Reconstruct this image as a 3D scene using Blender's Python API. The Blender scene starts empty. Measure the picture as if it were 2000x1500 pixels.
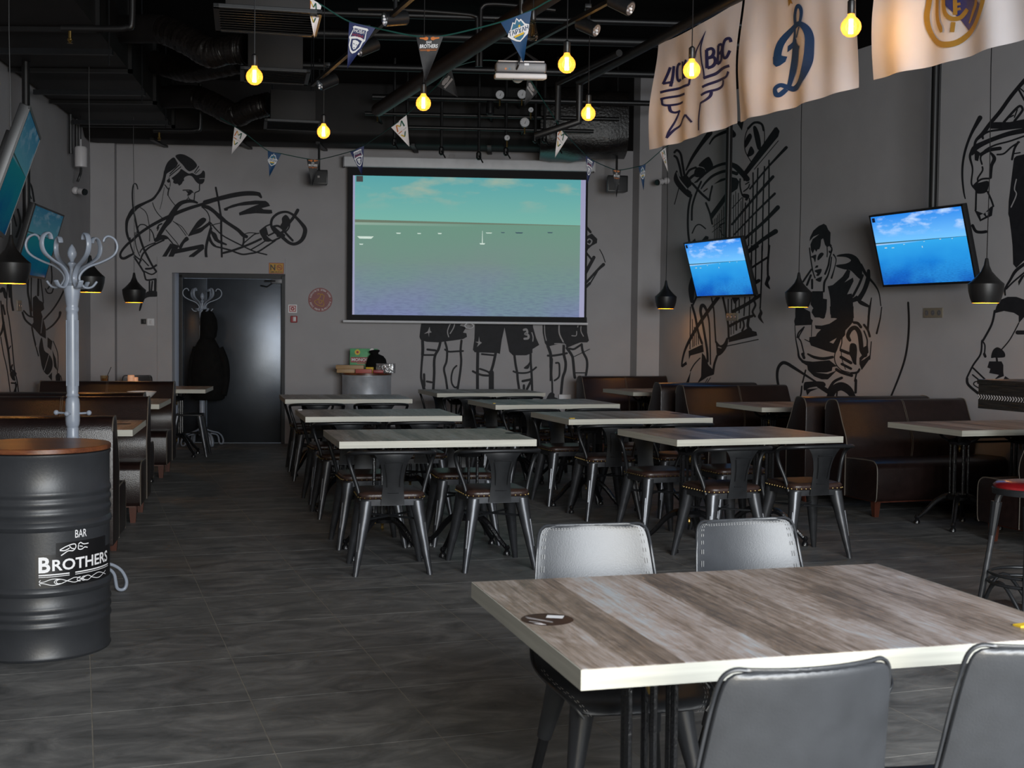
import bpy, bmesh, math, random
from mathutils import Vector, Matrix
from mathutils.geometry import tessellate_polygon
random.seed(7)
SC = bpy.context.scene
COL = SC.collection
R = math.radians
# ---------------------------------------------------------------- camera
CAM_H, FPX, PITCH, ROLL = 1.405, 2455.0, 0.0417, 0.0107
_fw = Vector((0, math.cos(PITCH), -math.sin(PITCH)))
_up0 = Vector((0, math.sin(PITCH), math.cos(PITCH)))
_rt0 = Vector((1, 0, 0))
_rt = _rt0 * math.cos(ROLL) + _up0 * math.sin(ROLL)
_up = -_rt0 * math.sin(ROLL) + _up0 * math.cos(ROLL)
CAM_O = Vector((0, 0, CAM_H))
cd = bpy.data.cameras.new('camera'); cam = bpy.data.objects.new('camera', cd); COL.objects.link(cam)
cd.sensor_width = 36.0; cd.lens = FPX / 2000 * 36; cd.clip_start = 0.05; cd.clip_end = 100
m = Matrix.Identity(4)
for i in range(3):
    m[i][0] = _rt[i]; m[i][1] = _up[i]; m[i][2] = -_fw[i]; m[i][3] = CAM_O[i]
cam.matrix_world = m
cd.dof.use_dof = True; cd.dof.focus_distance = 7.0; cd.dof.aperture_fstop = 9.0
SC.camera = cam
# ---------------------------------------------------------------- view, world, daylight
SC.view_settings.view_transform = 'Standard'; SC.view_settings.look = 'None'
SC.view_settings.gamma = 1; SC.view_settings.exposure = 0.0; SC.view_settings.use_curve_mapping = False
W = bpy.data.worlds.new('World'); SC.world = W; W.use_nodes = True
W.node_tree.nodes['Background'].inputs[0].default_value = (0.60, 0.72, 0.90, 1)
W.node_tree.nodes['Background'].inputs[1].default_value = 0.6
def area(name, loc, rot, sx, sy, power, col):
    l = bpy.data.lights.new(name, 'AREA'); l.shape = 'RECTANGLE'; l.size = sx; l.size_y = sy; l.energy = power; l.color = col; l.spread = R(130)      # sky light falls in steeply from above the street
    o = bpy.data.objects.new(name, l); COL.objects.link(o); o.location = loc; o.rotation_euler = rot
    return o
# daylight through the shop-front windows behind the camera
area('daylight_window', (2.5, -1.36, 1.95), (R(68), 0, R(8)), 4.6, 2.8, 640, (0.90, 0.95, 1.0))
# ---------------------------------------------------------------- pixel -> world helpers (photo taken as 2000 x 1500)
def ray(px, py):
    return _fw + _rt * ((px - 1000) / FPX) - _up * ((py - 750) / FPX)
def atz(px, py, z):
    d = ray(px, py); return CAM_O + d * ((z - CAM_H) / d.z)
def aty(px, py, y):
    d = ray(px, py); return CAM_O + d * (y / d.y)
def onplane(px, py, p0, n):
    d = ray(px, py); return CAM_O + d * ((p0 - CAM_O).dot(n) / d.dot(n))
# ---------------------------------------------------------------- mesh builder
def catmull(pts, sub=6, closed=False):
    P = [Vector(p) for p in pts]; n = len(P)
    if n < 3: return P
    out = []
    for i in range(n if closed else n - 1):
        if closed: a, b, c, d = P[i - 1], P[i], P[(i + 1) % n], P[(i + 2) % n]
        else: a, b, c, d = P[max(i - 1, 0)], P[i], P[i + 1], P[min(i + 2, n - 1)]
        for k in range(sub):
            t = k / sub
            out.append(0.5 * ((2 * b) + (c - a) * t + (2 * a - 5 * b + 4 * c - d) * t * t + (3 * b - a - 3 * c + d) * t ** 3))
    if not closed: out.append(P[-1])
    return out
class MB:
    def __init__(s): s.v = []; s.f = []
    def add(s, vs, fs):
        k = len(s.v); s.v += [tuple(p) for p in vs]; s.f += [tuple(i + k for i in q) for q in fs]; return s
    def box(s, x0, x1, y0, y1, z0, z1, M=None):
        vs = [Vector((x, y, z)) for z in (z0, z1) for y in (y0, y1) for x in (x0, x1)]
        if M: vs = [M @ p for p in vs]
        return s.add(vs, [(0, 2, 3, 1), (4, 5, 7, 6), (0, 1, 5, 4), (2, 6, 7, 3), (0, 4, 6, 2), (1, 3, 7, 5)])
    def loft(s, rings, cap=True, closed=True):
        n = len(rings[0]); vs = [p for r in rings for p in r]; fs = []
        for i in range(len(rings) - 1):
            for j in range(n if closed else n - 1):
                a, b = i * n + j, i * n + (j + 1) % n
                fs.append((a, b, b + n, a + n))
        if cap and closed: fs += [tuple(range(n))[::-1], tuple((len(rings) - 1) * n + j for j in range(n))]
        return s.add(vs, fs)
    def tube(s, path, r, n=8, closed=False, cap=True):
        P = [Vector(p) for p in path]; m_ = len(P)
        rr = r if isinstance(r, (list, tuple)) else [r] * m_
        if len(rr) != m_: rr = [rr[0] + (rr[-1] - rr[0]) * i / (m_ - 1) for i in range(m_)]
        def tan(i):
            a, b = (P[i - 1], P[(i + 1) % m_]) if closed else (P[max(i - 1, 0)], P[min(i + 1, m_ - 1)])
            t = b - a
            return t.normalized() if t.length > 1e-9 else Vector((0, 0, 1))
        t0 = tan(0); u = t0.orthogonal().normalized(); rings = []
        for i in range(m_):
            t = tan(i); u = (u - t * u.dot(t))
            u = u.normalized() if u.length > 1e-6 else t.orthogonal().normalized()
            w = t.cross(u)
            rings.append([P[i] + (u * math.cos(2 * math.pi * j / n) + w * math.sin(2 * math.pi * j / n)) * rr[i] for j in range(n)])
        if closed: rings.append(rings[0]); cap = False
        return s.loft(rings, cap)
    def cyl(s, a, b, r, r2=None, n=12): return s.tube([a, b], [r, r if r2 is None else r2], n)
    def sweep(s, path, w, h, side):
        # rectangular section; 'side' = constant sideways axis
        P = [Vector(p) for p in path]; sd = Vector(side).normalized(); rings = []
        for i in range(len(P)):
            t = (P[min(i + 1, len(P) - 1)] - P[max(i - 1, 0)]).normalized(); nrm = t.cross(sd).normalized()
            ww = w[i] if isinstance(w, (list, tuple)) else w
            rings.append([P[i] + sd * ww / 2 + nrm * h / 2, P[i] - sd * ww / 2 + nrm * h / 2, P[i] - sd * ww / 2 - nrm * h / 2, P[i] + sd * ww / 2 - nrm * h / 2])
        return s.loft(rings)
    def lathe(s, prof, n=24, c=(0, 0, 0), cap=True):
        c = Vector(c)
        return s.loft([[c + Vector((r * math.cos(2 * math.pi * j / n), r * math.sin(2 * math.pi * j / n), z)) for j in range(n)] for r, z in prof], cap)
    def sphere(s, c, r, n=8, m_=6, sq=(1, 1, 1)):
        c = Vector(c); prof = [(r * math.sin(math.pi * i / m_) + 1e-5, -r * math.cos(math.pi * i / m_)) for i in range(m_ + 1)]
        k = len(s.v); s.lathe(prof, n); 
        for i in range(k, len(s.v)):
            p = s.v[i]; s.v[i] = (p[0] * sq[0] + c.x, p[1] * sq[1] + c.y, p[2] * sq[2] + c.z)
        return s
    def prism(s, poly, d0, d1, fn):
        # poly 2-D outline, fn(a, b, d) -> 3-D
        n = len(poly); vs = [fn(a, b, d0) for a, b in poly] + [fn(a, b, d1) for a, b in poly]
        tri = tessellate_polygon([[Vector((a, b, 0)) for a, b in poly]])
        fs = [tuple(t) for t in tri] + [tuple(i + n for i in t)[::-1] for t in tri]
        fs += [(i, (i + 1) % n, (i + 1) % n + n, i + n) for i in range(n)]
        return s.add(vs, fs)
    def poly(s, poly, fn):
        tri = tessellate_polygon([[Vector((a, b, 0)) for a, b in poly]])
        return s.add([fn(a, b) for a, b in poly], [tuple(t) for t in tri])
    def mesh(s, name, mat=None, bevel=0, seg=2, smooth=None, sub=0):
        me = bpy.data.meshes.new(name); me.from_pydata(s.v, [], s.f)
        bm = bmesh.new(); bm.from_mesh(me)
        bmesh.ops.recalc_face_normals(bm, faces=bm.faces)
        if bevel: bmesh.ops.bevel(bm, geom=[e for e in bm.edges if e.calc_face_angle(0) > 0.5], offset=bevel, segments=seg, affect='EDGES', profile=0.6)
        bm.to_mesh(me); bm.free()
        if smooth is None: smooth = 35
        if smooth:
            me.polygons.foreach_set('use_smooth', [True] * len(me.polygons)); me.set_sharp_from_angle(angle=R(smooth))
        if mat: me.materials.append(mat)
        me.update(); return me
    def build(s, name, mat, parent=None, bevel=0, seg=2, smooth=None, loc=None, sub=0):
        o = bpy.data.objects.new(name, s.mesh(name, mat, bevel, seg, smooth)); COL.objects.link(o)
        if parent: o.parent = parent
        if loc is not None: o.location = loc
        if sub:
            md = o.modifiers.new('sub', 'SUBSURF'); md.levels = sub; md.render_levels = sub
        return o
def inst(o, parent=None, name=None):
    c = o.copy(); COL.objects.link(c)
    if parent: c.parent = parent
    return c
def thing(name, label, cat, loc=(0, 0, 0), rz=0, group=None):
    o = bpy.data.objects.new(name, None); COL.objects.link(o); o.empty_display_size = 0.1
    o.location = loc; o.rotation_euler = (0, 0, rz)
    return tag(o, label, cat, group)
def tag(o, label, cat, group=None):
    o['label'] = label; o['category'] = cat
    if group: o['group'] = group
    return o
def struct(o): o['kind'] = 'structure'; return o
def kids(o): return [c for c in bpy.data.objects if c.parent == o]
KIDS = {}
def copy_tree(root, loc, rz, label, group=None):
    if root.name not in KIDS: KIDS[root.name] = [(c, kids(c)) for c in kids(root)]
    r = root.copy(); COL.objects.link(r); r.location = loc; r.rotation_euler = (0, 0, rz); r['label'] = label
    if group: r['group'] = group
    for c, gs in KIDS[root.name]:
        cc = c.copy(); COL.objects.link(cc); cc.parent = r
        for g in gs:
            gg = g.copy(); COL.objects.link(gg); gg.parent = cc
    return r
# ---------------------------------------------------------------- materials
MATS = {}
def nmat(name):
    m_ = bpy.data.materials.new(name); m_.use_nodes = True; nt = m_.node_tree
    return m_, nt, nt.nodes['Principled BSDF']
def mat(name, col, rough=0.5, metal=0.0, var=0.12, scale=14, bump=0.0, bscale=60, spec=0.5, coat=0.0, emit=None, es=0, stretch=(1, 1, 1)):
    m_, nt, b = nmat(name); N, L = nt.nodes.new, nt.links.new
    tc = N('ShaderNodeTexCoord'); mp = N('ShaderNodeMapping'); mp.inputs['Scale'].default_value = stretch; L(tc.outputs['Object'], mp.inputs[0])
    nz = N('ShaderNodeTexNoise'); nz.inputs['Scale'].default_value = scale; nz.inputs['Detail'].default_value = 5; L(mp.outputs[0], nz.inputs['Vector'])
    cr = N('ShaderNodeValToRGB'); cr.color_ramp.elements[0].position = 0.3; cr.color_ramp.elements[1].position = 0.7
    cr.color_ramp.elements[0].color = tuple(c * (1 - var) for c in col) + (1,); cr.color_ramp.elements[1].color = tuple(min(1, c * (1 + var)) for c in col) + (1,)
    L(nz.outputs['Fac'], cr.inputs[0]); L(cr.outputs[0], b.inputs['Base Color'])
    b.inputs['Roughness'].default_value = rough; b.inputs['Metallic'].default_value = metal; b.inputs['Specular IOR Level'].default_value = spec
    b.inputs['Coat Weight'].default_value = coat; b.inputs['Coat Roughness'].default_value = 0.15
    if bump:
        n2 = N('ShaderNodeTexNoise'); n2.inputs['Scale'].default_value = bscale; n2.inputs['Detail'].default_value = 4; L(mp.outputs[0], n2.inputs['Vector'])
        bp = N('ShaderNodeBump'); bp.inputs['Strength'].default_value = bump; bp.inputs['Distance'].default_value = 0.01; L(n2.outputs['Fac'], bp.inputs['Height']); L(bp.outputs[0], b.inputs['Normal'])
    if emit: b.inputs['Emission Color'].default_value = tuple(emit) + (1,); b.inputs['Emission Strength'].default_value = es
    MATS[name] = m_; return m_
def wood(name, cols, along='Y', rough=0.4, plank=0.11, spec=0.5, bump=0.15):
    m_, nt, b = nmat(name); N, L = nt.nodes.new, nt.links.new
    tc = N('ShaderNodeTexCoord'); oi = N('ShaderNodeObjectInfo')
    add = N('ShaderNodeVectorMath'); add.operation = 'ADD'; mul = N('ShaderNodeVectorMath'); mul.operation = 'SCALE'; mul.inputs['Scale'].default_value = 7.0
    cmb = N('ShaderNodeCombineXYZ'); L(oi.outputs['Random'], cmb.inputs[1]); L(cmb.outputs[0], mul.inputs[0]); L(tc.outputs['Object'], add.inputs[0]); L(mul.outputs[0], add.inputs[1])
    def noise(sc, det, stretch, dist=0.0, rough_=0.6):
        mp = N('ShaderNodeMapping'); mp.inputs['Scale'].default_value = stretch; L(add.outputs[0], mp.inputs[0])
        n = N('ShaderNodeTexNoise'); n.inputs['Scale'].default_value = sc; n.inputs['Detail'].default_value = det; n.inputs['Roughness'].default_value = rough_; n.inputs['Distortion'].default_value = dist
        L(mp.outputs[0], n.inputs['Vector']); return n
    S = (lambda a, c: (a, c, a)) if along == 'Y' else (lambda a, c: (c, a, a))
    big = noise(1.0, 4, S(7, 0.9), 0.5); grain = noise(1.0, 8, S(130, 5.0), 0.35, 0.75); knot = noise(1.0, 5, S(16, 5.0), 2.2, 0.65)
    sep = N('ShaderNodeSeparateXYZ'); L(add.outputs[0], sep.inputs[0])
    fl = N('ShaderNodeMath'); fl.operation = 'MULTIPLY'; fl.inputs[1].default_value = 1 / plank; L(sep.outputs[0 if along == 'Y' else 1], fl.inputs[0])
    fl2 = N('ShaderNodeMath'); fl2.operation = 'FLOOR'; L(fl.outputs[0], fl2.inputs[0])
    wn = N('ShaderNodeTexWhiteNoise'); wn.noise_dimensions = '1D'; L(fl2.outputs[0], wn.inputs['W'])
    def math_(op, a, bb):
        q = N('ShaderNodeMath'); q.operation = op
        for i, x in enumerate((a, bb)):
            if hasattr(x, 'links'): L(x, q.inputs[i])
            else: q.inputs[i].default_value = x
        return q.outputs[0]
    f = math_('ADD', math_('MULTIPLY', big.outputs['Fac'], 0.62), math_('MULTIPLY', grain.outputs['Fac'], 0.62))
    f = math_('ADD', f, math_('MULTIPLY', knot.outputs['Fac'], 0.35))
    f = math_('ADD', f, math_('MULTIPLY', wn.outputs['Value'], 0.16)); f = math_('SUBTRACT', f, 0.365)
    cr = N('ShaderNodeValToRGB'); e = cr.color_ramp.elements
    pos = [0.33, 0.44, 0.52, 0.60, 0.70]
    while len(e) < len(cols): e.new(0.5)
    for i, c in enumerate(cols): e[i].position = pos[i]; e[i].color = tuple(c) + (1,)
    L(f, cr.inputs[0]); L(cr.outputs[0], b.inputs['Base Color'])
    b.inputs['Roughness'].default_value = rough; b.inputs['Specular IOR Level'].default_value = spec
    bp = N('ShaderNodeBump'); bp.inputs['Strength'].default_value = bump; bp.inputs['Distance'].default_value = 0.004; L(grain.outputs['Fac'], bp.inputs['Height']); L(bp.outputs[0], b.inputs['Normal'])
    MATS[name] = m_; return m_
M = MATS
mat('wall', (0.34, 0.328, 0.336), 0.85, var=0.04, scale=3, bump=0.05, bscale=220, spec=0.3)
mat('wall_paint_black', (0.012, 0.012, 0.015), 0.65, var=0.2, scale=20, spec=0.3)
mat('ceiling', (0.006, 0.005, 0.005), 0.9, var=0.2, scale=2, spec=0.1)
mat('duct', (0.0075, 0.0062, 0.006), 0.6, var=0.3, scale=5, bump=0.05, bscale=12, spec=0.3)
mat('flex', (0.009, 0.007, 0.0062), 0.38, var=0.3, scale=20, bump=0.6, bscale=35, spec=0.5)
mat('pipe_brown', (0.022, 0.012, 0.007), 0.5, var=0.25, scale=8)
mat('pipe_black', (0.0065, 0.0062, 0.0065), 0.45, var=0.2, scale=8)
mat('black_metal', (0.014, 0.015, 0.017), 0.42, 0.35, var=0.15, scale=30, spec=0.5)
mat('gunmetal', (0.075, 0.078, 0.085), 0.36, 0.75, var=0.2, scale=18, spec=0.5)
mat('iron', (0.006, 0.006, 0.007), 0.22, 0.0, var=0.2, scale=30, bump=0.25, bscale=120, spec=0.6)
mat('brass', (0.45, 0.30, 0.10), 0.3, 1.0, var=0.1)
mat('stud', (0.55, 0.40, 0.16), 0.3, 1.0, var=0.1)
mat('seat_leather', (0.028, 0.014, 0.011), 0.38, var=0.35, scale=25, bump=0.12, bscale=150, spec=0.5)
mat('sofa_leather', (0.0115, 0.0056, 0.005), 0.30, var=0.25, scale=20, bump=0.18, bscale=170, spec=0.5)
mat('sofa_piping', (0.10, 0.085, 0.07), 0.5, var=0.1)
mat('stitch', (0.22, 0.22, 0.22), 0.6, var=0.1)
mat('leg_wood', (0.060, 0.016, 0.008), 0.4, var=0.25, scale=30, stretch=(1, 1, .2))
mat('shell_leather', (0.024, 0.026, 0.030), 0.38, var=0.15, scale=12, bump=0.06, bscale=260, spec=0.5)
mat('barrel_black', (0.024, 0.026, 0.030), 0.40, 0.0, var=0.12, scale=9, bump=0.04, bscale=90, spec=0.45)
mat('barrel_grey', (0.46, 0.48, 0.52), 0.35, 0.4, var=0.15, scale=9)
mat('rack_paint', (0.235, 0.265, 0.32), 0.33, var=0.08, scale=10, spec=0.5)
mat('white_paint', (0.62, 0.62, 0.64), 0.45, var=0.04)
mat('white_plastic', (0.55, 0.53, 0.54), 0.4, var=0.04)
mat('grey_plastic', (0.10, 0.10, 0.11), 0.4, var=0.06)
mat('black_plastic', (0.008, 0.008, 0.009), 0.4, var=0.1)
mat('black_cloth', (0.004, 0.004, 0.004), 0.9, var=0.3, scale=15, bump=0.3, bscale=40, spec=0.15)
mat('shade_black', (0.010, 0.0095, 0.0095), 0.42, var=0.1, spec=0.5)
mat('shade_gold_glow', (0.75, 0.42, 0.06), 0.3, 0.8, var=0.1, emit=(1.0, 0.42, 0.02), es=4.5)  # gold lining; the bulb's warm glow on it is put in as emission
mat('door_metal', (0.05, 0.057, 0.068), 0.27, 0.7, var=0.22, scale=2.2, bump=0.02, bscale=14, spec=0.5)
mat('chrome', (0.7, 0.7, 0.72), 0.18, 1.0, var=0.05)
mat('flag_white', (0.78, 0.73, 0.745), 0.6, var=0.04, scale=4, spec=0.35)
mat('flag_navy', (0.018, 0.022, 0.11), 0.6, var=0.05); mat('flag_blue', (0.006, 0.06, 0.21), 0.6, var=0.05)
mat('royal_blue', (0.005, 0.03, 0.22), 0.6, var=0.05); mat('flag_gold', (0.40, 0.22, 0.035), 0.6, var=0.06)
mat('pen_white', (0.75, 0.70, 0.70), 0.6, var=0.04); mat('pen_navy', (0.015, 0.024, 0.10), 0.6, var=0.05)
mat('pen_blue', (0.004, 0.045, 0.13), 0.6, var=0.05); mat('pen_black', (0.016, 0.016, 0.018), 0.6, var=0.08)
mat('print_white', (0.72, 0.72, 0.74), 0.5, var=0.03); mat('print_orange', (0.55, 0.16, 0.03), 0.5, var=0.1)
mat('print_yellow', (0.65, 0.42, 0.02), 0.5, var=0.08); mat('print_green', (0.01, 0.10, 0.06), 0.5, var=0.08)
mat('print_red', (0.30, 0.012, 0.02), 0.5, var=0.08); mat('print_grey', (0.30, 0.28, 0.28), 0.5, var=0.08)
mat('print_teal', (0.03, 0.14, 0.24), 0.5, var=0.08); mat('cord_green', (0.004, 0.055, 0.045), 0.6, var=0.2)
mat('print_black', (0.006, 0.006, 0.007), 0.35, var=0.1)
mat('sign_yellow', (0.45, 0.24, 0.02), 0.5, var=0.06); mat('sign_pink', (0.23, 0.075, 0.075), 0.55, var=0.06)
mat('box_green', (0.10, 0.36, 0.16), 0.45, var=0.15, scale=25); mat('box_red', (0.26, 0.015, 0.02), 0.45, var=0.1)
mat('box_pink', (0.40, 0.085, 0.07), 0.5, var=0.06); mat('box_wood', (0.36, 0.22, 0.10), 0.5, var=0.2, scale=12, stretch=(.2, 1, 3))
mat('foil', (0.45, 0.46, 0.48), 0.22, 0.9, var=0.5, scale=22, bump=0.8, bscale=40)
mat('wax', (0.75, 0.55, 0.42), 0.5, var=0.05, emit=(1.0, 0.35, 0.10), es=0.25)
mat('flame', (1, 0.5, 0.1), 0.5, emit=(1.0, 0.45, 0.1), es=12)
mat('porcelain', (0.65, 0.62, 0.60), 0.25, var=0.03)
mat('drink', (0.20, 0.11, 0.05), 0.15, var=0.1)
mat('stool_red', (0.16, 0.006, 0.008), 0.22, var=0.25, scale=10, coat=0.4)
mat('carved_wood', (0.010, 0.009, 0.0085), 0.35, var=0.5, scale=30, bump=0.7, bscale=45, stretch=(.3, .3, 2), spec=0.6)
mat('socket', (0.22, 0.19, 0.15), 0.4, 0.2, var=0.08)
mat('filament', (1, 0.75, 0.3), 0.5, emit=(1.0, 0.62, 0.22), es=60)
mat('lamp_bulb', (1, 0.75, 0.3), 0.5, emit=(1.0, 0.55, 0.16), es=40)
mat('dial', (0.55, 0.55, 0.57), 0.4, var=0.03)
mat('edge_band', (0.43, 0.42, 0.365), 0.5, var=0.10, scale=9, stretch=(.25, .25, 9), bump=0.05, bscale=50)
mat('sticker_brown', (0.022, 0.007, 0.006), 0.4, var=0.1)
wood('table_wood', [(0.085, 0.072, 0.064), (0.175, 0.135, 0.108), (0.27, 0.22, 0.19), (0.37, 0.315, 0.29), (0.39, 0.43, 0.46)], rough=0.38)
wood('barrel_wood', [(0.035, 0.010, 0.004), (0.07, 0.020, 0.007), (0.11, 0.032, 0.012), (0.14, 0.045, 0.016), (0.16, 0.06, 0.02)], along='X', rough=0.33, plank=0.5, bump=0.05)
def bulb_glass():
    m_, nt, b = nmat('bulb_glass'); N, L = nt.nodes.new, nt.links.new
    out = [n for n in nt.nodes if n.type == 'OUTPUT_MATERIAL'][0]; nt.nodes.remove(b)
    tr = N('ShaderNodeBsdfTransparent'); tr.inputs[0].default_value = (1.0, 0.86, 0.55, 1)
    gl = N('ShaderNodeBsdfGlossy'); gl.inputs[0].default_value = (1, 0.8, 0.45, 1); gl.inputs['Roughness'].default_value = 0.08
    em = N('ShaderNodeEmission'); em.inputs[0].default_value = (1.0, 0.42, 0.05, 1); em.inputs[1].default_value = 1.1
    lw = N('ShaderNodeLayerWeight'); lw.inputs[0].default_value = 0.35
    mx = N('ShaderNodeMixShader'); L(lw.outputs['Facing'], mx.inputs[0]); L(tr.outputs[0], mx.inputs[1]); L(gl.outputs[0], mx.inputs[2])
    ad = N('ShaderNodeAddShader'); L(mx.outputs[0], ad.inputs[0]); L(em.outputs[0], ad.inputs[1]); L(ad.outputs[0], out.inputs[0]); M['bulb_glass'] = m_
    m2, nt, b = nmat('clear_glass'); N, L = nt.nodes.new, nt.links.new
    out = [n for n in nt.nodes if n.type == 'OUTPUT_MATERIAL'][0]; nt.nodes.remove(b)
    tr = N('ShaderNodeBsdfTransparent'); tr.inputs[0].default_value = (0.92, 0.84, 0.70, 1); gl = N('ShaderNodeBsdfGlossy'); gl.inputs['Roughness'].default_value = 0.05
    lw = N('ShaderNodeLayerWeight'); lw.inputs[0].default_value = 0.3; mx = N('ShaderNodeMixShader'); L(lw.outputs['Facing'], mx.inputs[0]); L(tr.outputs[0], mx.inputs[1]); L(gl.outputs[0], mx.inputs[2]); L(mx.outputs[0], out.inputs[0]); M['clear_glass'] = m2
bulb_glass()
def floor_mat():
    m_, nt, b = nmat('floor_tile'); N, L = nt.nodes.new, nt.links.new
    tc = N('ShaderNodeTexCoord'); geo = N('ShaderNodeNewGeometry'); mp = N('ShaderNodeMapping'); mp.inputs['Rotation'].default_value = (0, 0, R(-18)); L(geo.outputs['Position'], mp.inputs[0])
    mp2 = N('ShaderNodeMapping'); mp2.inputs['Scale'].default_value = (1.0, 1.9, 1); L(mp.outputs[0], mp2.inputs[0])
    n1 = N('ShaderNodeTexNoise'); n1.inputs['Scale'].default_value = 3.2; n1.inputs['Detail'].default_value = 9; n1.inputs['Roughness'].default_value = 0.68; n1.inputs['Distortion'].default_value = 0.9; L(mp2.outputs[0], n1.inputs['Vector'])
    cr = N('ShaderNodeValToRGB'); e = cr.color_ramp.elements; e[0].position = 0.32; e[0].color = (0.062, 0.064, 0.065, 1); e[1].position = 0.72; e[1].color = (0.23, 0.228, 0.22, 1)
    k = e.new(0.5); k.color = (0.125, 0.126, 0.125, 1); L(n1.outputs['Fac'], cr.inputs[0])
    mp3 = N('ShaderNodeMapping'); mp3.inputs['Scale'].default_value = (2.4, 5, 1); L(mp.outputs[0], mp3.inputs[0])
    n2 = N('ShaderNodeTexNoise'); n2.inputs['Scale'].default_value = 9; n2.inputs['Detail'].default_value = 8; n2.inputs['Roughness'].default_value = 0.75; n2.inputs['Distortion'].default_value = 1.5; L(mp3.outputs[0], n2.inputs['Vector'])
    c2 = N('ShaderNodeValToRGB'); c2.color_ramp.elements[0].position = 0.60; c2.color_ramp.elements[1].position = 0.78; c2.color_ramp.elements[1].color = (0.10, 0.095, 0.085, 1); c2.color_ramp.elements[0].color = (0, 0, 0, 1); L(n2.outputs['Fac'], c2.inputs[0])
    ad = N('ShaderNodeMixRGB'); ad.blend_type = 'ADD'; ad.inputs[0].default_value = 0.8; L(cr.outputs[0], ad.inputs[1]); L(c2.outputs[0], ad.inputs[2]); L(ad.outputs[0], b.inputs['Base Color'])
    b.inputs['Roughness'].default_value = 0.55; b.inputs['Specular IOR Level'].default_value = 0.4
    bp = N('ShaderNodeBump'); bp.inputs['Strength'].default_value = 0.12; bp.inputs['Distance'].default_value = 0.01; L(n2.outputs['Fac'], bp.inputs['Height']); L(bp.outputs[0], b.inputs['Normal'])
    M['floor_tile'] = m_
floor_mat()
mat('grout', (0.19, 0.175, 0.15), 0.9, var=0.2)
def sea(name, sky_hi, sky_lo, sea_hi, sea_mid, sea_lo, land, hz, strength, cloud=(0.75, 0.8, 0.78), ctr=0.5, gloss=0.03):
    m_, nt, b = nmat(name); N, L = nt.nodes.new, nt.links.new
    out = [n for n in nt.nodes if n.type == 'OUTPUT_MATERIAL'][0]; nt.nodes.remove(b)
    tc = N('ShaderNodeTexCoord'); sp = N('ShaderNodeSeparateXYZ'); L(tc.outputs['Generated'], sp.inputs[0])
    def mr(inp, a, bb, c=0, d=1):
        q = N('ShaderNodeMapRange'); q.inputs[1].default_value = a; q.inputs[2].default_value = bb; q.inputs[3].default_value = c; q.inputs[4].default_value = d; L(inp, q.inputs[0]); return q.outputs[0]
    def mix(f, a, bb):
        q = N('ShaderNodeMixRGB')
        if hasattr(f, 'links'): L(f, q.inputs[0])
        else: q.inputs[0].default_value = f
        for i, x in ((1, a), (2, bb)):
            if hasattr(x, 'links'): L(x, q.inputs[i])
            else: q.inputs[i].default_value = tuple(x) + (1,)
        return q.outputs[0]
    z = sp.outputs[2]
    sky = mix(mr(z, hz, 1.0), sky_lo, sky_hi)
    mp = N('ShaderNodeMapping'); mp.inputs['Scale'].default_value = (3.0, 1, 5.5); mp.inputs['Location'].default_value = (ctr, 0, 0.2); L(tc.outputs['Generated'], mp.inputs[0])
    cn = N('ShaderNodeTexNoise'); cn.inputs['Scale'].default_value = 1.3; cn.inputs['Detail'].default_value = 6; cn.inputs['Roughness'].default_value = 0.55; L(mp.outputs[0], cn.inputs['Vector'])
    c1 = N('ShaderNodeMath'); c1.operation = 'MULTIPLY'; L(mr(cn.outputs['Fac'], 0.50, 0.66), c1.inputs[0]); L(mr(z, hz + 0.08, hz + 0.2), c1.inputs[1])
    sky = mix(c1.outputs[0], sky, cloud)
    mp2 = N('ShaderNodeMapping'); mp2.inputs['Scale'].default_value = (18, 1, 60); L(tc.outputs['Generated'], mp2.inputs[0])
    wn = N('ShaderNodeTexNoise'); wn.inputs['Scale'].default_value = 1.6; wn.inputs['Detail'].default_value = 5; L(mp2.outputs[0], wn.inputs['Vector'])
    s1 = mix(mr(z, hz - 0.30, hz), sea_mid, sea_hi); s1 = mix(mr(z, 0.0, hz - 0.28), sea_lo, s1)
    bl = N('ShaderNodeTexNoise'); bl.inputs['Scale'].default_value = 2.2; L(tc.outputs['Generated'], bl.inputs['Vector']); s1 = mix(mr(bl.outputs['Fac'], 0.42, 0.62, 0, 0.45), s1, sea_hi)
    wv = N('ShaderNodeMath'); wv.operation = 'MULTIPLY'; L(mr(wn.outputs['Fac'], 0.45, 0.6, 0, 0.35), wv.inputs[0]); L(mr(z, hz - 0.2, 0.0), wv.inputs[1])
    s1 = mix(wv.outputs[0], s1, tuple(c * 0.55 for c in sea_lo))
    gt = N('ShaderNodeMath'); gt.operation = 'GREATER_THAN'; L(z, gt.inputs[0]); gt.inputs[1].default_value = hz
    im = mix(gt.outputs[0], s1, sky)
    # strip of land along the horizon
    lh = mr(sp.outputs[0], 0.0, 1.0, hz + 0.020, hz + 0.004)
    a = N('ShaderNodeMath'); a.operation = 'LESS_THAN'; L(z, a.inputs[0]); L(lh, a.inputs[1]); c = N('ShaderNodeMath'); c.operation = 'MULTIPLY'; L(a.outputs[0], c.inputs[0]); L(gt.outputs[0], c.inputs[1])
    im = mix(c.outputs[0], im, land)
    # pale surf under the land on the near shore
    a2 = N('ShaderNodeMath'); a2.operation = 'GREATER_THAN'; L(z, a2.inputs[0]); a2.inputs[1].default_value = hz - 0.018
    c3 = N('ShaderNodeMath'); c3.operation = 'LESS_THAN'; L(z, c3.inputs[0]); c3.inputs[1].default_value = hz
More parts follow.
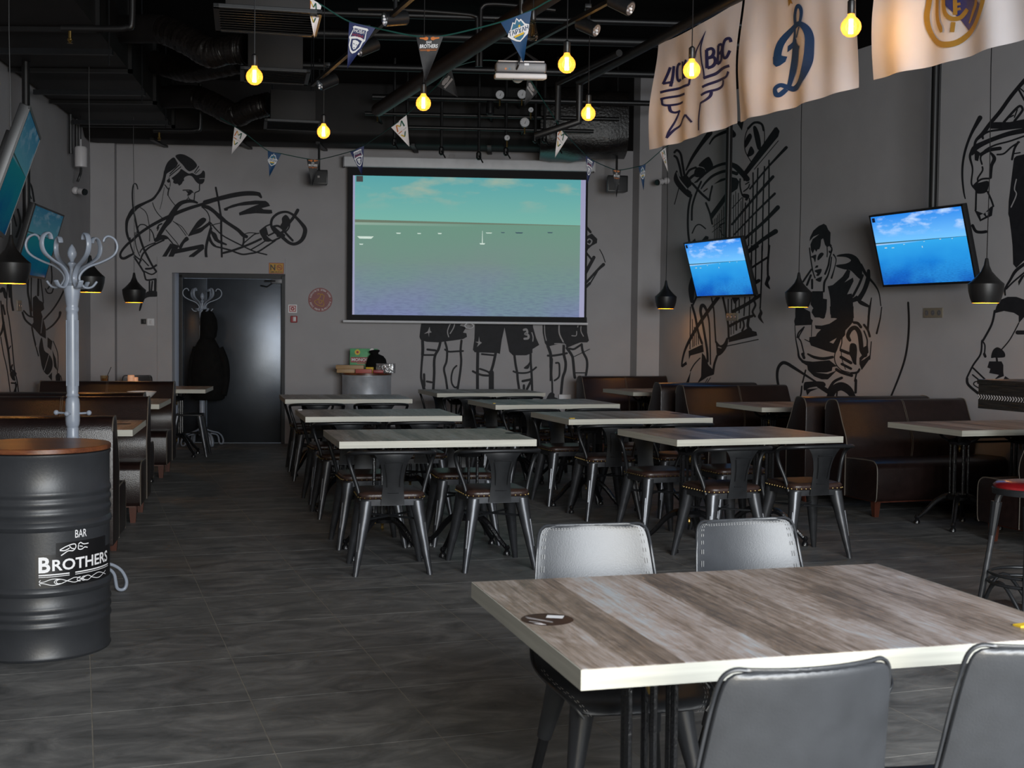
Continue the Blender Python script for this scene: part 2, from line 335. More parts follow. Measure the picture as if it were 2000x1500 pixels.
    c4 = N('ShaderNodeMath'); c4.operation = 'MULTIPLY'; L(a2.outputs[0], c4.inputs[0]); L(c3.outputs[0], c4.inputs[1]); c5 = N('ShaderNodeMath'); c5.operation = 'MULTIPLY'; L(c4.outputs[0], c5.inputs[0]); L(mr(sp.outputs[0], 0.55, 0.0, 0, 0.8), c5.inputs[1])
    im = mix(c5.outputs[0], im, cloud)
    em = N('ShaderNodeEmission'); L(im, em.inputs[0]); em.inputs[1].default_value = strength
    gl = N('ShaderNodeBsdfGlossy'); gl.inputs['Roughness'].default_value = 0.12; gl.inputs[0].default_value = (gloss, gloss, gloss, 1)
    ad = N('ShaderNodeAddShader'); L(em.outputs[0], ad.inputs[0]); L(gl.outputs[0], ad.inputs[1]); L(ad.outputs[0], out.inputs[0]); M[name] = m_
sea('projected_sea', (0.10, 0.36, 0.38), (0.19, 0.45, 0.38), (0.15, 0.29, 0.22), (0.18, 0.26, 0.24), (0.19, 0.22, 0.40), (0.15, 0.19, 0.14), 0.665, 1.0, (0.30, 0.42, 0.35), 0.9, 0.0)
sea('tv_sea', (0.02, 0.22, 0.75), (0.16, 0.50, 0.90), (0.03, 0.35, 0.75), (0.01, 0.20, 0.62), (0.006, 0.07, 0.42), (0.04, 0.12, 0.16), 0.60, 1.15, (0.45, 0.62, 0.90), 0.35)
sea('tv_sea_dim', (0.02, 0.09, 0.15), (0.05, 0.15, 0.19), (0.006, 0.11, 0.13), (0.003, 0.08, 0.13), (0.002, 0.03, 0.12), (0.02, 0.05, 0.05), 0.60, 0.55, (0.10, 0.17, 0.22), 0.35, 0.02)
mat('boat_light', (0.5, 0.55, 0.5), 0.6, emit=(0.55, 0.68, 0.6), es=0.8)
mat('screen_frame', (0.006, 0.006, 0.007), 0.8, var=0.1)
mat('screen_fabric', (0.30, 0.30, 0.36), 0.8, var=0.03, emit=(0.42, 0.42, 0.68), es=0.55)
# ---------------------------------------------------------------- lettering (outline text turned to flat faces)
GLYPH = {}
def glyphs(strings):
    tmp = []
    for s, bold in strings:
        cu = bpy.data.curves.new('txt', 'FONT'); cu.body = s; cu.size = 1; cu.offset = bold; cu.resolution_u = 3
        o = bpy.data.objects.new('txt', cu); COL.objects.link(o); tmp.append((s, bold, o, cu))
    dg = bpy.context.evaluated_depsgraph_get(); dg.update()
    for s, bold, o, cu in tmp:
        me = bpy.data.meshes.new_from_object(o.evaluated_get(dg))
        vs = [(v.co.x, v.co.y) for v in me.vertices]; fs = [tuple(p.vertices) for p in me.polygons]
        x0 = min(v[0] for v in vs); y0 = min(v[1] for v in vs); y1 = max(v[1] for v in vs); x1 = max(v[0] for v in vs)
        GLYPH[s] = ([((a - x0) / (x1 - x0), (b - y0) / (y1 - y0)) for a, b in vs], fs, (x1 - x0) / (y1 - y0))
        bpy.data.meshes.remove(me); bpy.data.objects.remove(o); bpy.data.curves.remove(cu)
def put_text(mb, s, fn):
    """fn(u, v) with u, v in 0..1 over the word's box"""
    vs, fs, asp = GLYPH[s]; return mb.add([fn(a, b) for a, b in vs], fs)
RING = 'КАРАУЛЬТЕ ШУБЫ САМИ · КАРАУЛЬТЕ ШУБЫ САМИ · '
glyphs([(c, .012) for c in sorted(set(RING)) if c not in ' ·'] + [('BAR', .004), ('B', .03), ('ROTHERS', .02), ('BROTHERS', .03), ('N', .02), ('SMOKING', .012), ('MONOPOLY', .015),
        ('M', .02), ('V', .02), ('ТАРХАН', .02), ('НОВА', .015), ('VOLLEY', .0), ('BB', .0), ('HD', .01), ('DAUNTLESS', .02)] [:-1])
# ================================================================ the room
def XL(y): return -4.5 - (y - 11.04) * 0.137
def XR(y): return 1.85 + (15.5 - y) * 0.394
def YB(x): return 15.36 + (x + 3.2) * 0.0787
ZC = 4.6; YF = -1.5
def slab(name, pts, z0, z1, material):
    return struct(MB().prism(pts, z0, z1, lambda a, b, d: Vector((a, b, d))).build(name, material, smooth=0))
CBL = (-5.07, 15.21); CBR = (1.75, 15.75); CFL = (XL(YF), YF); CFR = (XR(YF), YF)
ROOM = [CFL, CFR, CBR, CBL]
floor = slab('floor', [(-6, -3.4), (10, -3.4), (3, 16.4), (-6, 16.4)], -0.12, -0.0008, M['grout'])
ceiling = slab('ceiling', [(-6, -3.4), (10, -3.4), (3, 16.4), (-6, 16.4)], ZC, ZC + 0.15, M['ceiling'])
wall_left = slab('wall_left', [CFL, CBL, (CBL[0] - .2, CBL[1]), (CFL[0] - .2, CFL[1])], 0, ZC, M['wall'])
wall_right = slab('wall_right', [CFR, CBR, (CBR[0] + .2, CBR[1]), (CFR[0] + .2, CFR[1])], 0, ZC, M['wall'])
AB = math.atan(0.0787); TB = Vector((math.cos(AB), math.sin(AB), 0)); NB = Vector((math.sin(AB), -math.cos(AB), 0)); OB = Vector((0, YB(0), 0))
TR_ = Vector((0.394, -1, 0)).normalized(); NR = Vector((-1, -0.394, 0)).normalized(); OR_ = Vector((XR(10), 10, 0))
TL_ = Vector((-0.137, 1, 0)).normalized(); NL = Vector((1, 0.137, 0)).normalized(); OL = Vector((XL(10), 10, 0))
def bw(px, py, off=0.0):
    p = onplane(px, py, OB + NB * off, NB); return p
def rw(px, py, off=0.0): return onplane(px, py, OR_ + NR * off, NR)
def lw(px, py, off=0.0): return onplane(px, py, OL + NL * off, NL)
# back wall around the door opening
DX0, DX1, DZ = bw(337, 600).x, bw(557, 600).x, 2.075
def bwall_piece(mb, xa, xb, z0, z1):
    mb.prism([(xa, YB(xa)), (xb, YB(xb)), (xb, YB(xb) + .3), (xa, YB(xa) + .3)], z0, z1, lambda a, b, d: Vector((a, b, d)))
mb = MB(); bwall_piece(mb, -5.3, DX0, 0, ZC); bwall_piece(mb, DX0, DX1, DZ, ZC); bwall_piece(mb, DX1, 2.1, 0, ZC)
wall_back = struct(mb.build('wall_back', M['wall'], smooth=0))
mb = MB(); mb.add([Vector((x, YB(x) - .002, z)) for z in (3.66, ZC) for x in (-5.1, 1.5)], [(0, 1, 3, 2)]); mb.build('black_upper_band', M['ceiling'], wall_back, smooth=0)
for w_, o_, t_, n_, l0, l1 in ((wall_left, OL, TL_, NL, -12, 5.2), (wall_right, OR_, TR_, NR, -6.2, 12)):
    mb = MB(); mb.add([o_ + t_ * l + n_ * .002 + Vector((0, 0, z)) for z in (4.1, ZC) for l in (l0, l1)], [(0, 1, 3, 2)]); mb.build('black_upper_band', M['ceiling'], w_, smooth=0)
struct(slab('trim_1', [(1.54, 15.56), (1.92, 15.585), (1.80, 15.78), (1.47, 15.74)], 0, ZC, M['wall']))
struct(slab('trim_2', [(-5.12, 15.04), (-4.765, 15.07), (-4.80, 15.30), (-5.15, 15.30)], 0, ZC, M['wall']))
# slightly proud boxing round the door
mb = MB(); xa = bw(308, 600).x; zt = bw(430, 503).z
for a, b, z0, z1 in ((xa, DX0, 0, zt), (DX0, DX1, DZ, zt)):
    mb.prism([(a, YB(a) - .018), (b, YB(b) - .018), (b, YB(b) + .001), (a, YB(a) + .001)], z0, z1, lambda p, q, d: Vector((p, q, d)))
struct(mb.build('trim_3', M['wall'], smooth=0))
# shop-front wall behind the camera, with window openings
mb = MB()
for x0, x1, z0, z1 in ((CFL[0], CFR[0], 0, .5), (CFL[0], CFR[0], 3.4, ZC), (CFL[0], .15, .5, 3.4), (4.85, CFR[0], .5, 3.4)):
    mb.box(x0, x1, YF - .25, YF, z0, z1)
struct(mb.build('wall_front', M['wall'], smooth=0))
for k, (x0, x1) in enumerate(((.15, 4.85),)):
    mb = MB()
    for a, b, c, d in ((x0, x1, .5, .56), (x0, x1, 3.34, 3.4), (x0, x0 + .06, .56, 3.34), (x1 - .06, x1, .56, 3.34), ((x0 + x1) / 2 - .03, (x0 + x1) / 2 + .03, .56, 3.34)):
        mb.box(a, b, YF - .18, YF - .1, c, d)
    w_ = struct(mb.build('window_%d' % (k + 1), M['black_metal'], smooth=0))
    MB().box(x0 + .06, (x0 + x1) / 2 - .03, YF - .145, YF - .139, .56, 3.34).build('pane', M['clear_glass'], w_, smooth=0)
    MB().box((x0 + x1) / 2 + .03, x1 - .06, YF - .145, YF - .139, .56, 3.34).build('pane', M['clear_glass'], w_, smooth=0)
# ---- floor tiles
UT = Vector((-0.3256, 0.9455, 0)); ET = Vector((0.9455, 0.3256, 0)); P0 = Vector((-2.014, 7.719, 0)); TW, TD = 0.571, 0.637
def inside(p, mrg):
    return XL(p.y) - mrg < p.x < XR(p.y) + mrg and YF - mrg < p.y < YB(p.x) + mrg
cells = []
for i in range(-16, 24):
    for j in range(-22, 20):
        c = P0 + ET * TW * (i + .5) + UT * TD * (j + .5)
        if inside(c, .12): cells.append(c)
def vis(c):
    if c.y < 1.5: return 999
    px = 1000 + FPX * c.x / c.y; py = 648 + FPX * CAM_H / c.y
    return c.y if -150 < px < 2150 and py < 1640 else 500 + c.y
cells.sort(key=vis)
tm = MB().box(-TW / 2 + .0020, TW / 2 - .0020, -TD / 2 + .0020, TD / 2 - .0020, -.009, 0).mesh('tile', M['floor_tile'], bevel=.0008, seg=1, smooth=0)
az = math.atan2(ET.y, ET.x)
for c in cells[:290]:
    o = bpy.data.objects.new('tile', tm); COL.objects.link(o); o.location = c; o.rotation_euler = (0, 0, az); o.parent = floor
mb = MB(); RZ = Matrix.Rotation(az, 4, 'Z')
for c in cells[290:]:
    mb.box(-TW / 2 + .0020, TW / 2 - .0020, -TD / 2 + .0020, TD / 2 - .0020, -.009, 0, Matrix.Translation(c) @ RZ)
o = mb.build('tile_field', M['floor_tile'], floor, smooth=0); o['kind'] = 'stuff'
# ---- door
DOOR_AJAR = 3.0
def BP(x, z, d): return OB + TB * ((x - OB.x) / TB.x) + NB * d + Vector((0, 0, z))      # back-wall coordinates, d towards the room
def bbox(mb, x0, x1, z0, z1, d0, d1):
    return mb.add([BP(x, z, d) for d in (d0, d1) for z in (z0, z1) for x in (x0, x1)], [(0, 2, 3, 1), (4, 5, 7, 6), (0, 1, 5, 4), (2, 6, 7, 3), (0, 4, 6, 2), (1, 3, 7, 5)])
mb = MB(); bbox(mb, DX0 + .07, DX0 + .115, 0, DZ - .02, -.14, -.02); bbox(mb, DX1 - .045, DX1, 0, DZ - .02, -.14, .012); bbox(mb, DX0 + .07, DX1, DZ - .06, DZ, -.14, -.02)
door = struct(mb.build('door_1', M['black_metal'], bevel=.004, smooth=0))
xs = bw(403, 600).x
bbox(MB(), DX0 + .118, xs - .004, .008, DZ - .064, -.10, -.055).build('door_leaf', M['door_metal'], door, bevel=.004)
LW = DX1 - .048 - xs - .004                                    # main leaf, hinged at its right edge and standing slightly ajar
lf = MB().box(-LW / TB.x, 0, 0, .045, .008, DZ - .064).build('door_leaf', M['door_metal'], door, bevel=.004); lf.location = BP(DX1 - .048, 0, -.055); lf.rotation_euler = (0, 0, AB + R(DOOR_AJAR))
mb = MB(); xc0, xc1 = bw(514, 550).x, bw(552, 550).x; zc = bw(530, 549).z
bbox(mb, xc0 + .10, xc1, zc - .03, zc + .03, -.05, .012)
cl = mb.build('door_closer', M['grey_plastic'], door, bevel=.008)
MB().tube([BP(xc0 + .02, zc, .01), BP(xc0 + .15, zc, .01)], .011, 8).build('closer_arm', M['chrome'], door)
MB().tube([BP(xc0 - .03, zc - .055, .0), BP(xc0 + .05, zc - .07, .01), BP(xc0 + .12, zc - .02, 0)], .008, 8).build('closer_arm', M['black_metal'], door)
# ================================================================ flat print traced on a wall (paint)
def paint(groups, fn_of, material, parent, name, off0=0.002):
    """groups: (ox, oy, scale, items); item ('s', w, pts) brush stroke, ('f', pts) filled shape, 'S'/'F' same in ground colour"""
    mb, ml = MB(), MB()
    layer = [0]
    for ox, oy, sc, items in groups:
        for it in items:
            light = it[0] in 'SF'; tgt = ml if light else mb
            layer[0] += 1
            off = off0 + (0.0022 if light else 0.0) + 0.000004 * (layer[0] % 150)
            P = lambda a, b: fn_of(ox + a * sc, oy + b * sc, off)
            if it[0] in 'fF':
                q = [(p.x, p.y) for p in catmull([(a, b, 0) for a, b in it[1]], 3, True)] if len(it[1]) > 4 and len(it) < 3 else it[1]
                tgt.poly(q, P)
            else:
                w, pts = it[1], it[2]
                ws = list(w) if isinstance(w, (tuple, list)) else [w] * len(pts)
                if len(ws) != len(pts): ws = [ws[0] + (ws[-1] - ws[0]) * i / (len(pts) - 1) for i in range(len(pts))]
                c = catmull([(a, b, ww) for (a, b), ww in zip(pts, ws)], 5)
                L_, R2 = [], []
                for i, p in enumerate(c):
                    t = c[min(i + 1, len(c) - 1)] - c[max(i - 1, 0)]; t.z = 0
                    t = t.normalized() if t.length > 1e-6 else Vector((1, 0, 0))
                    n = Vector((-t.y, t.x, 0)) * max(p.z, 2) / 2; L_.append(P(p.x + n.x, p.y + n.y)); R2.append(P(p.x - n.x, p.y - n.y))
                k = len(c); tgt.add(L_ + R2, [(i, i + 1, k + i + 1, k + i) for i in range(k - 1)])
                for e, sg in ((0, -1), (k - 1, 1)):      # rounded ends
                    p = c[e]; t = c[min(e + 1, k - 1)] - c[max(e - 1, 0)]; t.z = 0
                    if t.length < 1e-6: continue
                    a0 = math.atan2(t.y, t.x) * 1.0; r = p.z / 2
                    fan = [P(p.x, p.y)] + [P(p.x + r * math.cos(a0 + sg * math.pi / 2 * 0 + (-math.pi / 2 + math.pi * q / 5) + (0 if sg > 0 else math.pi)), p.y + r * math.sin(a0 + (-math.pi / 2 + math.pi * q / 5) + (0 if sg > 0 else math.pi))) for q in range(6)]
                    tgt.add(fan, [(0, q, q + 1) for q in range(1, 6)])
    o = mb.build(name, material, parent, smooth=0)
    if ml.v: ml.build('unpainted_highlight', M['wall'], o, smooth=0)
    return o
# ================================================================ furniture
# ---- pedestal for the bistro tables: cast iron cluster of rods with arched feet
def pedestal_parts(parent, x, y, foot=0.29):
    hub = MB().box(x - .13, x + .13, y - .035, y + .035, .69, .708)
    hub.box(x - .035, x + .035, y - .26, y + .26, .694, .708)
    hub.lathe([(.02, .60), (.075, .61), (.085, .63), (.07, .645), (.03, .66), (.03, .70)], 14, (x, y, 0))
    for sx in (-1, 1):
        for sy in (-1, 1):
            hub.tube(catmull([(x + sx * .05, y + sy * .05, .63), (x + sx * .075, y + sy * .09, .655), (x + sx * .085, y + sy * .14, .70)], 4), .011, 6)
    ped = hub.build('pedestal', M['iron'], parent)
    MB().lathe([(.03, .20), (.085, .205), (.09, .225), (.07, .245), (.03, .25)], 14, (x, y, 0)).build('lower_collar', M['iron'], ped)
    rod = None
    for k in range(6):
        a = k * math.pi / 3 + .3
        px, py = x + .062 * math.cos(a), y + .062 * math.sin(a)
        MB().tube([(px, py, .22), (px, py, .62)], .0095, 7).build('rod', M['iron'], ped)
    MB().lathe([(.004, .15), (.012, .165), (.007, .18), (.014, .195), (.006, .21)], 8, (x, y, 0)).build('finial', M['brass'], ped)
    MB().lathe([(.003, .555), (.011, .575), (.006, .59), (.013, .60)], 8, (x, y, 0)).build('finial', M['brass'], ped)
    for k in range(4):
        a = math.pi / 4 + k * math.pi / 2
        c, s = math.cos(a), math.sin(a)
        P = catmull([(x + r * c, y + r * s, z) for r, z in ((.05, .23), (.11, .215), (.17, .17), (.23, .10), (foot, .045))], 4)
        mb = MB().tube(P, [.024, .014], 8)
        mb.lathe([(.012, 0), (.022, .004), (.022, .02), (.012, .035), (.02, .05), (.012, .066)], 10, (x + foot * c, y + foot * s, 0))
        mb.build('foot', M['iron'], ped)
def make_table(label, W_=1.2, D_=.88, rails=False, group=None, two=True):
    """origin at the front-left corner on the floor, width +x, depth +y"""
    t = thing('bistro_table', label, 'table', group=group)
    MB().box(.0015, W_ - .0015, .0015, D_ - .0015, .709, .75).build('tabletop', M['table_wood'], t, bevel=.0012, seg=1, smooth=0)
    e = MB()
    for a, b, c, d in ((0, W_, -.0005, .0015), (0, W_, D_ - .0015, D_ + .0005), (-.0005, .0015, 0, D_), (W_ - .0015, W_ + .0005, 0, D_)): e.box(a, b, c, d, .7085, .7492)
    e.build('edge_band', M['edge_band'], t, smooth=0)
    if two:
        pedestal_parts(t, W_ * .27, D_ / 2); pedestal_parts(t, W_ * .73, D_ / 2)
    if rails:
        for z in (.66, .625): MB().tube([(W_ * .27, D_ / 2, z), (W_ * .73, D_ / 2, z)], .009, 6).build('stretcher', M['iron'], t)
    return t
T_PROTO = None
def place_table(fl, ang, label, group=None):
    global T_PROTO
    if T_PROTO is None:
        T_PROTO = make_table(label, group=group); T_PROTO.location = fl; T_PROTO.rotation_euler = (0, 0, R(ang)); return T_PROTO
    return copy_tree(T_PROTO, fl, R(ang), label, group)
# ---- metal armchair with studded leather seat; faces +y
def make_chair(label):
    t = thing('metal_armchair', label, 'chair', group='metal armchairs at the bistro tables')
    def rr(w, d, r, z, n=5):
        out = []
        for cx, cy, a0 in ((w - r, d - r, 0), (-w + r, d - r, 90), (-w + r, -d + r, 180), (w - r, -d + r, 270)):
            for k in range(n): 
                a = R(a0 + 90 * k / (n - 1)); out.append(Vector((cx + r * math.cos(a), cy + r * math.sin(a), z)))
        return out
    MB().loft([rr(.178, .172, .05, .398), rr(.18, .175, .05, .434)]).build('seat_frame', M['gunmetal'], t, smooth=40)
    st = MB().loft([rr(.183, .178, .055, .4345), rr(.19, .185, .06, .445), rr(.191, .186, .06, .462), rr(.182, .177, .06, .473), rr(.14, .135, .05, .478)]).build('seat_cushion', M['seat_leather'], t, smooth=60)
    ring = rr(.1915, .1865, .06, .443, 8); mb = MB(); L_ = []
    n = len(ring)
    per = []
    for i in range(n):
        a, b = ring[i], ring[(i + 1) % n]; per.append((a, b, (b - a).length))
    tot = sum(p[2] for p in per); cnt = 44; d = 0; idx = 0; acc = 0
    for k in range(cnt):
        s = tot * k / cnt
        while acc + per[idx][2] < s: acc += per[idx][2]; idx += 1
        a, b, l = per[idx]; mb.sphere(a.lerp(b, (s - acc) / l), .0052, 5, 4)
    o = mb.build('nail_trim', M['stud'], st); o['kind'] = 'stuff'
    for sx in (-1, 1):
        for sy in (-1, 1):
            mb = MB(); rings = []
            for z, w in ((.425, .040), (.33, .034), (.18, .026), (.035, .017), (.0, .015)):
                f = 1 - z / .425; cx, cy = sx * (.143 + .072 * f), sy * (.137 + .072 * f)
                oct_ = [Vector((cx + w * a, cy + w * b, z)) for a, b in ((1, .45), (.45, 1), (-.45, 1), (-1, .45), (-1, -.45), (-.45, -1), (.45, -1), (1, -.45))]
                rings.append(oct_)
            mb.loft(rings)
            for z0, z1 in ((.14, .30),):
                p = [(sx * (.143 + .072 * (1 - z / .425) + .030 - .022 * (1 - z / .425)), sy * (.137 + .072 * (1 - z / .425) + .030 - .022 * (1 - z / .425)), z) for z in (z0, (z0 + z1) / 2, z1)]
                mb.tube(p, .006, 6)
            mb.build('leg', M['gunmetal'], t, smooth=50)
    for s in (-1, 1):
        MB().tube([(-.165, -s * .16, .315), (.165, s * .16, .315)], .007, 6).build('cross_brace', M['black_metal'], t)
    rail = [(-.178, -.115, .42), (-.196, -.10, .50), (-.228, -.075, .60), (-.246, -.085, .665), (-.248, -.13, .695), (-.225, -.20, .706), (-.15, -.247, .712), (0, -.262, .714)]
    rail = rail + [(-x, y, z) for x, y, z in rail[-2::-1]]
    MB().tube(catmull(rail, 6), .0125, 8).build('arm_rail', M['black_metal'], t, smooth=60)
    # splat: hourglass sheet from the rail to the seat
    prof = [(.404, .068, -.186), (.44, .066, -.190), (.50, .060, -.202), (.56, .060, -.216), (.62, .070, -.232), (.66, .085, -.243), (.69, .105, -.251), (.705, .122, -.250)]
    fr, bk = [], []
    for z, w, y in prof:
        k = 7
        fr.append([Vector((w * (2 * i / (k - 1) - 1), y + .02 * (abs(2 * i / (k - 1) - 1) ** 2) * (z - .4) / .3, z)) for i in range(k)])
    mb = MB(); rings = [row + [p + Vector((0, -.003, 0)) for p in row[::-1]] for row in fr]; mb.loft(rings)
    sp = mb.build('back_splat', M['black_metal'], t, smooth=40)
    mb = MB(); 
    for z, w in ((.475, .032), (.655, .05)): mb.tube([(-w, -.203 if z < .5 else -.247, z), (w, -.203 if z < .5 else -.247, z)], .003, 5)
    for s in (-1, 1): mb.tube(catmull([(s * .052, -.252, .645), (s * .04, -.236, .58), (s * .036, -.217, .51)], 4), .0025, 5)
    mb.build('embossed_rib', M['black_metal'], sp)
    return t
CH_PROTO = None
def place_chair(x, y, rz, label):
    global CH_PROTO
    if CH_PROTO is None:
        CH_PROTO = make_chair(label); CH_PROTO.location = (x, y, 0); CH_PROTO.rotation_euler = (0, 0, rz); return CH_PROTO
    return copy_tree(CH_PROTO, (x, y, 0), rz, label, 'metal armchairs at the bistro tables')
SCL = 0.821
TABLES = [  # name, corner (already metric), angle, column, ordinal from the screen
    ('T3', (-2.577, 14.273), 14.0, 'aisle', 'first'), ('T2', (-1.881, 11.445), 14.7, 'aisle', 'second'), ('T1', (-1.227, 8.942), 14.6, 'aisle', 'third'),
    ('R4', (-0.955, 16.037), 17.3, 'booth', 'first'), ('R3', (-0.175, 13.606), 18.3, 'booth', 'second'), ('R2', (0.524, 11.484), 18.0, 'booth', 'third'), ('R1', (1.243, 9.402), 19.7, 'booth', 'fourth')]
NEARC = {'aisle': 'coat-rack-aisle column', 'booth': 'right-booth column'}
for nm, (x, y), ang, colm, ordn in TABLES:
    fl = Vector((x * SCL, y * SCL, 0)); a = R(ang)
    colname = 'row beside the walkway with coat racks' if colm == 'aisle' else 'row beside the wall-side sofas'
    place_table(fl, ang, '%s grey wood bistro table from the screen, %s' % (ordn, colname), 'grey wood bistro tables in two rows')
    ex, ey = Vector((math.cos(a), math.sin(a), 0)), Vector((-math.sin(a), math.cos(a), 0))
    short = 'walkway row' if colm == 'aisle' else 'sofa-side row'
    for side, d0, turn in (('far from', -.02, 0), ('towards', .88 + .02, math.pi)):
        for end, u in (('walkway', .30), ('sofa', .915 if nm == 'T1' else .89)):
            jx, jr = random.uniform(-.02, .02), random.uniform(-.05, .05)
            yy = d0 - .06 if turn == 0 else d0 + .02 + random.uniform(-.02, .04)
            if turn == 0: yy = {'T1': -.055, 'R1': -.01}.get(nm, .05)
            else: yy = .88 - .05 + random.uniform(-.01, .05)
            p = fl + ex * (u + jx) + ey * yy
            place_chair(p.x, p.y, a + turn + jr, 'studded metal armchair, %s table from screen in %s, %s-end, side %s screen' % (ordn, short, end, side))
# ---- foreground table
BIGA = 15.87; BFL = Vector((0.171 * SCL, 2.944 * SCL, 0))
big = place_table(BFL, BIGA, 'large wood-grain table with pale edges and a round sticker', None)
if 'group' in big: del big['group']
# ---- black leather shell chair; faces +y
def make_shell(label):
    t = thing('shell_chair', label, 'chair', group='black leather shell chairs')
    # profile from seat front to back top: (y, z, halfwidth, dish)
    prof = [(.235, .425, .165, .0), (.225, .447, .185, .004), (.18, .456, .205, .012), (.08, .448, .215, .022), (-.04, .440, .215, .028), (-.13, .448, .212, .03), (-.19, .485, .206, .03), (-.218, .55, .196, .03), (-.238, .64, .186, .03), (-.258, .74, .176, .028), (-.272, .80, .169, .026), (-.277, .826, .160, .024), (-.279, .838, .142, .02)]
    rows, n = [], 13
    for k, (y, z, w, dish) in enumerate(prof):
        a = prof[max(k - 1, 0)]; b = prof[min(k + 1, len(prof) - 1)]
        tg = Vector((0, b[0] - a[0], b[1] - a[1])).normalized(); nr = Vector((0, tg.z, -tg.y))
        if nr.z < 0 and k < 5: nr = -nr
        if k >= 5 and nr.y < 0: nr = -nr
        row = []
        for i in range(n):
            s = 2 * i / (n - 1) - 1
            row.append(Vector((w * s, y, z)) + nr * dish * s * s)
        rows.append((row, nr))
    th = .011
    rings = [r + [p - nr * th for p in r[::-1]] for r, nr in rows]
    sh = MB().loft(rings).build('shell', M['shell_leather'], t, smooth=60); 
    md = sh.modifiers.new('sub', 'SUBSURF'); md.levels = 1; md.render_levels = 1
    # rim stitching, double row just inside the edge
    mb = MB()
    for ins in (.016, .023):
        left = [r[0].lerp(r[n // 2], ins / prof[k][2]) + nr * .0015 for k, (r, nr) in enumerate(rows) if k < len(rows) - 1]
        right = [r[-1].lerp(r[n // 2], ins / prof[k][2]) + nr * .0015 for k, (r, nr) in enumerate(rows) if k < len(rows) - 1]
        top_r, top_n = rows[-1]; top = [p - (top_r[n // 2] - rows[-2][0][n // 2]).normalized() * ins * .6 + top_n * .0015 for p in top_r[1:-1]]
        path = left + top + right[::-1]; c = catmull(path, 5)
        for i in range(0, len(c) - 1, 2): mb.tube([c[i], c[i].lerp(c[i + 1], .85)], .0009, 4)
    o = mb.build('stitching', M['stitch'], sh); o['kind'] = 'stuff'
    # edge welt
    path = [r[0] for r, nr in rows] + rows[-1][0][1:-1] + [r[-1] for r, nr in rows][::-1]
    MB().tube(catmull(path, 3), .0042, 6).build('rim', M['shell_leather'], sh, smooth=60)
    MB().box(-.15, .15, -.12, .14, .405, .43).build('seat_base', M['shell_leather'], t, bevel=.012)
    for sx in (-1, 1):
        for sy in (-1, 1):
            a, b, c_ = Vector((sx * .135, sy * .12, .42)), Vector((sx * .165, sy * .16 - .005, .25)), Vector((sx * .205, sy * .215 - .01, 0))
            lg = MB().tube([b.lerp(a, .05), c_], [.016, .012], 10).build('leg', M['black_metal'], t)
            MB().tube([a, b], [.034, .021], 12).build('leather_sleeve', M['shell_leather'], lg)
    return t
aB = R(BIGA)
sh1 = make_shell('black shell chair across the large table, behind the round sticker'); sh1.location = (.30, 3.42, 0); sh1.rotation_euler = (0, 0, aB + math.pi - R(3))
copy_tree(sh1, (.80, 3.56, 0), aB + math.pi + R(4), 'black shell chair across the large table, beside the bar stool end')
copy_tree(sh1, (.435, 2.38, 0), aB + R(2), 'black shell chair with its back to the windows, sticker end of large table')
copy_tree(sh1, (.955, 2.56, 0), aB - R(5), 'black shell chair with its back to the windows, bar stool end of large table')
copy_tree(sh1, (-4.38, 14.55, 0), R(188), 'black shell chair behind the candle table by the door')
# ---- sofas
def make_sofa(label, Wd, group):
    """x from 0 to Wd, faces +y, seat front at y = 0.72, back at y = 0"""
    t = thing('booth_sofa', label, 'sofa', group=group)
    back = [(.0, .13), (.30, .13), (.30, .42), (.315, .52), (.30, .60), (.25, .70), (.205, .80), (.175, .862), (.145, .882), (.09, .884), (.04, .872), (.012, .84), (.0, .80)]
    f = lambda y, z, d: Vector((d, y, z))
    bc = [(p.x, p.y) for p in catmull([(a, b, 0) for a, b in back[2:]], 3)]
    bpoly = back[:2] + bc
    bo = MB().prism(bpoly, 0, Wd, f).build('backrest', M['sofa_leather'], t, bevel=.012, seg=2, smooth=50)
    seat = [(.26, .13), (.70, .13), (.715, .16), (.72, .30), (.715, .39), (.69, .425), (.64, .44), (.45, .438), (.26, .43)]
    so = MB().prism([(a + .002, b) for a, b in seat], .006, Wd - .006, f).build('seat', M['sofa_leather'], t, bevel=.012, seg=2, smooth=50)
    for x in (.004, Wd - .004):
        MB().tube(catmull([Vector((x, a, b)) for a, b in back[1:]], 3), .0045, 5).build('piping', M['sofa_piping'], bo)
        MB().tube(catmull([Vector((x + (.006 if x < .1 else -.006), a, b)) for a, b in seat[1:]], 3), .0045, 5).build('piping', M['sofa_piping'], so)
    for dx in (-.006, .006):
        MB().tube(catmull([Vector((Wd / 2 + dx, a + .003, b)) for a, b in back[2:9]], 4), .0022, 4).build('seam', M['sofa_piping'], bo)
    MB().box(.05, Wd - .05, .05, .66, .115, .14).build('plinth', M['leg_wood'], t)
    for x in (.07, Wd - .07):
        for y in (.09, .62):
            MB().loft([[Vector((x + s * a, y + s * b, z)) for a, b in ((1, 1), (-1, 1), (-1, -1), (1, -1))] for z, s in ((0, .018), (.13, .028))]).build('leg', M['leg_wood'], t, smooth=0)
    return t
SOFAW = 1.25
sp0 = make_sofa('x', SOFAW, 'brown leather booth sofas')
def put_sofa(corner, ang, label, first=[True], W_=None):
    global sp0
    if first[0]:
        first[0] = False; sp0.location = corner; sp0.rotation_euler = (0, 0, ang); sp0['label'] = label; return sp0
    return copy_tree(sp0, corner, ang, label, 'brown leather booth sofas')
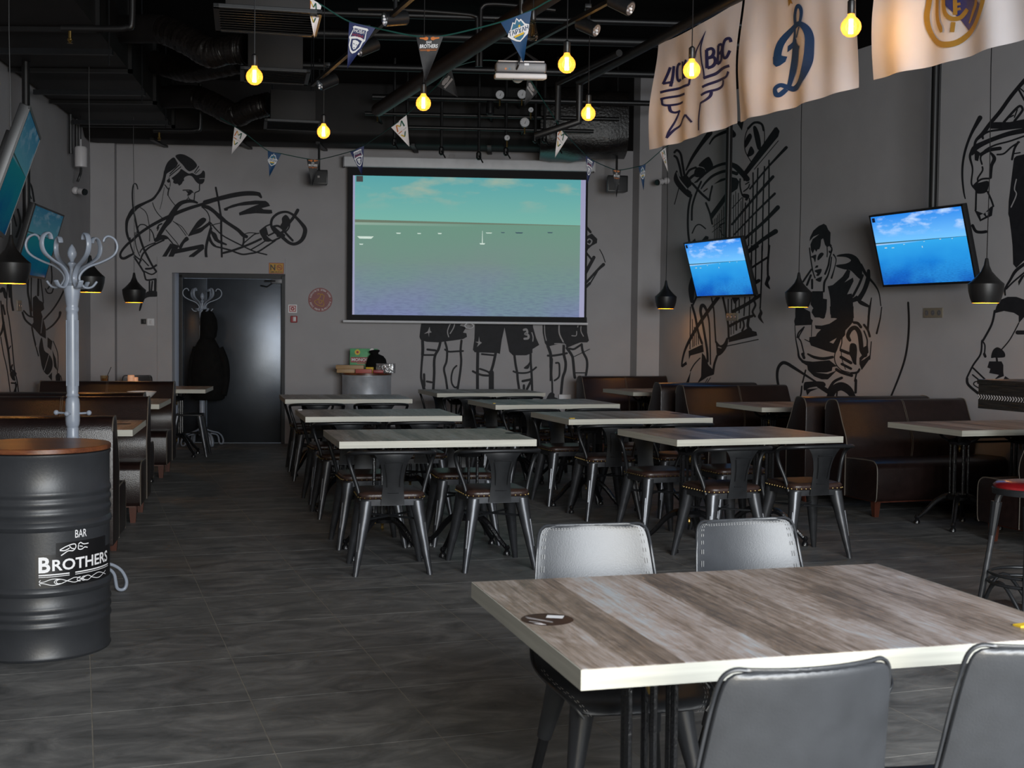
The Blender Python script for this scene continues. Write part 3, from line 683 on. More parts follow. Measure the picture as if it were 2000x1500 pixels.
# right-hand booths: n points to the wall, w along the wall away from the camera
RA = R(19.0); wv = Vector((-math.sin(RA), math.cos(RA), 0)); nv = Vector((math.cos(RA), math.sin(RA), 0))
RT = {'A': Vector((3.135, 8.726, 0)), 'B': Vector((2.236, 11.22, 0)), 'C': Vector((1.341, 13.872, 0))}
RLAB = {'A': 'beside the high carved bar table', 'B': 'in the middle of the wall-side booths', 'C': 'in the corner booth by the screen'}
for k, p in RT.items():
    tb = make_table('brown-lit grey wood table against the mural wall, %s' % RLAB[k], 1.2, .85, True, 'tables of the wall-side booths'); tb.location = p; tb.rotation_euler = (0, 0, RA)
    dy = .86 if k != 'C' else .90
    c = p + wv * (dy + .77) - nv * .05           # sofa facing the camera: its x axis runs towards -n
    if k == 'C':
        so3 = make_sofa('brown leather sofa facing the windows, %s' % RLAB[k], 1.12, 'brown leather booth sofas'); so3.location = Vector((.77, 15.06, 0)) + nv * 1.12; so3.rotation_euler = (0, 0, RA + math.pi)
    else: put_sofa(c + nv * SOFAW, RA + math.pi, 'brown leather sofa facing the windows, %s' % RLAB[k])
    if k != 'A': put_sofa(p - wv * .80 - nv * .05, RA, 'brown leather sofa with its back to the windows, %s' % RLAB[k])
put_sofa(RT['A'] - wv * .80 - nv * .05 + nv * .12, RA, 'brown leather sofa with its back to the windows, behind the red bar stool')
# left-hand booths: x axis of each frame towards the walkway
LT = [('L1', Vector((-2.429, 8.037, 0)), 11.0, 'at the booth beside the black barrel'), ('L2', Vector((-3.022, 10.754, 0)), 9.0, 'at the booth with the white bowl')]
for k, p, ang, lab in LT:
    a = R(ang); ex, ey = Vector((math.cos(a), math.sin(a), 0)), Vector((-math.sin(a), math.cos(a), 0))
    tb = make_table('wood table %s' % lab, 1.3, .9, False, 'tables of the walkway booths'); tb.location = p - ex * 1.3; tb.rotation_euler = (0, 0, a)
    put_sofa(p + ey * (.90 + .73) - ex * .03, a + math.pi, 'dark brown sofa facing the windows, %s' % lab)
    put_sofa(p - ey * .77 - ex * (SOFAW + .03), a, 'dark brown sofa with its back to the windows, %s' % lab)
a3 = R(7.5); ex3 = Vector((math.cos(a3), math.sin(a3), 0))
tb = make_table('small wood table with a candle beside the metal door', 1.3, .8, False, 'tables of the walkway booths'); tb.location = Vector((-3.284, 13.448, 0)) - ex3 * 1.3; tb.rotation_euler = (0, 0, a3)
# metal stool tucked under that table
st = thing('metal_stool', 'low dark metal stool tucked under the candle table', 'stool', (-3.56, 13.86, 0), R(8))
MB().box(-.15, .15, -.15, .15, .44, .462).build('seat', M['black_metal'], st, bevel=.012)
for sx in (-1, 1):
    for sy in (-1, 1):
        MB().loft([[Vector((sx * r_ + w_ * a, sy * r_ + w_ * b, z)) for a, b in ((1, .5), (.5, 1), (-.5, 1), (-1, .5), (-1, -.5), (-.5, -1), (.5, -1), (1, -.5))] for z, r_, w_ in ((0, .205, .014), (.2, .165, .024), (.45, .115, .032))]).build('leg', M['gunmetal'], st, smooth=50)
for s in (-1, 1): MB().tube([(-.15, -s * .15, .25), (.15, s * .15, .25)], .007, 6).build('cross_brace', M['black_metal'], st)
# ================================================================ barrels, coat racks, bar table, lamps
def barrel(label, loc, body, rz=0, name='drum_table', upper=True):
    t = thing(name, label, 'table', loc, rz)
    prof = [(.27, .0), (.292, .002), (.297, .012), (.292, .022)]
    def ridge(z, a=.007, w=.016): return [(.2925, z - w), (.2925 + a * .7, z - w * .5), (.2925 + a, z), (.2925 + a * .7, z + w * .5), (.2925, z + w)]
    for z, a, w in ((.145, .006, .015), (.183, .006, .015), (.219, .006, .015), (.293, .009, .02), (.566, .009, .02), (.619, .006, .017), (.663, .006, .017), (.703, .006, .017))[:8 if upper else 5]: prof += ridge(z, a, w)
    prof += [(.2925, .85), (.297, .858), (.297, .868), (.28, .872)]
    MB().lathe(prof, 64).build('drum', M[body], t, smooth=30)
    MB().lathe([(.294, .8725), (.298, .875), (.298, .892), (.294, .895), (.0001, .895)], 64).build('round_top', M['barrel_wood'], t, smooth=30)
    return t
bar1 = barrel('black oil drum table with wooden top and bar logo', (-2.06, 5.47, 0), 'barrel_black')
def cylmap(z, alpha, off=.001): return Vector(((.2925 + off) * math.sin(alpha), -(.2925 + off) * math.cos(alpha), z))
A0, A1 = R(18.5), R(100)
zz = lambda u, v: None
mb = MB()
def patch(mb, a0, a1, z0, z1, off=.0008, n=10):
    mb.add([cylmap(z, a0 + (a1 - a0) * i / n, off) for z in (z0, z1) for i in range(n + 1)], [(i, i + 1, n + 2 + i, n + 1 + i) for i in range(n)])
patch(mb, R(17), R(100), .315, .452); patch(mb, R(33), R(86), .44, .50, .0009)
st_ = mb.build('sticker', M['print_black'], bar1, smooth=60)
mb = MB()
def arc_text(mb, s, a0, a1, z0, z1, off=.0017): put_text(mb, s, lambda u, v: cylmap(z0 + (z1 - z0) * v, a0 + (a1 - a0) * u, off))
arc_text(mb, 'BAR', R(49), R(60), .515, .548)
arc_text(mb, 'B', R(19.5), R(28.5), .378, .444); arc_text(mb, 'ROTHERS', R(30), R(90), .383, .431)
patch(mb, R(19.5), R(44), .366, .371, .0017, 8); patch(mb, R(19.5), R(44), .359, .3615, .0017, 8); patch(mb, R(49), R(92), .366, .371, .0017, 8); patch(mb, R(49), R(92), .359, .3615, .0017, 8)
def cstroke(mb, pts, w):
    c = catmull([(a, z, 0) for a, z in pts], 6); L_, R2 = [], []
    for i, p in enumerate(c):
        t = c[min(i + 1, len(c) - 1)] - c[max(i - 1, 0)]; t = Vector((t.x * .2925 * math.pi / 180, t.y, 0)); t.normalize()
        n = Vector((-t.y, t.x, 0)) * w / 2
        f = lambda s: cylmap(p.y + s * n.y, R(p.x) + s * n.x / .2925, .0017)
        L_.append(f(1)); R2.append(f(-1))
    k = len(c); mb.add(L_ + R2, [(i, i + 1, k + i + 1, k + i) for i in range(k - 1)])
for sg in (1, -1):
    cstroke(mb, [(21, .337 + sg * .012), (20, .337 + sg * .004), (23, .337 + sg * .003), (30, .337 + sg * .013), (37, .337 + sg * .009), (43, .337 - sg * .002), (49, .337 - sg * .010), (55, .337), (61, .337 + sg * .010), (67, .337 - sg * .004), (75, .337 - sg * .011), (86, .337 + sg * .008)], .0028)
for c0 in (33, 34.5, 52, 56, 58): cstroke(mb, [(c0 + 2, .346), (c0, .345), (c0 - 1.5, .337), (c0, .329), (c0 + 2, .329)], .0028)
# fists above the name
for pts in ([(36, .470), (41, .482), (46, .489), (49, .488), (49.5, .475), (47, .462), (43, .463), (39, .452), (37, .446)], [(36, .468), (40, .466), (44, .474)], [(52, .486), (54, .492), (57, .484), (62, .484)], [(52, .484), (52, .466), (55, .463), (58, .470), (61, .466)], [(53, .478), (56, .474)], [(44, .482), (46, .472), (48, .470)]):
    cstroke(mb, pts, .0042)
mb.build('logo_print', M['print_white'], st_, smooth=0)
# far drum with board games, against the back wall
FB = Vector((-1.745, 15.08, 0)); barrel('grey oil drum below the screen, carrying board games', FB, 'barrel_grey', R(70), upper=False)
def fbx(px, py, d): return aty(px, py, FB.y + d)
def gbox(name, label, x0, x1, y0, y1, z0, z1, material, rz=0, cat='box', bevel=.004, group=None):
    c = Vector(((x0 + x1) / 2, (y0 + y1) / 2, z0)); o = MB().box(-(x1 - x0) / 2, (x1 - x0) / 2, -(y1 - y0) / 2, (y1 - y0) / 2, 0, z1 - z0).build(name, M[material], None, bevel=bevel); o.location = c; o.rotation_euler = (0, 0, rz)
    return tag(o, label, cat, group)
zt = .8955
gm = thing('board_game_box', 'green board game box standing upright on the drum', 'game box', (-1.79, 15.14, zt), R(3)); gm.rotation_euler = (R(-7), 0, R(3))
MB().box(-.165, .165, -.025, .025, .0, .285).build('box_body', M['box_green'], gm, bevel=.003)
o = MB().box(-.155, .17, -.0275, -.0255, .115, .18).build('title_band', M['box_red'], gm, smooth=0)
mb = MB(); put_text(mb, 'MONOPOLY', lambda u, v: Vector((-.143 + .30 * u, -.0285, .130 + .038 * v))); mb.build('title', M['print_white'], o, smooth=0)
MB().box(-.08, .075, -.027, -.0255, .098, .110).build('subtitle_band', M['box_pink'], gm, smooth=0)
mb = MB().cyl((-.075, -.027, .24), (-.075, -.0255, .24), .033, n=18); o = mb.build('badge', M['print_yellow'], gm, smooth=0); MB().cyl((-.075, -.0285, .24), (-.075, -.027, .24), .015, n=14).build('badge_centre', M['print_red'], o, smooth=0)
MB().cyl((.10, -.027, .26), (.10, -.0255, .26), .028, n=18).build('badge', M['pen_white'], gm, smooth=0)
mb = MB(); mb.tube(catmull([(-.10, -.027, .07), (-.04, -.027, .045), (.02, -.027, .045), (.08, -.027, .07)], 5), .004, 4); mb.build('ornament', M['print_black'], gm, smooth=0)
def bag():
    mb = MB(); rings = []
    for z, rx, ry, ox in ((0, .10, .07, 0), (.03, .13, .085, 0), (.10, .125, .08, .005), (.16, .11, .075, .01), (.20, .085, .06, .0), (.225, .045, .035, -.02), (.24, .055, .04, -.03), (.262, .065, .03, -.02), (.275, .03, .02, .0)):
        rings.append([Vector((ox + rx * math.cos(a) * (1 + .05 * math.sin(5 * a + z * 30)), ry * math.sin(a) * (1 + .06 * math.cos(4 * a)), z)) for a in [2 * math.pi * k / 18 for k in range(18)]])
    mb.loft(rings); return mb
o = bag().build('drawstring_bag', M['black_cloth'], None, smooth=70); o.location = (-1.63, 15.05, zt + .0); tag(o, 'black drawstring bag slumped against the green game box', 'bag')
gbox('wooden_game_case', 'upper of two folded wooden game cases on the drum', -2.09, -1.76, 14.87, 14.99, zt + .046, zt + .092, 'box_wood', R(2), 'game case')
gbox('wooden_game_case', 'lower of two folded wooden game cases on the drum', -2.08, -1.86, 14.87, 14.99, zt, zt + .045, 'box_wood', R(4), 'game case')
gbox('card_box', 'flat pink box at the rim of the drum', -1.845, -1.655, 14.80, 14.86, zt, zt + .048, 'box_pink', 0, 'box')
gbox('card_box', 'small yellow box beneath the black bag', -1.73, -1.645, 14.875, 14.93, zt, zt + .07, 'print_yellow', R(-6), 'box')
gbox('snack_packet', 'crumpled red packet in front of the silver box', -1.645, -1.52, 14.83, 14.88, zt, zt + .04, 'box_red', R(6), 'packet', .012)
gbox('silver_box', 'shiny silver box hanging over the drum edge', -1.61, -1.40, 14.90, 15.02, zt, zt + .115, 'foil', R(-8), 'box')
# ---- coat rack
def coat_rack(label, loc, rz):
    t = thing('coat_rack', label, 'coat rack', loc, rz, 'grey bentwood coat racks')
    P = M['rack_paint']
    MB().lathe([(.02, .12), (.033, .13), (.033, .55), (.028, .56), (.028, .60), (.033, .61), (.029, .62), (.029, .82), (.033, .83), (.03, .845), (.03, .88), (.028, .885), (.034, .90), (.036, .92), (.036, 1.0), (.033, 1.03), (.028, 1.04), (.033, 1.05), (.028, 1.06), (.030, 1.08), (.030, 1.46), (.028, 1.48), (.033, 1.49), (.033, 1.50), (.029, 1.51), (.031, 1.52), (.042, 1.60), (.042, 1.615), (.02, 1.63), (.012, 1.70), (.014, 1.715), (.022, 1.725), (.022, 1.733), (.009, 1.742), (.012, 1.75), (.022, 1.768), (.024, 1.785), (.016, 1.81), (.004, 1.828), (.001, 1.83)], 20).build('pole', P, t, smooth=40)
    for k in range(3):
        a = k * 2.1 - .9
        fl = MB(); 
    fl = MB()
    for k in range(8):
        a = k * math.pi / 4; fl.tube([(.0305 * math.cos(a), .0305 * math.sin(a), 1.10), (.0305 * math.cos(a), .0305 * math.sin(a), 1.44)], .0035, 4)
    fl.build('fluting', P, t)
    prof = [(.124, 1.641), (.10, 1.612), (.066, 1.608), (.043, 1.633), (.036, 1.66), (.051, 1.689), (.086, 1.717), (.142, 1.739), (.196, 1.768), (.220, 1.797), (.225, 1.83), (.211, 1.861), (.184, 1.875), (.164, 1.866), (.156, 1.845)]
    for k in range(6):
        a = R(10 + 60 * k); c, s = math.cos(a), math.sin(a)
        MB().sweep(catmull([(r * c, r * s, z) for r, z in prof], 4), .026, .011, (-s, c, 0)).build('hook_arm', P, t, bevel=.003, seg=1, smooth=50)
    for k in range(3):
        a = R(0 + 90 * k) - math.pi; c, s = math.cos(a), math.sin(a)
        mb = MB().tube([(.03 * c, .03 * s, .957), (.075 * c, .075 * s, .96)], .0055, 8); mb.sphere((.085 * c, .085 * s, .961), .0135, 10, 8); mb.build('peg', P, t)
    fp = [(.028, .215), (.07, .185), (.13, .165), (.185, .15), (.228, .115), (.252, .06), (.247, .022), (.228, .012), (.207, .024), (.2, .06), (.192, .10), (.165, .13), (.10, .145)]
    for k in range(4):
        a = R(32 + 90 * k); c, s = math.cos(a), math.sin(a)
        MB().sweep(catmull([(r * 1.08 * c, r * 1.08 * s, z) for r, z in fp], 4), .03, .016, (-s, c, 0)).build('foot', P, t, bevel=.003, seg=1, smooth=50)
    MB().lathe([(.033, .12), (.05, .14), (.05, .20), (.036, .225)], 16).build('collar', P, t)
    return t
rk = coat_rack('grey bentwood coat rack standing behind the black drum', (-2.275, 6.5, 0), 0)
copy_tree(rk, (-3.70, 15.0, 0), R(8), 'grey bentwood coat rack in front of the metal door, holding a jacket', 'grey bentwood coat racks')
# black hooded jacket on the far rack
def jacket():
    t = thing('hooded_jacket', 'black hooded jacket hanging on the coat rack by the door', 'jacket', (-3.64, 14.98, .55))
    mb = MB(); rings = []
    for z, cx, rx, ry in ((0, .06, .16, .08), (.02, .06, .19, .10), (.15, .06, .215, .11), (.30, .055, .215, .115), (.45, .05, .19, .11), (.58, .045, .165, .10), (.68, .04, .12, .085), (.73, .04, .09, .07)):
        rings.append([Vector((cx - .04 + rx * math.cos(a) * (1 + .03 * math.sin(7 * a + z * 9)), ry * math.sin(a) * (1 + .07 * math.sin(5 * a + z * 14)), z)) for a in [2 * math.pi * k / 20 for k in range(20)]])
    mb.loft(rings).build('body', M['black_cloth'], t, smooth=70)
    mb = MB(); rings = []
    for z, cx, rx, ry in ((.70, .03, .08, .06), (.76, .055, .10, .08), (.86, .065, .105, .09), (.96, .06, .10, .085), (1.04, .045, .075, .06), (1.08, .03, .03, .03)):
        rings.append([Vector((cx - .04 + rx * math.cos(a), ry * math.sin(a), z)) for a in [2 * math.pi * k / 16 for k in range(16)]])
    mb.loft(rings).build('hood', M['black_cloth'], t, smooth=70)
    for sx, x0 in ((-1, -.15), (1, .19)):
        MB().tube(catmull([(x0 * .75, 0, .62), (x0 * 1.1, .01, .45), (x0 * 1.18, .0, .25), (x0 * 1.05, -.03, .06)], 4), [.055, .07, .07, .065, .05, .045], 10).build('sleeve', M['black_cloth'], t, smooth=70)
jacket()
# ---- high bar table with carved edge, and bar stool
bt = thing('bar_table', 'high bar table with black carved edge and black column', 'table', (2.86, 6.27, 0), R(19))
tp = MB().box(-.36, .36, -.36, .36, 1.16, 1.185).build('top', M['carved_wood'], bt, bevel=.004)
for k in range(4):
    Mk = Matrix.Rotation(k * math.pi / 2, 4, 'Z')
    ap = MB().box(-.352, .352, .338, .356, 1.035, 1.16, Mk).build('apron', M['carved_wood'], bt, bevel=.002, smooth=0)
    mb = MB()
    for i in range(36):
        x = -.345 + i * .0195
        for sg in (1, -1): mb.add([Mk @ Vector(q) for q in ((x, .3575, 1.095), (x + .011, .3575, 1.095 + sg * .012), (x + .016, .3575, 1.095 + sg * .012), (x + .006, .3575, 1.095), (x, .356, 1.095), (x + .011, .356, 1.095 + sg * .012), (x + .016, .356, 1.095 + sg * .012), (x + .006, .356, 1.095))], [(0, 1, 2, 3), (4, 7, 6, 5), (0, 4, 5, 1), (1, 5, 6, 2), (2, 6, 7, 3), (3, 7, 4, 0)])
    mb.build('carved_chevrons', M['print_grey'], ap, smooth=0)
for x in (-.255, -.175): MB().box(x - .028, x + .028, -.03 + .03, .03 + .03, .03, 1.16).build('column', M['black_metal'], bt, bevel=.003)
for x in (.19, .27): MB().box(x - .028, x + .028, 0, .06, .03, 1.16).build('column', M['black_metal'], bt, bevel=.003)
for x in (-.215, .23): MB().box(x - .06, x + .06, -.28, .34, 0, .03).build('foot', M['black_metal'], bt, bevel=.006)
bs = thing('bar_stool', 'black metal bar stool with a glossy red seat', 'stool', (2.42, 5.83, 0), R(20))
MB().lathe([(.0001, .735), (.10, .735), (.15, .728), (.165, .715), (.165, .70), (.15, .69), (.0001, .69)], 32).build('seat', M['stool_red'], bs, smooth=40)
MB().lathe([(.15, .672), (.168, .675), (.17, .70), (.166, .705)], 32, cap=False).build('seat_ring', M['black_metal'], bs)
for k in range(4):
    a = R(45 + 90 * k); c, s = math.cos(a), math.sin(a)
    lg = MB().tube(catmull([(.06 * c, .06 * s, .685), (.12 * c, .12 * s, .675), (.145 * c, .145 * s, .62), (.165 * c, .165 * s, .45), (.20 * c, .20 * s, .2), (.225 * c, .225 * s, 0)], 5), .0145, 10).build('leg', M['gunmetal'], bs, smooth=60)
    MB().tube([(.146 * c, .146 * s, .63), (.163 * c, .163 * s, .47)], [.026, .017], 10).build('sleeve', M['black_metal'], lg)
    d = R(90); c2, s2 = math.cos(a + d), math.sin(a + d)
    pth = []
    for i in range(13):
        f = i / 12; ang = a + d * f; rr_ = .195 - .03 * math.sin(math.pi * f); pth.append((rr_ * math.cos(ang), rr_ * math.sin(ang), .12 + .15 * math.sin(math.pi * f)))
    MB().tube(pth, .009, 8).build('arched_brace', M['black_metal'], bs, smooth=60)
for z, r_ in ((.26, .175), (.30, .168)): MB().tube([(r_ * math.cos(q * math.pi / 16), r_ * math.sin(q * math.pi / 16), z) for q in range(32)], .008, 8, closed=True).build('foot_ring', M['black_metal'], bs, smooth=60)
# ---- pendant lamps over the booths
def pendant(label, loc, power):
    t = thing('pendant_lamp', label, 'lamp', loc, 0, 'black spun pendant lamps')
    out = [(.096, 0), (.111, .04), (.123, .09), (.127, .138), (.124, .143), (.10, .163), (.067, .197), (.039, .23), (.020, .275), (.012, .32), (.008, .328)]
    s = MB().loft([[Vector((r * math.cos(2 * math.pi * j / 32), r * math.sin(2 * math.pi * j / 32), z)) for j in range(32)] for r, z in out], cap=False).build('shade', M['shade_black'], t, smooth=28)
    MB().loft([[Vector(((r - .002) * math.cos(2 * math.pi * j / 32), (r - .002) * math.sin(2 * math.pi * j / 32), z + .001)) for j in range(32)] for r, z in out[:7]], cap=False).build('shade_lining', M['shade_gold_glow'], s, smooth=40)
    MB().tube([(0, 0, .322), (.004, .0, 1.0), (-.006, 0.002, 1.7), (0, 0, ZC - loc[2] - .02)], .0035, 5).build('cord', M['black_plastic'], t)
    MB().lathe([(.03, .0), (.03, -.03), (.0001, -.03)], 14, (0, 0, ZC - loc[2])).build('ceiling_rose', M['black_plastic'], t)
    MB().sphere((0, 0, .045), .034, 14, 10).build('bulb', M['lamp_bulb'], t, smooth=80)
    MB().cyl((0, 0, .075), (0, 0, .19), .017, n=10).build('lamp_holder', M['black_plastic'], t)
    l = bpy.data.lights.new('pendant_light', 'POINT'); l.energy = power; l.color = (1.0, 0.52, 0.16); l.shadow_soft_size = .034
    lo = bpy.data.objects.new('pendant_light', l); COL.objects.link(lo); lo.parent = t; lo.location = (0, 0, -.005)
    return t
for px, py, Y, lab in ((1925, 592, 9.2, 'over the sofa table beside the bar table'), (1559, 600, 11.9, 'beside the seated player mural'), (1300, 603, 14.6, 'in the corner beside the screen'), (262, 591, 13.8, 'beside the boxer mural and door'), (176, 571, 11.2, 'behind the near coat rack'), (22, 554, 8.5, 'below the steeply tilted wall screen')):
    p = aty(px, py, Y); pendant('black bell-shaped pendant lamp %s' % lab, (p.x, p.y, p.z), 0.8)
# ---- bare filament bulbs
def bulb(label, p, lit=True):
    t = thing('hanging_bulb', label, 'light bulb', p, 0, 'bare filament bulbs on cords')
    if lit:
        prof = [(.0001, -.0475), (.02, -.043), (.036, -.031), (.0455, -.014), (.0475, .002), (.044, .019), (.034, .034), (.022, .045), (.0165, .054), (.0155, .062)]
    else: prof = [(.0001, -.062), (.02, -.058), (.030, -.045), (.031, -.03), (.026, .0), (.019, .035), (.0155, .055), (.0155, .062)]
    b = MB().lathe(prof, 24, cap=False).build('glass', M['bulb_glass'] if lit else M['clear_glass'], t, smooth=80)
    fm = MB()
    for k in range(6):
        a = k * math.pi / 3; fm.tube([(.009 * math.cos(a), .009 * math.sin(a), -.03), (.007 * math.cos(a + .6), .007 * math.sin(a + .6), .036)], .0028 if lit else .001, 5)
    fm.build('filament', M['filament'] if lit else M['brass'], b)
    MB().lathe([(.0001, .06), (.0155, .06), (.018, .064), (.018, .118), (.012, .124), (.004, .13)], 14).build('lamp_holder', M['black_plastic'], t)
    MB().tube([(0, 0, .125), (.002, 0, .6), (0, 0, ZC - p[2] - .01)], .003, 5).build('cord', M['black_plastic'], t)
    if lit:
        l = bpy.data.lights.new('bulb_light', 'POINT'); l.energy = 1.4; l.color = (1.0, 0.55, 0.18); l.shadow_soft_size = .03
        lo = bpy.data.objects.new('bulb_light', l); COL.objects.link(lo); lo.parent = t
for px, py, Y, lab, lit in ((497, 150, 7.2, 'in front of the nearer square vent', 1), (632, 258, 9.17, 'above the wall speaker left of the screen', 1), (827, 202, 7.99, 'below the black bar pennant', 1), (1107, 126, 6.8, 'right beside the ceiling projector', 1), (1149, 222, 8.3, 'in front of the wrapped duct', 1), (1351, 137, 6.9, 'in front of the winged star flag', 1), (1662, 53, 5.9, 'between the letter flag and the crest flag', 1), (1041, 60, 7.6, 'unlit beside the blue pennant', 0)):
    p = aty(px, py, Y); bulb('%s bare filament bulb %s' % ('glowing' if lit else 'clear', lab), (p.x, p.y, p.z), lit)
# ================================================================ screens and wall-mounted things
def tv(label, c, yaw, pitch, Wd, screen, pole_px=None):
    right = Vector((math.cos(yaw), math.sin(yaw), 0)); n = Vector((math.sin(yaw) * math.cos(pitch), -math.cos(yaw) * math.cos(pitch), math.sin(pitch))); up = right.cross(-n)
    t = thing('wall_tv', label, 'television', c)
    mm = Matrix.Identity(4)
    for i in range(3): mm[i][0] = right[i]; mm[i][1] = -n[i]; mm[i][2] = up[i]; mm[i][3] = c[i]
    t.rotation_euler = mm.to_euler(); H = Wd * 9 / 16
    b = MB().box(-Wd / 2, Wd / 2, .004, .05, -H / 2, H / 2); b.box(-Wd * .3, Wd * .3, .05, .09, -H * .3, H * .3); b.build('housing', M['black_plastic'], t, bevel=.006)
    e = .016; fr = MB()
    for x0, x1, z0, z1 in ((-Wd / 2, Wd / 2, H / 2 - e, H / 2), (-Wd / 2, Wd / 2, -H / 2, -H / 2 + e * 1.2), (-Wd / 2, -Wd / 2 + e, -H / 2, H / 2), (Wd / 2 - e, Wd / 2, -H / 2, H / 2)): fr.box(x0, x1, -.004, .006, z0, z1)
    fr.build('bezel', M['black_plastic'], t, smooth=0)
    s = MB().box(-Wd / 2 + e, Wd / 2 - e, 0, .003, -H / 2 + e * 1.2, H / 2 - e).build('screen', M[screen], t, smooth=0)
    if screen == 'tv_sea':
        bo = MB()
        for u, v, w_, h_ in ((-.30, -.005, .03, .006), (-.17, .03, .02, .004), (.05, .045, .016, .004), (.22, .055, .02, .005), (.34, .05, .016, .004), (.02, -.03, .008, .014), (-.38, .0, .03, .008)):
            bo.box(u * Wd - w_ / 2, u * Wd + w_ / 2, -.0012, -.0002, v * H + .02, v * H + .02 + h_)
        bo.build('picture_boats', M['boat_light'], s, smooth=0)
        MB().box(-Wd / 2 + e + .012, -Wd / 2 + e + .05, -.0012, -.0002, H / 2 - e - .05, H / 2 - e - .012).build('channel_mark', M['pen_navy'], s, smooth=0)
    inv = mm.inverted(); base = Vector(c) - n * .12
    mb = MB(); wp = [Vector((base.x, base.y, base.z - .05)), Vector((base.x, base.y, ZC))]
    mb.tube([inv @ p for p in wp], .033, 12); mb.tube([inv @ (Vector(c) - n * .06), inv @ base], .03, 8); mb.build('mount_pole', M['pipe_black'], t)
    for d in (.05,): MB().tube([inv @ (p + right * .055) for p in (wp[0] + Vector((0, 0, .2)), wp[1])], .008, 6).build('cable', M['black_plastic'], t)
    return t
tv('tilted television by the right-hand wall figure, nearer the bar table', (3.43, 10.63, 2.147), R(-67.4), R(-15.4), 1.15, 'tv_sea')
tv('tilted television in front of the volleyball net mural', (2.25, 13.86, 2.123), R(-66.3), R(-16.7), 1.15, 'tv_sea')
tv('dim television hung above the booth beyond the coat rack', (-4.14, 11.04, 2.132), R(97.8), R(-16.4), 1.1, 'tv_sea_dim')
tv('dim television seen nearly edge-on above the nearest booth lamp', (-2.66, 6.75, 2.2), R(108), R(-19), 1.1, 'tv_sea_dim')
# ---- projection screen
so_ = .16
sx0, sx1 = bw(677, 480, so_).x, bw(1145, 480, so_).x
def zat(px, py, off): return onplane(px, py, OB + NB * off, NB).z
z_top, z_bot, z_img1, z_img0 = zat(910, 331, so_), zat(910, 626, so_), zat(910, 347, so_), zat(910, 617, so_)
ps = thing('projection_screen', 'pull-down projection screen showing sky and sea', 'screen', BP((sx0 + sx1) / 2, z_bot - .02, so_), AB)
hw = (sx1 - sx0) / 2 / TB.x; zb = z_bot - .02
MB().box(-hw, hw, .0, .004, 0, z_top - zb + .04).build('screen_cloth', M['screen_frame'], ps, smooth=0)
hh = z_top - zb
mb = MB().box(-hw - .05, hw + .07, -.055, .055, hh - .0, hh + .125); mb.build('roller_case', M['white_paint'], ps, bevel=.02, seg=3)
MB().box(-hw - .06, -hw - .045, -.06, .06, hh - .005, hh + .13).build('end_cap', M['grey_plastic'], ps, bevel=.004); MB().box(hw + .065, hw + .08, -.06, .06, hh - .005, hh + .13).build('end_cap', M['white_plastic'], ps, bevel=.004)
MB().tube([(-hw - .05, 0, -.005), (hw + .02, 0, -.005)], .016, 10).build('weight_bar', M['white_paint'], ps)
MB().tube([(.02 + .055 * math.cos(a), 0, -.045 + .03 * math.sin(a)) for a in [k * math.pi / 8 for k in range(16)]], .005, 6, closed=True).build('pull_ring', M['white_paint'], ps)
lv = MB().box(-hw + .06, hw - .028, -.003, -.0005, z_img0 - zb, z_img1 - zb).build('lit_margin', M['screen_fabric'], ps, smooth=0)
im = MB().box(-hw + .085, hw - .09, -.006, -.0035, z_img0 - zb + .0, z_img1 - zb).build('projected_picture', M['projected_sea'], ps, smooth=0)
mb = MB()
def boat(x, z, w, h): mb.add([(x - w / 2, -.0072, z), (x + w / 2, -.0072, z), (x + w * .35, -.0072, z - h), (x - w * .35, -.0072, z - h)], [(0, 1, 2, 3)])
zh = z_img0 - zb + .60 * (z_img1 - z_img0)
for x, z, w, h in ((-1.25, zh - .06, .20, .028), (-.85, zh - .01, .06, .012), (-.35, zh - .005, .05, .012), (.25, zh + .01, .08, .01), (.17, zh - .12, .07, .016), (-.6, zh - .01, .05, .01), (-1.3, zh - .15, .05, .012)): boat(x, z, w, h)
mb.add([(.165, -.0072, zh - .12), (.175, -.0072, zh - .12), (.172, -.0072, zh + .03), (.168, -.0072, zh + .03)], [(0, 1, 2, 3)])
mb.build('picture_boats', M['boat_light'], im, smooth=0)
mb = MB(); 
for x, z, w, h in ((.62, zh + .02, .10, .014), (1.0, zh + .028, .07, .012), (.42, zh + .018, .05, .01)): boat(x, z, w, h)
mb.build('picture_boats', M['print_teal'], im, smooth=0)
MB().box(-hw + .10, -hw + .18, -.0075, -.006, z_img1 - zb - .075, z_img1 - zb - .005).build('channel_mark', M['grey_plastic'], im, smooth=0)
# ---- small fittings on the back wall
def bplate(name, label, cat, px0, px1, py0, py1, d0, d1, material, bevel=.004, parent=None, group=None):
    a, b = bw((px0 + px1) / 2 - (px1 - px0) / 2, (py0 + py1) / 2, d1), bw(px1, (py0 + py1) / 2, d1)
    z1, z0 = zat((px0 + px1) / 2, py0, d1), zat((px0 + px1) / 2, py1, d1)
    o = bbox(MB(), a.x, b.x, z0, z1, d0, d1).build(name, M[material], parent, bevel=bevel, seg=1, smooth=0)
    if label: tag(o, label, cat, group)
    return o, a.x, b.x, z0, z1
DP = .0185
o, x0, x1, z0, z1 = bplate('no_smoking_sign', 'yellow NO SMOKING sign above the metal door', 'sign', 525, 554, 513.5, 534.5, DP, DP + .004, 'print_red', .001)
ip = bbox(MB(), x0 + .006, x1 - .006, z0 + .006, z1 - .006, DP + .004, DP + .0052).build('sign_face', M['sign_yellow'], o, smooth=0)
w_, h_ = x1 - x0, z1 - z0; D2 = DP + .0062
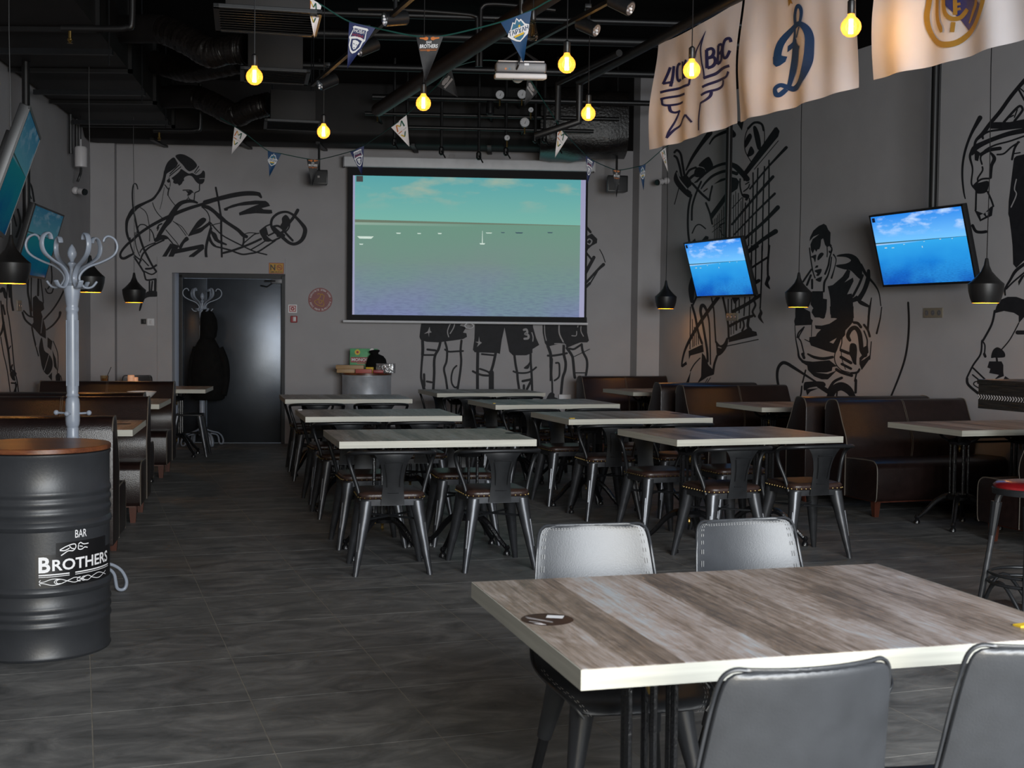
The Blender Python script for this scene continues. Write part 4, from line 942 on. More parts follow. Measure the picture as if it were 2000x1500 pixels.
mb = MB(); put_text(mb, 'N', lambda u, v: BP(x0 + w_ * (.09 + .34 * u), z0 + h_ * (.30 + .55 * v), D2)); put_text(mb, 'SMOKING', lambda u, v: BP(x0 + w_ * (.08 + .84 * u), z0 + h_ * (.07 + .17 * v), D2)); mb.build('lettering', M['print_black'], ip, smooth=0)
mb = MB(); cx, cz, rr_ = x0 + w_ * .71, z0 + h_ * .57, h_ * .26
pts = [(math.cos(k * math.pi / 14), math.sin(k * math.pi / 14)) for k in range(28)]
mb.add([BP(cx + a * rr_ * s, cz + b * rr_ * s, D2) for s in (1, .78) for a, b in pts], [(i, (i + 1) % 28, 28 + (i + 1) % 28, 28 + i) for i in range(28)])
mb.add([BP(cx + a * rr_, cz + b * rr_, D2 + .0004) for a, b in ((-.75, .6), (-.6, .75), (.75, -.6), (.6, -.75))], [(0, 1, 2, 3)]); mb.build('prohibition_ring', M['print_red'], ip, smooth=0)
mb = MB(); mb.add([BP(cx + a * rr_, cz + b * rr_, D2) for a, b in ((-.6, -.06), (.45, -.06), (.45, .1), (-.6, .1))], [(0, 1, 2, 3)]); mb.build('cigarette', M['print_black'], ip, smooth=0)
# round pink notice with circular lettering and a bell
c = bw(625.5, 585.5, .004); x, z = c.x, c.z; rad = .147
mb = MB(); mb.add([BP(x, z, .004)] + [BP(x + rad * math.cos(k * math.pi / 24), z + rad * math.sin(k * math.pi / 24), .004) for k in range(48)], [(0, k + 1, (k + 1) % 48 + 1) for k in range(48)])
mb.add([BP(x + rad * math.cos(k * math.pi / 24), z + rad * math.sin(k * math.pi / 24), d) for d in (.0004, .004) for k in range(48)], [(k, (k + 1) % 48, 48 + (k + 1) % 48, 48 + k) for k in range(48)])
rn = tag(mb.build('round_notice', M['sign_pink'], None, smooth=0), 'round pink wall notice with circular lettering and a bell', 'sign')
mb = MB(); n = len(RING)
for k, ch in enumerate(RING):
    if ch == ' ': continue
    a = math.pi - .25 - 2 * math.pi * k / n; r0 = rad * .76; hh_ = rad * .145; ww = 2 * math.pi * r0 / n * .80
    def fn(u, v, a=a, hh_=hh_, ww=ww):
        t = (u - .5) * ww; r_ = r0 + hh_ * v
        return BP(x + r_ * math.cos(a) + t * math.sin(a), z + r_ * math.sin(a) - t * math.cos(a), .0052)
    if ch == '·': mb.add([fn(.35, .4), fn(.65, .4), fn(.65, .7), fn(.35, .7)], [(0, 1, 2, 3)])
    else: put_text(mb, ch, fn)
mb.build('lettering', M['print_white'], rn, smooth=0)
mb = MB()
def nstroke(mb, pts, w):
    q = catmull([(a, b, 0) for a, b in pts], 5)
    L_, R2 = [], []
    for i, p in enumerate(q):
        t = (q[min(i + 1, len(q) - 1)] - q[max(i - 1, 0)]).normalized(); nn = Vector((-t.y, t.x, 0)) * w / 2
        L_.append(BP(x + rad * (p.x + nn.x), z + rad * (p.y + nn.y), .0052)); R2.append(BP(x + rad * (p.x - nn.x), z + rad * (p.y - nn.y), .0052))
    k = len(q); mb.add(L_ + R2, [(i, i + 1, k + i + 1, k + i) for i in range(k - 1)])
nstroke(mb, [(.02, .45), (-.02, .22), (-.18, .06), (-.42, -.08), (-.47, -.18), (-.35, -.34), (-.1, -.48), (.18, -.53), (.28, -.48), (.3, -.3), (.24, -.1), (.28, .15), (.32, .34), (.2, .42), (.02, .45)], .06)
nstroke(mb, [(-.36, -.02), (-.05, .0), (.2, -.12), (.3, -.3)], .06); nstroke(mb, [(-.08, -.08), (-.1, -.22), (0, -.3), (.1, -.24), (.1, -.12)], .06); nstroke(mb, [(-.22, .42), (-.15, .52), (.02, .46), (.2, .5)], .06)
mb.build('bell_drawing', M['flag_gold'], rn, smooth=0)
o, x0, x1, z0, z1 = bplate('alarm_label', 'small white and red fire label beside the door', 'sign', 563, 580, 595, 611, .0004, .003, 'print_white', .001)
ip = bbox(MB(), x0 + .012, x1 - .012, z0 + .012, z1 - .012, .003, .004).build('label_print', M['print_red'], o, smooth=0)
bbox(MB(), x0 + .022, x1 - .022, z0 + .022, z1 - .022, .004, .0045).build('label_field', M['pen_white'], ip, smooth=0)
mb = MB(); cx, cz = (x0 + x1) / 2, (z0 + z1) / 2
mb.add([BP(cx + s * .024 * math.cos(k * math.pi / 8), cz + s * .024 * math.sin(k * math.pi / 8), .0052) for s in (1, .35) for k in range(16)], [(i, (i + 1) % 16, 16 + (i + 1) % 16, 16 + i) for i in range(16)]); mb.build('label_ring', M['print_red'], ip, smooth=0)
o, x0, x1, z0, z1 = bplate('fire_alarm_button', 'dark red fire alarm call point below the label', 'alarm', 567, 580, 617, 630, .0004, .035, 'print_red', .006)
bbox(MB(), x0 + .03, x1 - .015, z0 + .015, z1 - .01, .035, .04).build('cover', M['white_plastic'], o, bevel=.003)
o, x0, x1, z0, z1 = bplate('light_switch', 'white light switch by the boxer mural', 'switch', 287, 301, 622, 636, .0004, .012, 'white_paint', .003); bbox(MB(), x0 + .03, x1 - .025, z0 + .02, z1 - .02, .012, .017).build('rocker', M['white_plastic'], o, bevel=.002)
o, x0, x1, z0, z1 = bplate('light_switch', 'black light switch next to the white one', 'switch', 275, 285, 623, 633, .0004, .010, 'black_plastic', .002); bbox(MB(), x0 + .015, x1 - .015, z0 + .01, z1 - .01, .01, .014).build('rocker', M['black_plastic'], o, bevel=.001)
o, x0, x1, z0, z1 = bplate('junction_box', 'white low wall box beside the corner sofa', 'box', 1091, 1115, 770.5, 784, .0004, .05, 'white_plastic', .004)
o, x0, x1, z0, z1 = bplate('junction_box', 'grey wall outlet above the screen case', 'box', 877, 888, 302, 314, .0004, .02, 'wall', .003); bbox(MB(), x0 + .02, x1 - .02, z0 + .02, z1 - .02, .02, .024).build('cover', M['wall'], o, smooth=0)
# sockets on the side walls
def wall_socket(label, f, T_, N_, px, py, wd, ht, n):
    c = f(px, py, .0); t = thing('wall_socket', label, 'socket', c)
    mm = Matrix.Identity(4)
    for i in range(3): mm[i][0] = T_[i]; mm[i][1] = -N_[i]; mm[i][2] = (0, 0, 1)[i]
    t.rotation_euler = mm.to_euler()
    MB().box(-wd / 2, wd / 2, -.012, -.0005, -ht / 2, ht / 2).build('plate', M['socket'], t, bevel=.003)
    for k in range(n):
        xx = -wd / 2 + wd * (k + .5) / n
        s = MB().cyl((xx, -.014, 0), (xx, -.011, 0), ht * .28, n=14).build('outlet', M['grey_plastic'], t)
        MB().cyl((xx, -.017, 0), (xx, -.013, 0), ht * .09, n=8).build('pin', M['chrome'], s)
wall_socket('triple wall socket below the tilted television and net mural', rw, TR_, NR, 1431, 619, .24, .085, 3)
wall_socket('triple wall socket below the nearer tilted television', rw, TR_, NR, 1824, 611, .24, .085, 3)
wall_socket('wall socket under the walkway-side televisions', lw, TL_, NL, 36, 597, .16, .10, 2)
# speakers, cameras, router
def speaker(label, px, py, Y, w_, top_py):
    p = aty(px, py, Y); t = thing('wall_speaker', label, 'speaker', p, R(6), 'black speakers on drop poles')
    MB().loft([[Vector((sx * w_ * k, y, sz * w_ * .39)) for sx, sz in ((-1, -1), (1, -1), (1, 1), (-1, 1))] for y, k in ((-.09, .5), (.09, .42))]).build('cabinet', M['black_plastic'], t, bevel=.012)
    MB().box(-w_ * .44, w_ * .44, -.094, -.089, -w_ * .33, w_ * .33).build('grille', M['pen_black'], t, bevel=.004)
    MB().box(-.012, .012, -.097, -.093, -.012, .012).build('badge', M['print_grey'], t, smooth=0)
    MB().tube([(0, 0, w_ * .39), (0, 0, ZC - p.z)], .014, 8).build('drop_pole', M['pipe_black'], t)
speaker('black speaker on a pole beside the boxer mural', 623, 347, 15.0, .215, 300); speaker('black speaker on a pole beside the corner pillar', 1204, 360, 15.2, .25, 210)
def cctv(label, base, look, group):
    t = thing('security_camera', label, 'camera', base, 0, group)
    d = Vector(look)
    MB().sphere((0, 0, 0), .042, 12, 8).build('mount', M['white_plastic'], t, smooth=80)
    MB().tube([d * .02, d * .09], .016, 8).build('arm', M['white_plastic'], t)
    b = MB().tube([d * .08, d * .16], .036, 14).build('body', M['white_plastic'], t); MB().tube([d * .155, d * .175], [.037, .034], 14).build('lens_hood', M['black_plastic'], t)
cctv('small security camera near the corner lamp', rw(1302, 353, .04), Vector((-.75, -.55, -.2)), 'white bullet security cameras')
cctv('small security camera under the white router', lw(147, 372, .04), Vector((.8, -.45, -.15)), 'white bullet security cameras')
p = lw(158, 306, .14); t = thing('wifi_router', 'white rounded router hanging by the booth wall', 'router', p)
MB().lathe([(.055, -.115), (.065, -.11), (.068, .09), (.055, .108), (.0001, .112)], 24).build('body', M['white_plastic'], t, smooth=50)
MB().tube([(0, 0, .11), (0, 0, .19)], .006, 6).build('antenna', M['white_paint'], t); MB().tube([(0, 0, .19), (0, 0, ZC - p.z)], .005, 6).build('hanging_cable', M['black_plastic'], t)
MB().tube(catmull([(-.0, 0, -.11), (-.01, .02, -.17), (-.03, .03, -.22), (-.045, .02, -.27)], 4), .014, 8).build('cable', M['black_plastic'], t)
for q, px in enumerate((138, 150)):
    pp = lw(px, 250, .06); o = MB().tube([(pp.x, pp.y, lw(px, 300, .06).z), (pp.x, pp.y, ZC)], .02, 8).build('wall_conduit', M['pipe_black'], None); tag(o, 'black vertical conduit beside the white router, %s' % ('nearer the television' if q == 0 else 'nearer the router'), 'pipe', 'conduits on the booth wall')
# things on the booth tables
o = MB().lathe([(.0001, .0), (.03, .0), (.036, .004), (.036, .125), (.03, .13), (.0001, .128)], 18).build('candle', M['wax'], None); p = aty(256, 742, 13.85); o.location = (p.x, p.y, .7505); tag(o, 'lit pale pillar candle on the table by the door', 'candle')
o = MB().lathe([(.0001, .0), (.026, .0), (.032, .004), (.032, .10), (.026, .104), (.0001, .103)], 18).build('candle', M['wax'], None); p = aty(264, 740, 13.93); o.location = (p.x, p.y, .7505); tag(o, 'second shorter candle touching the pillar candle', 'candle')
p = aty(204, 740, 13.9); gl = thing('drinking_glass', 'short glass of dark drink with a straw beside the candle', 'glass', (p.x, p.y, .7505))
MB().lathe([(.03, .0), (.037, .002), (.046, .12), (.0445, .12), (.035, .006), (.0001, .005)], 20, cap=False).build('tumbler', M['clear_glass'], gl, smooth=60); MB().lathe([(.0001, .007), (.034, .007), (.042, .09), (.0001, .09)], 16).build('drink', M['drink'], gl)
MB().tube([(-.01, 0, .02), (.075, 0, .215)], .004, 6).build('straw', M['black_plastic'], gl)
p = aty(277, 775, 11.25); bl = thing('serving_bowl', 'white oval bowl on the walkway booth table', 'bowl', (p.x, p.y, .7505))
MB().lathe([(.05, .0), (.055, .004), (.10, .05), (.13, .082), (.127, .083), (.095, .052), (.05, .01), (.0001, .01)], 28, cap=False).build('bowl', M['porcelain'], bl, smooth=60); MB().sphere((.02, 0, .052), .06, 10, 6, (1.2, 1, .5)).build('napkin', M['pen_white'], bl, smooth=60)
# round sticker on the big table
fn_s = atz(1069, 1210, .75)
stk = thing('table_sticker', 'round dark brown sticker on the large table corner', 'sticker', (fn_s.x, fn_s.y, .7503), R(BIGA))
MB().lathe([(.0001, .0), (.0595, .0), (.06, .0004), (.0001, .0008)], 40).build('disc', M['sticker_brown'], stk, smooth=0)
mb = MB(); mb.add([(a, b, .0011) for a, b in ((.0, .012), (.035, -.004), (.048, .022), (.012, .038))], [(0, 1, 2, 3)]); mb.build('blank_panel', M['print_white'], stk, smooth=0)
mb = MB(); 
for q in (0, 1): mb.add([(a, b, .0011) for a, b in ((-.045, .028 - q * .012), (.0, -.032 - q * .006), (.004, -.028 - q * .006), (-.041, .032 - q * .012))], [(0, 1, 2, 3)])
mb.add([(a, b, .0011) for a, b in ((-.05, -.015), (-.028, -.038), (-.022, -.034), (-.044, -.010))], [(0, 1, 2, 3)]); mb.build('print_lines', M['print_grey'], stk, smooth=0)
mb = MB(); mb.add([(a, b, .0013) for a, b in ((-.045, -.035), (-.03, -.052), (-.018, -.055), (-.026, -.040))], [(0, 1, 2, 3)]); mb.build('torn_patch', M['pen_white'], stk, smooth=0)
for px, py, z, sz, lab in ((1117, 817.5, .75, .02, 'yellow paper scrap on the third sofa-side table'), (965, 788, .75, .012, 'tiny yellow paper scrap on the second sofa-side table'), (1999, 1223, .75, .02, 'yellow paper scrap at the end of the large table'), (586, 801, .75, .016, 'white paper scrap on the second walkway table')):
    q = atz(px, py, z); o = MB().box(-sz, sz, -sz * .6, sz * .6, 0, .004).build('paper_scrap', M['print_yellow' if 'yellow' in lab else 'print_white'], None, smooth=0); o.location = (q.x, q.y, .7503); o.rotation_euler = (0, 0, .4); tag(o, lab, 'paper')
for px, py, lab in ((1003, 846, 'dark round coaster on the third walkway table'), (1322, 808, 'dark round coaster on the third sofa-side table'), (240, 828, 'dark round coaster on the booth table by the drum')):
    q = atz(px, py, .75); o = MB().lathe([(.0001, 0), (.055, 0), (.055, .001), (.0001, .001)], 28).build('coaster', M['pen_black'], None, smooth=0); o.location = (q.x, q.y, .7503); tag(o, lab, 'coaster')
# ================================================================ open ceiling: ducts, pipes, tracks
def zduct(y): return 3.70
# main rectangular duct along the booth wall
md_ = thing('air_duct', 'long black rectangular air duct along the booth wall', 'duct', (0, 0, 0))
def dx(y): return -3.23 - (y - 9.8) * .144
segs = [4.0, 5.6, 7.1, 8.45, 9.75, 11.3, 12.86, 14.35]
for a, b in zip(segs, segs[1:]):
    MB().prism([(XL(a) + .05, a), (dx(a), a), (dx(b), b), (XL(b) + .05, b)], 3.70, 4.30, lambda p, q, d: Vector((p, q, d))).build('duct_section', M['duct'], md_, smooth=0)
for y in segs[1:]:
    mb = MB(); x0, x1 = XL(y) + .03, dx(y) + .035
    mb.box(x0, x1, y - .018, y + .018, 3.668, 3.70); mb.box(x1 - .035, x1, y - .018, y + .018, 3.668, 4.33); mb.build('flange', M['pipe_black'], md_, smooth=0)
for y in (7.6, 10.15, 11.9, 13.6):
    mb = MB(); x0, x1 = XL(y) + .10, dx(y) + .06; mb.box(x0, x1, y - .02, y + .02, 3.58, 3.625); mb.tube([(x1 - .03, y, 3.5), (x1 - .03, y, ZC)], .007, 6); mb.build('hanger_rail', M['black_metal'], md_, smooth=0)
# flexible ducts to the square vents
def flex(label, pts, r, rigid):
    t = thing('flexible_duct', label, 'duct'); c = catmull(pts, 16)
    k = int(len(c) * rigid); MB().tube(c[:k + 1], r, 20).build('rigid_collar', M['duct'], t, smooth=60)
    rr = [r * (1 + .035 * math.sin(i * 2.4) + .03 * random.uniform(-1, 1)) for i in range(len(c) - k)]
    MB().tube(c[k:], rr, 18).build('wrinkled_hose', M['flex'], t, smooth=60)
    return t
P_ = lambda px, py, Y: tuple(aty(px, py, Y))
flex('wrinkled black air hose feeding the nearer square vent', [P_(225, 57, 10.9), P_(262, 57, 10.75), P_(318, 58, 10.6), P_(365, 78, 10.45), P_(410, 103, 10.35), P_(445, 97, 10.3), P_(482, 96, 10.25)], .118, .33)
flex('wrinkled black air hose feeding the farther square vent', [P_(318, 190, 13.5), P_(345, 189, 13.4), P_(385, 190, 13.3), P_(420, 205, 13.2), P_(460, 224, 13.1), P_(490, 212, 13.0), P_(528, 203, 12.95)], .118, .33)
flex('wrinkled black air hose in the back corner over the booth', [P_(300, 120, 12.6), P_(330, 130, 12.5), P_(380, 138, 12.3), P_(470, 120, 12.0)], .11, .3)
def vent(label, px0, px1, py0, py1, Y, gpx0, gpx1):
    a, b = aty(px0, py1, Y), aty(px1, py0, Y); w_ = b.x - a.x; h_ = b.z - a.z
    t = thing('square_vent', label, 'vent', ((a.x + b.x) / 2, Y + w_ / 2, a.z), R(12), 'square ceiling vents')
    MB().box(-w_ / 2, w_ / 2, -w_ / 2, w_ / 2, .012, h_).build('plenum_box', M['duct'], t, bevel=.004)
    g = w_ * .64; mb = MB()
    for x0, x1, y0, y1 in ((-g, g, -g, -g + .035), (-g, g, g - .035, g), (-g, -g + .035, -g, g), (g - .035, g, -g, g)): mb.box(x0, x1, y0, y1, -.012, .012)
    fr = mb.build('grille_frame', M['black_metal'], t, bevel=.003, smooth=0)
    for k in range(9):
        y = -g + .07 + (2 * g - .14) * k / 8
        MB().add([(-g + .03, y - .02, -.014), (g - .03, y - .02, -.014), (g - .03, y + .012, .008), (-g + .03, y + .012, .008), (-g + .03, y - .018, -.017), (g - .03, y - .018, -.017), (g - .03, y + .015, .005), (-g + .03, y + .015, .005)], [(0, 1, 2, 3), (4, 7, 6, 5), (0, 4, 5, 1), (1, 5, 6, 2), (2, 6, 7, 3), (3, 7, 4, 0)]).build('louvre', M['black_metal'], t, smooth=0)
    for sx in (-1, 1):
        for sy in (-1, 1): MB().tube([(sx * w_ * .45, sy * w_ * .45, h_), (sx * w_ * .45, sy * w_ * .45, ZC - a.z)], .005, 5).build('hanger_rod', M['black_metal'], t)
vent('square black ceiling vent behind the nearest hanging bulb', 474, 580, 53, 137, 10.0, 457, 600)
vent('square black ceiling vent farther back, above the boxer mural', 520, 607, 176, 237, 12.4, 505, 620)
vent('square black ceiling vent nearest the white pennant', 425, 588, -70, 20, 7.4, 415, 592)
# insulated duct along the back wall
bd = thing('back_wall_duct', 'large black duct running along the back wall top', 'duct')
mb = MB(); xa, xb = -5.0, .35
f = lambda a, b, d: Vector((d, YB(d) - a, b))
prof = [(.02, 3.66), (.10, 3.60), (.32, 3.58), (.52, 3.60), (.60, 3.70), (.60, 4.30), (.02, 4.30)]
mb.prism(prof, xa, xb, f).build('duct_body', M['duct'], bd, bevel=.03, seg=2)
for x in (-4.2, -3.2, -2.3, -1.2, -.3): MB().box(x - .025, x + .025, YB(x) - .63, YB(x) - .02, 3.575, 3.60).build('duct_strap', M['pipe_black'], bd, smooth=0)
wd = thing('wrapped_duct', 'bulky duct end wrapped in black foil beside the pillar', 'duct')
mb = MB(); rings = []
for k in range(9):
    x = .30 + 1.02 * k / 8; sc_ = 1 - .10 * (k / 8) ** 3 + .02 * math.sin(k * 2.3)
    rings.append([Vector((x, 15.05 + .48 * sc_ * math.copysign(abs(math.cos(a)) ** .5, math.cos(a)) * .9, 3.86 + .40 * sc_ * math.copysign(abs(math.sin(a)) ** .55, math.sin(a)) + .02 * math.sin(3 * a + k))) for a in [2 * math.pi * j / 24 for j in range(24)]])
mb.loft(rings).build('wrapping', M['flex'], wd, bevel=.0, smooth=60)
# pipes
def pipe(label, pts, r, material='pipe_black', n=12, group=None, name='ceiling_pipe'):
    t = MB().tube(pts, r, n).build(name, M[material], None, smooth=60); return tag(t, label, 'pipe', group)
def ray_z(px, py, z): return tuple(atz(px, py, z))
a, b = Vector(ray_z(748, 208, 3.5)), Vector(ray_z(1060, 0, 3.5)); d = b - a
pipe('thick brown pipe slanting above the projector', [a - d * .05, b + d * .9], .062, 'pipe_brown')
fa, fb = Vector((.996, 8.64, 3.415)), Vector((1.77, 6.15, 3.415)); fd = fb - fa
pipe('black pipe carrying the three club flags', [fa - fd * .62, fb + fd * 1.6], .035)
pt = fa - fd * .62
pipe('black vertical pipe dropping beside the wrapped duct', [pt, pt + Vector((0, 0, -.05)), Vector((pt.x, pt.y, 2.98 + .12)), pt + Vector((-.35, .1, -.42))], .03)
q = pt + Vector((-.17, .05, 0)); pipe('second black drop pipe near the wrapped duct', [q + Vector((.4, -1.1, .0)), q, q + Vector((0, 0, -.3))], .026)
for k, (z, y, x0, x1, r) in enumerate(((4.02, 14.2, -1.6, 1.9, .03), (3.86, 14.35, -1.7, 1.2, .022), (3.70, 14.3, -1.2, .9, .022), (4.2, 13.4, -2.6, 2.1, .04), (4.35, 12.6, -2.2, 2.3, .05), (4.25, 11.4, -1.9, 2.6, .03), (4.4, 10.4, -2.4, 2.9, .045), (4.1, 9.2, -1.6, 2.8, .02))):
    pipe('black ceiling pipe crossing the room at the %s' % ('gauges', 'gauge rail', 'screen case', 'pipework behind the gauges', 'track spots farther back', 'long pipe run mid-room', 'square vents', 'projector')[k], [(x0, y + .02, z), (x1, y + (x1 - x0) * .08, z)], r, group='black pipes crossing the ceiling')
for k, (px, y, z0, z1) in enumerate(((770, 14.45, 3.55, 4.5), (795, 14.45, 3.6, 4.4), (862, 14.4, 3.45, 4.3), (935, 14.4, 3.4, 4.5), (988, 14.4, 3.45, 4.4), (1045, 14.4, 3.6, 4.4), (1063, 14.4, 3.6, 4.4), (1088, 14.3, 3.5, 4.5))):
    p = aty(px, 300, y); t = thing('valve_riser', '%s riser pipe with lever valve above the screen, counting from the boxer mural' % ('first', 'second', 'third', 'fourth', 'fifth', 'sixth', 'seventh', 'eighth')[k], 'pipe', (p.x, p.y, 0), 0, 'riser pipes of the manifold above the screen')
    MB().tube([(0, 0, z0), (0, 0, z1)], .017, 8).build('pipe', M['pipe_black'], t)
    mb = MB().lathe([(.014, z0 - .05), (.03, z0 - .03), (.03, z0 + .03), (.014, z0 + .05)], 10); mb.build('valve_body', M['pipe_black'], t)
    MB().tube([(0, -.02, z0), (.05, -.10, z0 - .09)], .008, 6).build('lever', M['pipe_black'], t)
def gauge(label, px, py, rad, Y=14.15):
    p = aty(px, py, Y); t = thing('pressure_gauge', label, 'gauge', p, R(2), 'white dial pressure gauges')
    MB().cyl((0, 0, 0), (0, .03, 0), rad, n=24).build('case', M['black_metal'], t)
    f = MB().cyl((0, -.003, 0), (0, .0005, 0), rad * .92, n=24).build('dial', M['dial'], t)
    mb = MB(); mb.add([(-.004, -.0042, -.3 * rad), (.004, -.0042, -.3 * rad), (.35 * rad, -.0042, .62 * rad)], [(0, 1, 2)])
    for k in range(9):
        a = R(-40 + 32 * k); c, s = math.cos(a), math.sin(a); mb.add([(rad * .80 * c - .003 * s, -.0042, rad * .80 * s + .003 * c), (rad * .80 * c + .003 * s, -.0042, rad * .80 * s - .003 * c), (rad * .68 * c, -.0042, rad * .68 * s)], [(0, 1, 2)])
    mb.build('needle_and_marks', M['print_black'], f, smooth=0)
    MB().tube([(0, .02, -rad), (0, .02, -rad - .07)], .009, 6).build('stem', M['brass'], t); MB().tube([(0, .02, 0), (0, 1.0, 0)], .012, 6).build('added_support_rod', M['pipe_black'], t)  # the long rod behind the dial is an added, unseen support reaching the back duct
for px, py, r_, lab in ((976.5, 185, .05, 'below the projector front, upper pair'), (1019.5, 184, .053, 'beside the upper pair, under the projector'), (1037, 214.5, .03, 'small, right of the manifold'), (1025, 239, .055, 'largest, in the middle of the manifold'), (990.5, 269, .032, 'small, lowest above the screen'), (737, 220, .027, 'small, behind the left-hand bulb')): gauge('white dial gauge %s' % lab, px, py, r_)
o = MB().lathe([(.03, 0), (.045, .02), (.045, .12), (.03, .16), (.0001, .165)], 14).tube([(0, .03, .08), (0, 1.0, .08)], .02, 8).build('valve_motor', M['black_plastic'], None); o.location = aty(957, 225, 14.15); tag(o, 'small black valve motor left of the largest gauge', 'valve')  # tube behind the motor is likewise an added, unseen support to the back duct
# conduits with rounded bends near the top of the picture
for lab, pts in (('left', [(700, 18), (800, 20), (900, 27), (928, 32), (932, 45), (932, 130)]), ('right', [(1085, 20), (1000, 10), (955, 8), (942, 14), (939, 30), (939, 130)])):
    pipe('thin grey conduit with a rounded bend, %s of the pair above the projector' % ('screenward' if lab == 'left' else 'flagward'), [aty(a, b, 9.6) for a, b in [(p.x, p.y) for p in catmull([(a, b, 0) for a, b in pts], 4)]], .016, 'pipe_black', 8, 'bent conduits above the projector')
# sprinkler drop on the booth-side duct
for px, py, Y, lab in ((120, 55, 9.0, 'beside the tilted television'), (300, 255, 13.6, 'above the boxer mural')):
    p = aty(px, py, Y); t = thing('sprinkler_pipe', 'black sprinkler pipe with a brass head %s' % lab, 'sprinkler', p, 0, 'sprinkler drops under the ducts')
    MB().tube(catmull([(0, 0, 0), (.35, 0, 0), (.46, 0, .01), (.50, 0, .06), (.50, 0, .5)], 5), .024, 8).build('pipe', M['pipe_black'], t, smooth=60)
    MB().lathe([(.012, 0), (.012, -.05), (.018, -.055), (.018, -.065), (.006, -.08), (.02, -.085), (.0001, -.088)], 10, (.06, 0, -.02)).build('head', M['brass'], t)
# track lights
def track(label, a, b):
    o = MB().tube([Vector(a), Vector(b)], .017, 4).build('light_track', M['black_metal'], None, smooth=0); tag(o, label, 'track', 'spotlight tracks')
    mb = None
t1a, t1b = Vector(aty(610, 166, 9.4)), Vector(aty(800, 0, 7.0)); track('black light track left of the brown pipe', t1a, t1b + (t1b - t1a) * .3)
t2a, t2b = Vector(aty(1015, 97, 9.0)), Vector(aty(1195, 0, 7.3)); track('black light track right of the brown pipe', t2a, t2b + (t2b - t2a) * .5)
def spot(label, px, py, Y, dirv, lit=False):
    p = aty(px, py, Y); t = thing('track_spotlight', label, 'spotlight', p, 0, 'black cylinder spotlights'); d = Vector(dirv).normalized()
    MB().tube([-d * .07, d * .07], .043, 20).build('cylinder', M['black_metal'], t, smooth=40)
    f = MB().tube([d * .066, d * .0715], .037, 18).build('lens', M['chrome'], t)
    for k in range(3): MB().sphere(d * .074 + Vector((0, 0, -.018 + .018 * k)) , .008, 8, 6).build('led', M['print_white'], t)
    MB().tube([(0, 0, .03), (0, .01, .12)], .012, 8).build('yoke', M['black_metal'], t); MB().box(-.02, .02, -.03, .05, .11, .135).build('adapter', M['black_metal'], t, bevel=.003)
spot('black track spotlight next to the farther vent', 640, 160, 9.2, (-.75, -.5, -.45)); spot('black track spotlight behind the navy shield pennant', 718, 92, 8.2, (-.75, -.5, -.45)); spot('black track spotlight with bright lamps facing the room', 772, 36, 7.4, (-.8, -.5, -.2)); spot('black track spotlight right of the projector', 1148, 52, 7.9, (.75, -.5, -.45)); spot('black track spotlight behind the white corner pennant', 1213, 8, 7.2, (.75, -.5, -.5))
# projector
p = aty(1016, 140, 8.3); pj = thing('ceiling_projector', 'white projector hanging from the ceiling, facing the screen', 'projector', p, R(-4)); pj.rotation_euler = (R(9), 0, R(3))
MB().box(-.165, .165, -.11, .11, -.012, .055).build('body', M['grey_plastic'], pj, bevel=.02, seg=3)
MB().box(-.168, .168, -.114, .114, -.05, -.014).build('lower_cover', M['white_plastic'], pj, bevel=.014, seg=3)
MB().box(-.15, .15, -.112, .11, .055, .064).build('top_cover', M['white_plastic'], pj, bevel=.004)
for k, (x, m_) in enumerate(((-.10, 'print_orange'), (-.075, 'print_teal'), (-.05, 'print_black'), (0.02, 'print_black'), (.055, 'print_black'), (.085, 'print_black'))): MB().cyl((x, -.1115, .012), (x, -.109, .012), .007, n=8).build('connector', M[m_], pj)
MB().box(.02, .05, -.1125, -.109, .035, .048).build('rating_label', M['print_white'], pj, smooth=0)
MB().cyl((-.01, .08, -.03), (-.01, .135, -.03), .04, n=20).build('lens', M['grey_plastic'], pj); MB().box(-.045, .025, -.09, -.0, -.056, -.048).build('foot_pad', M['grey_plastic'], pj, bevel=.004)
inv_z = ZC - p.z
MB().tube([(0, 0, .06), (0, .0, inv_z)], .018, 10).build('mount_pole', M['pipe_black'], pj)
for k in range(4): MB().tube([(0, 0, .14), ((-.12, .12, -.12, .12)[k], (-.07, -.07, .07, .07)[k], .062)], .006, 6).build('mount_arm', M['pipe_black'], pj)
MB().tube(catmull([(-.03, -.11, .01), (-.02, -.15, .04), (.0, -.10, .14), (.01, -.02, .3)], 5), .006, 6).build('cable', M['black_plastic'], pj)
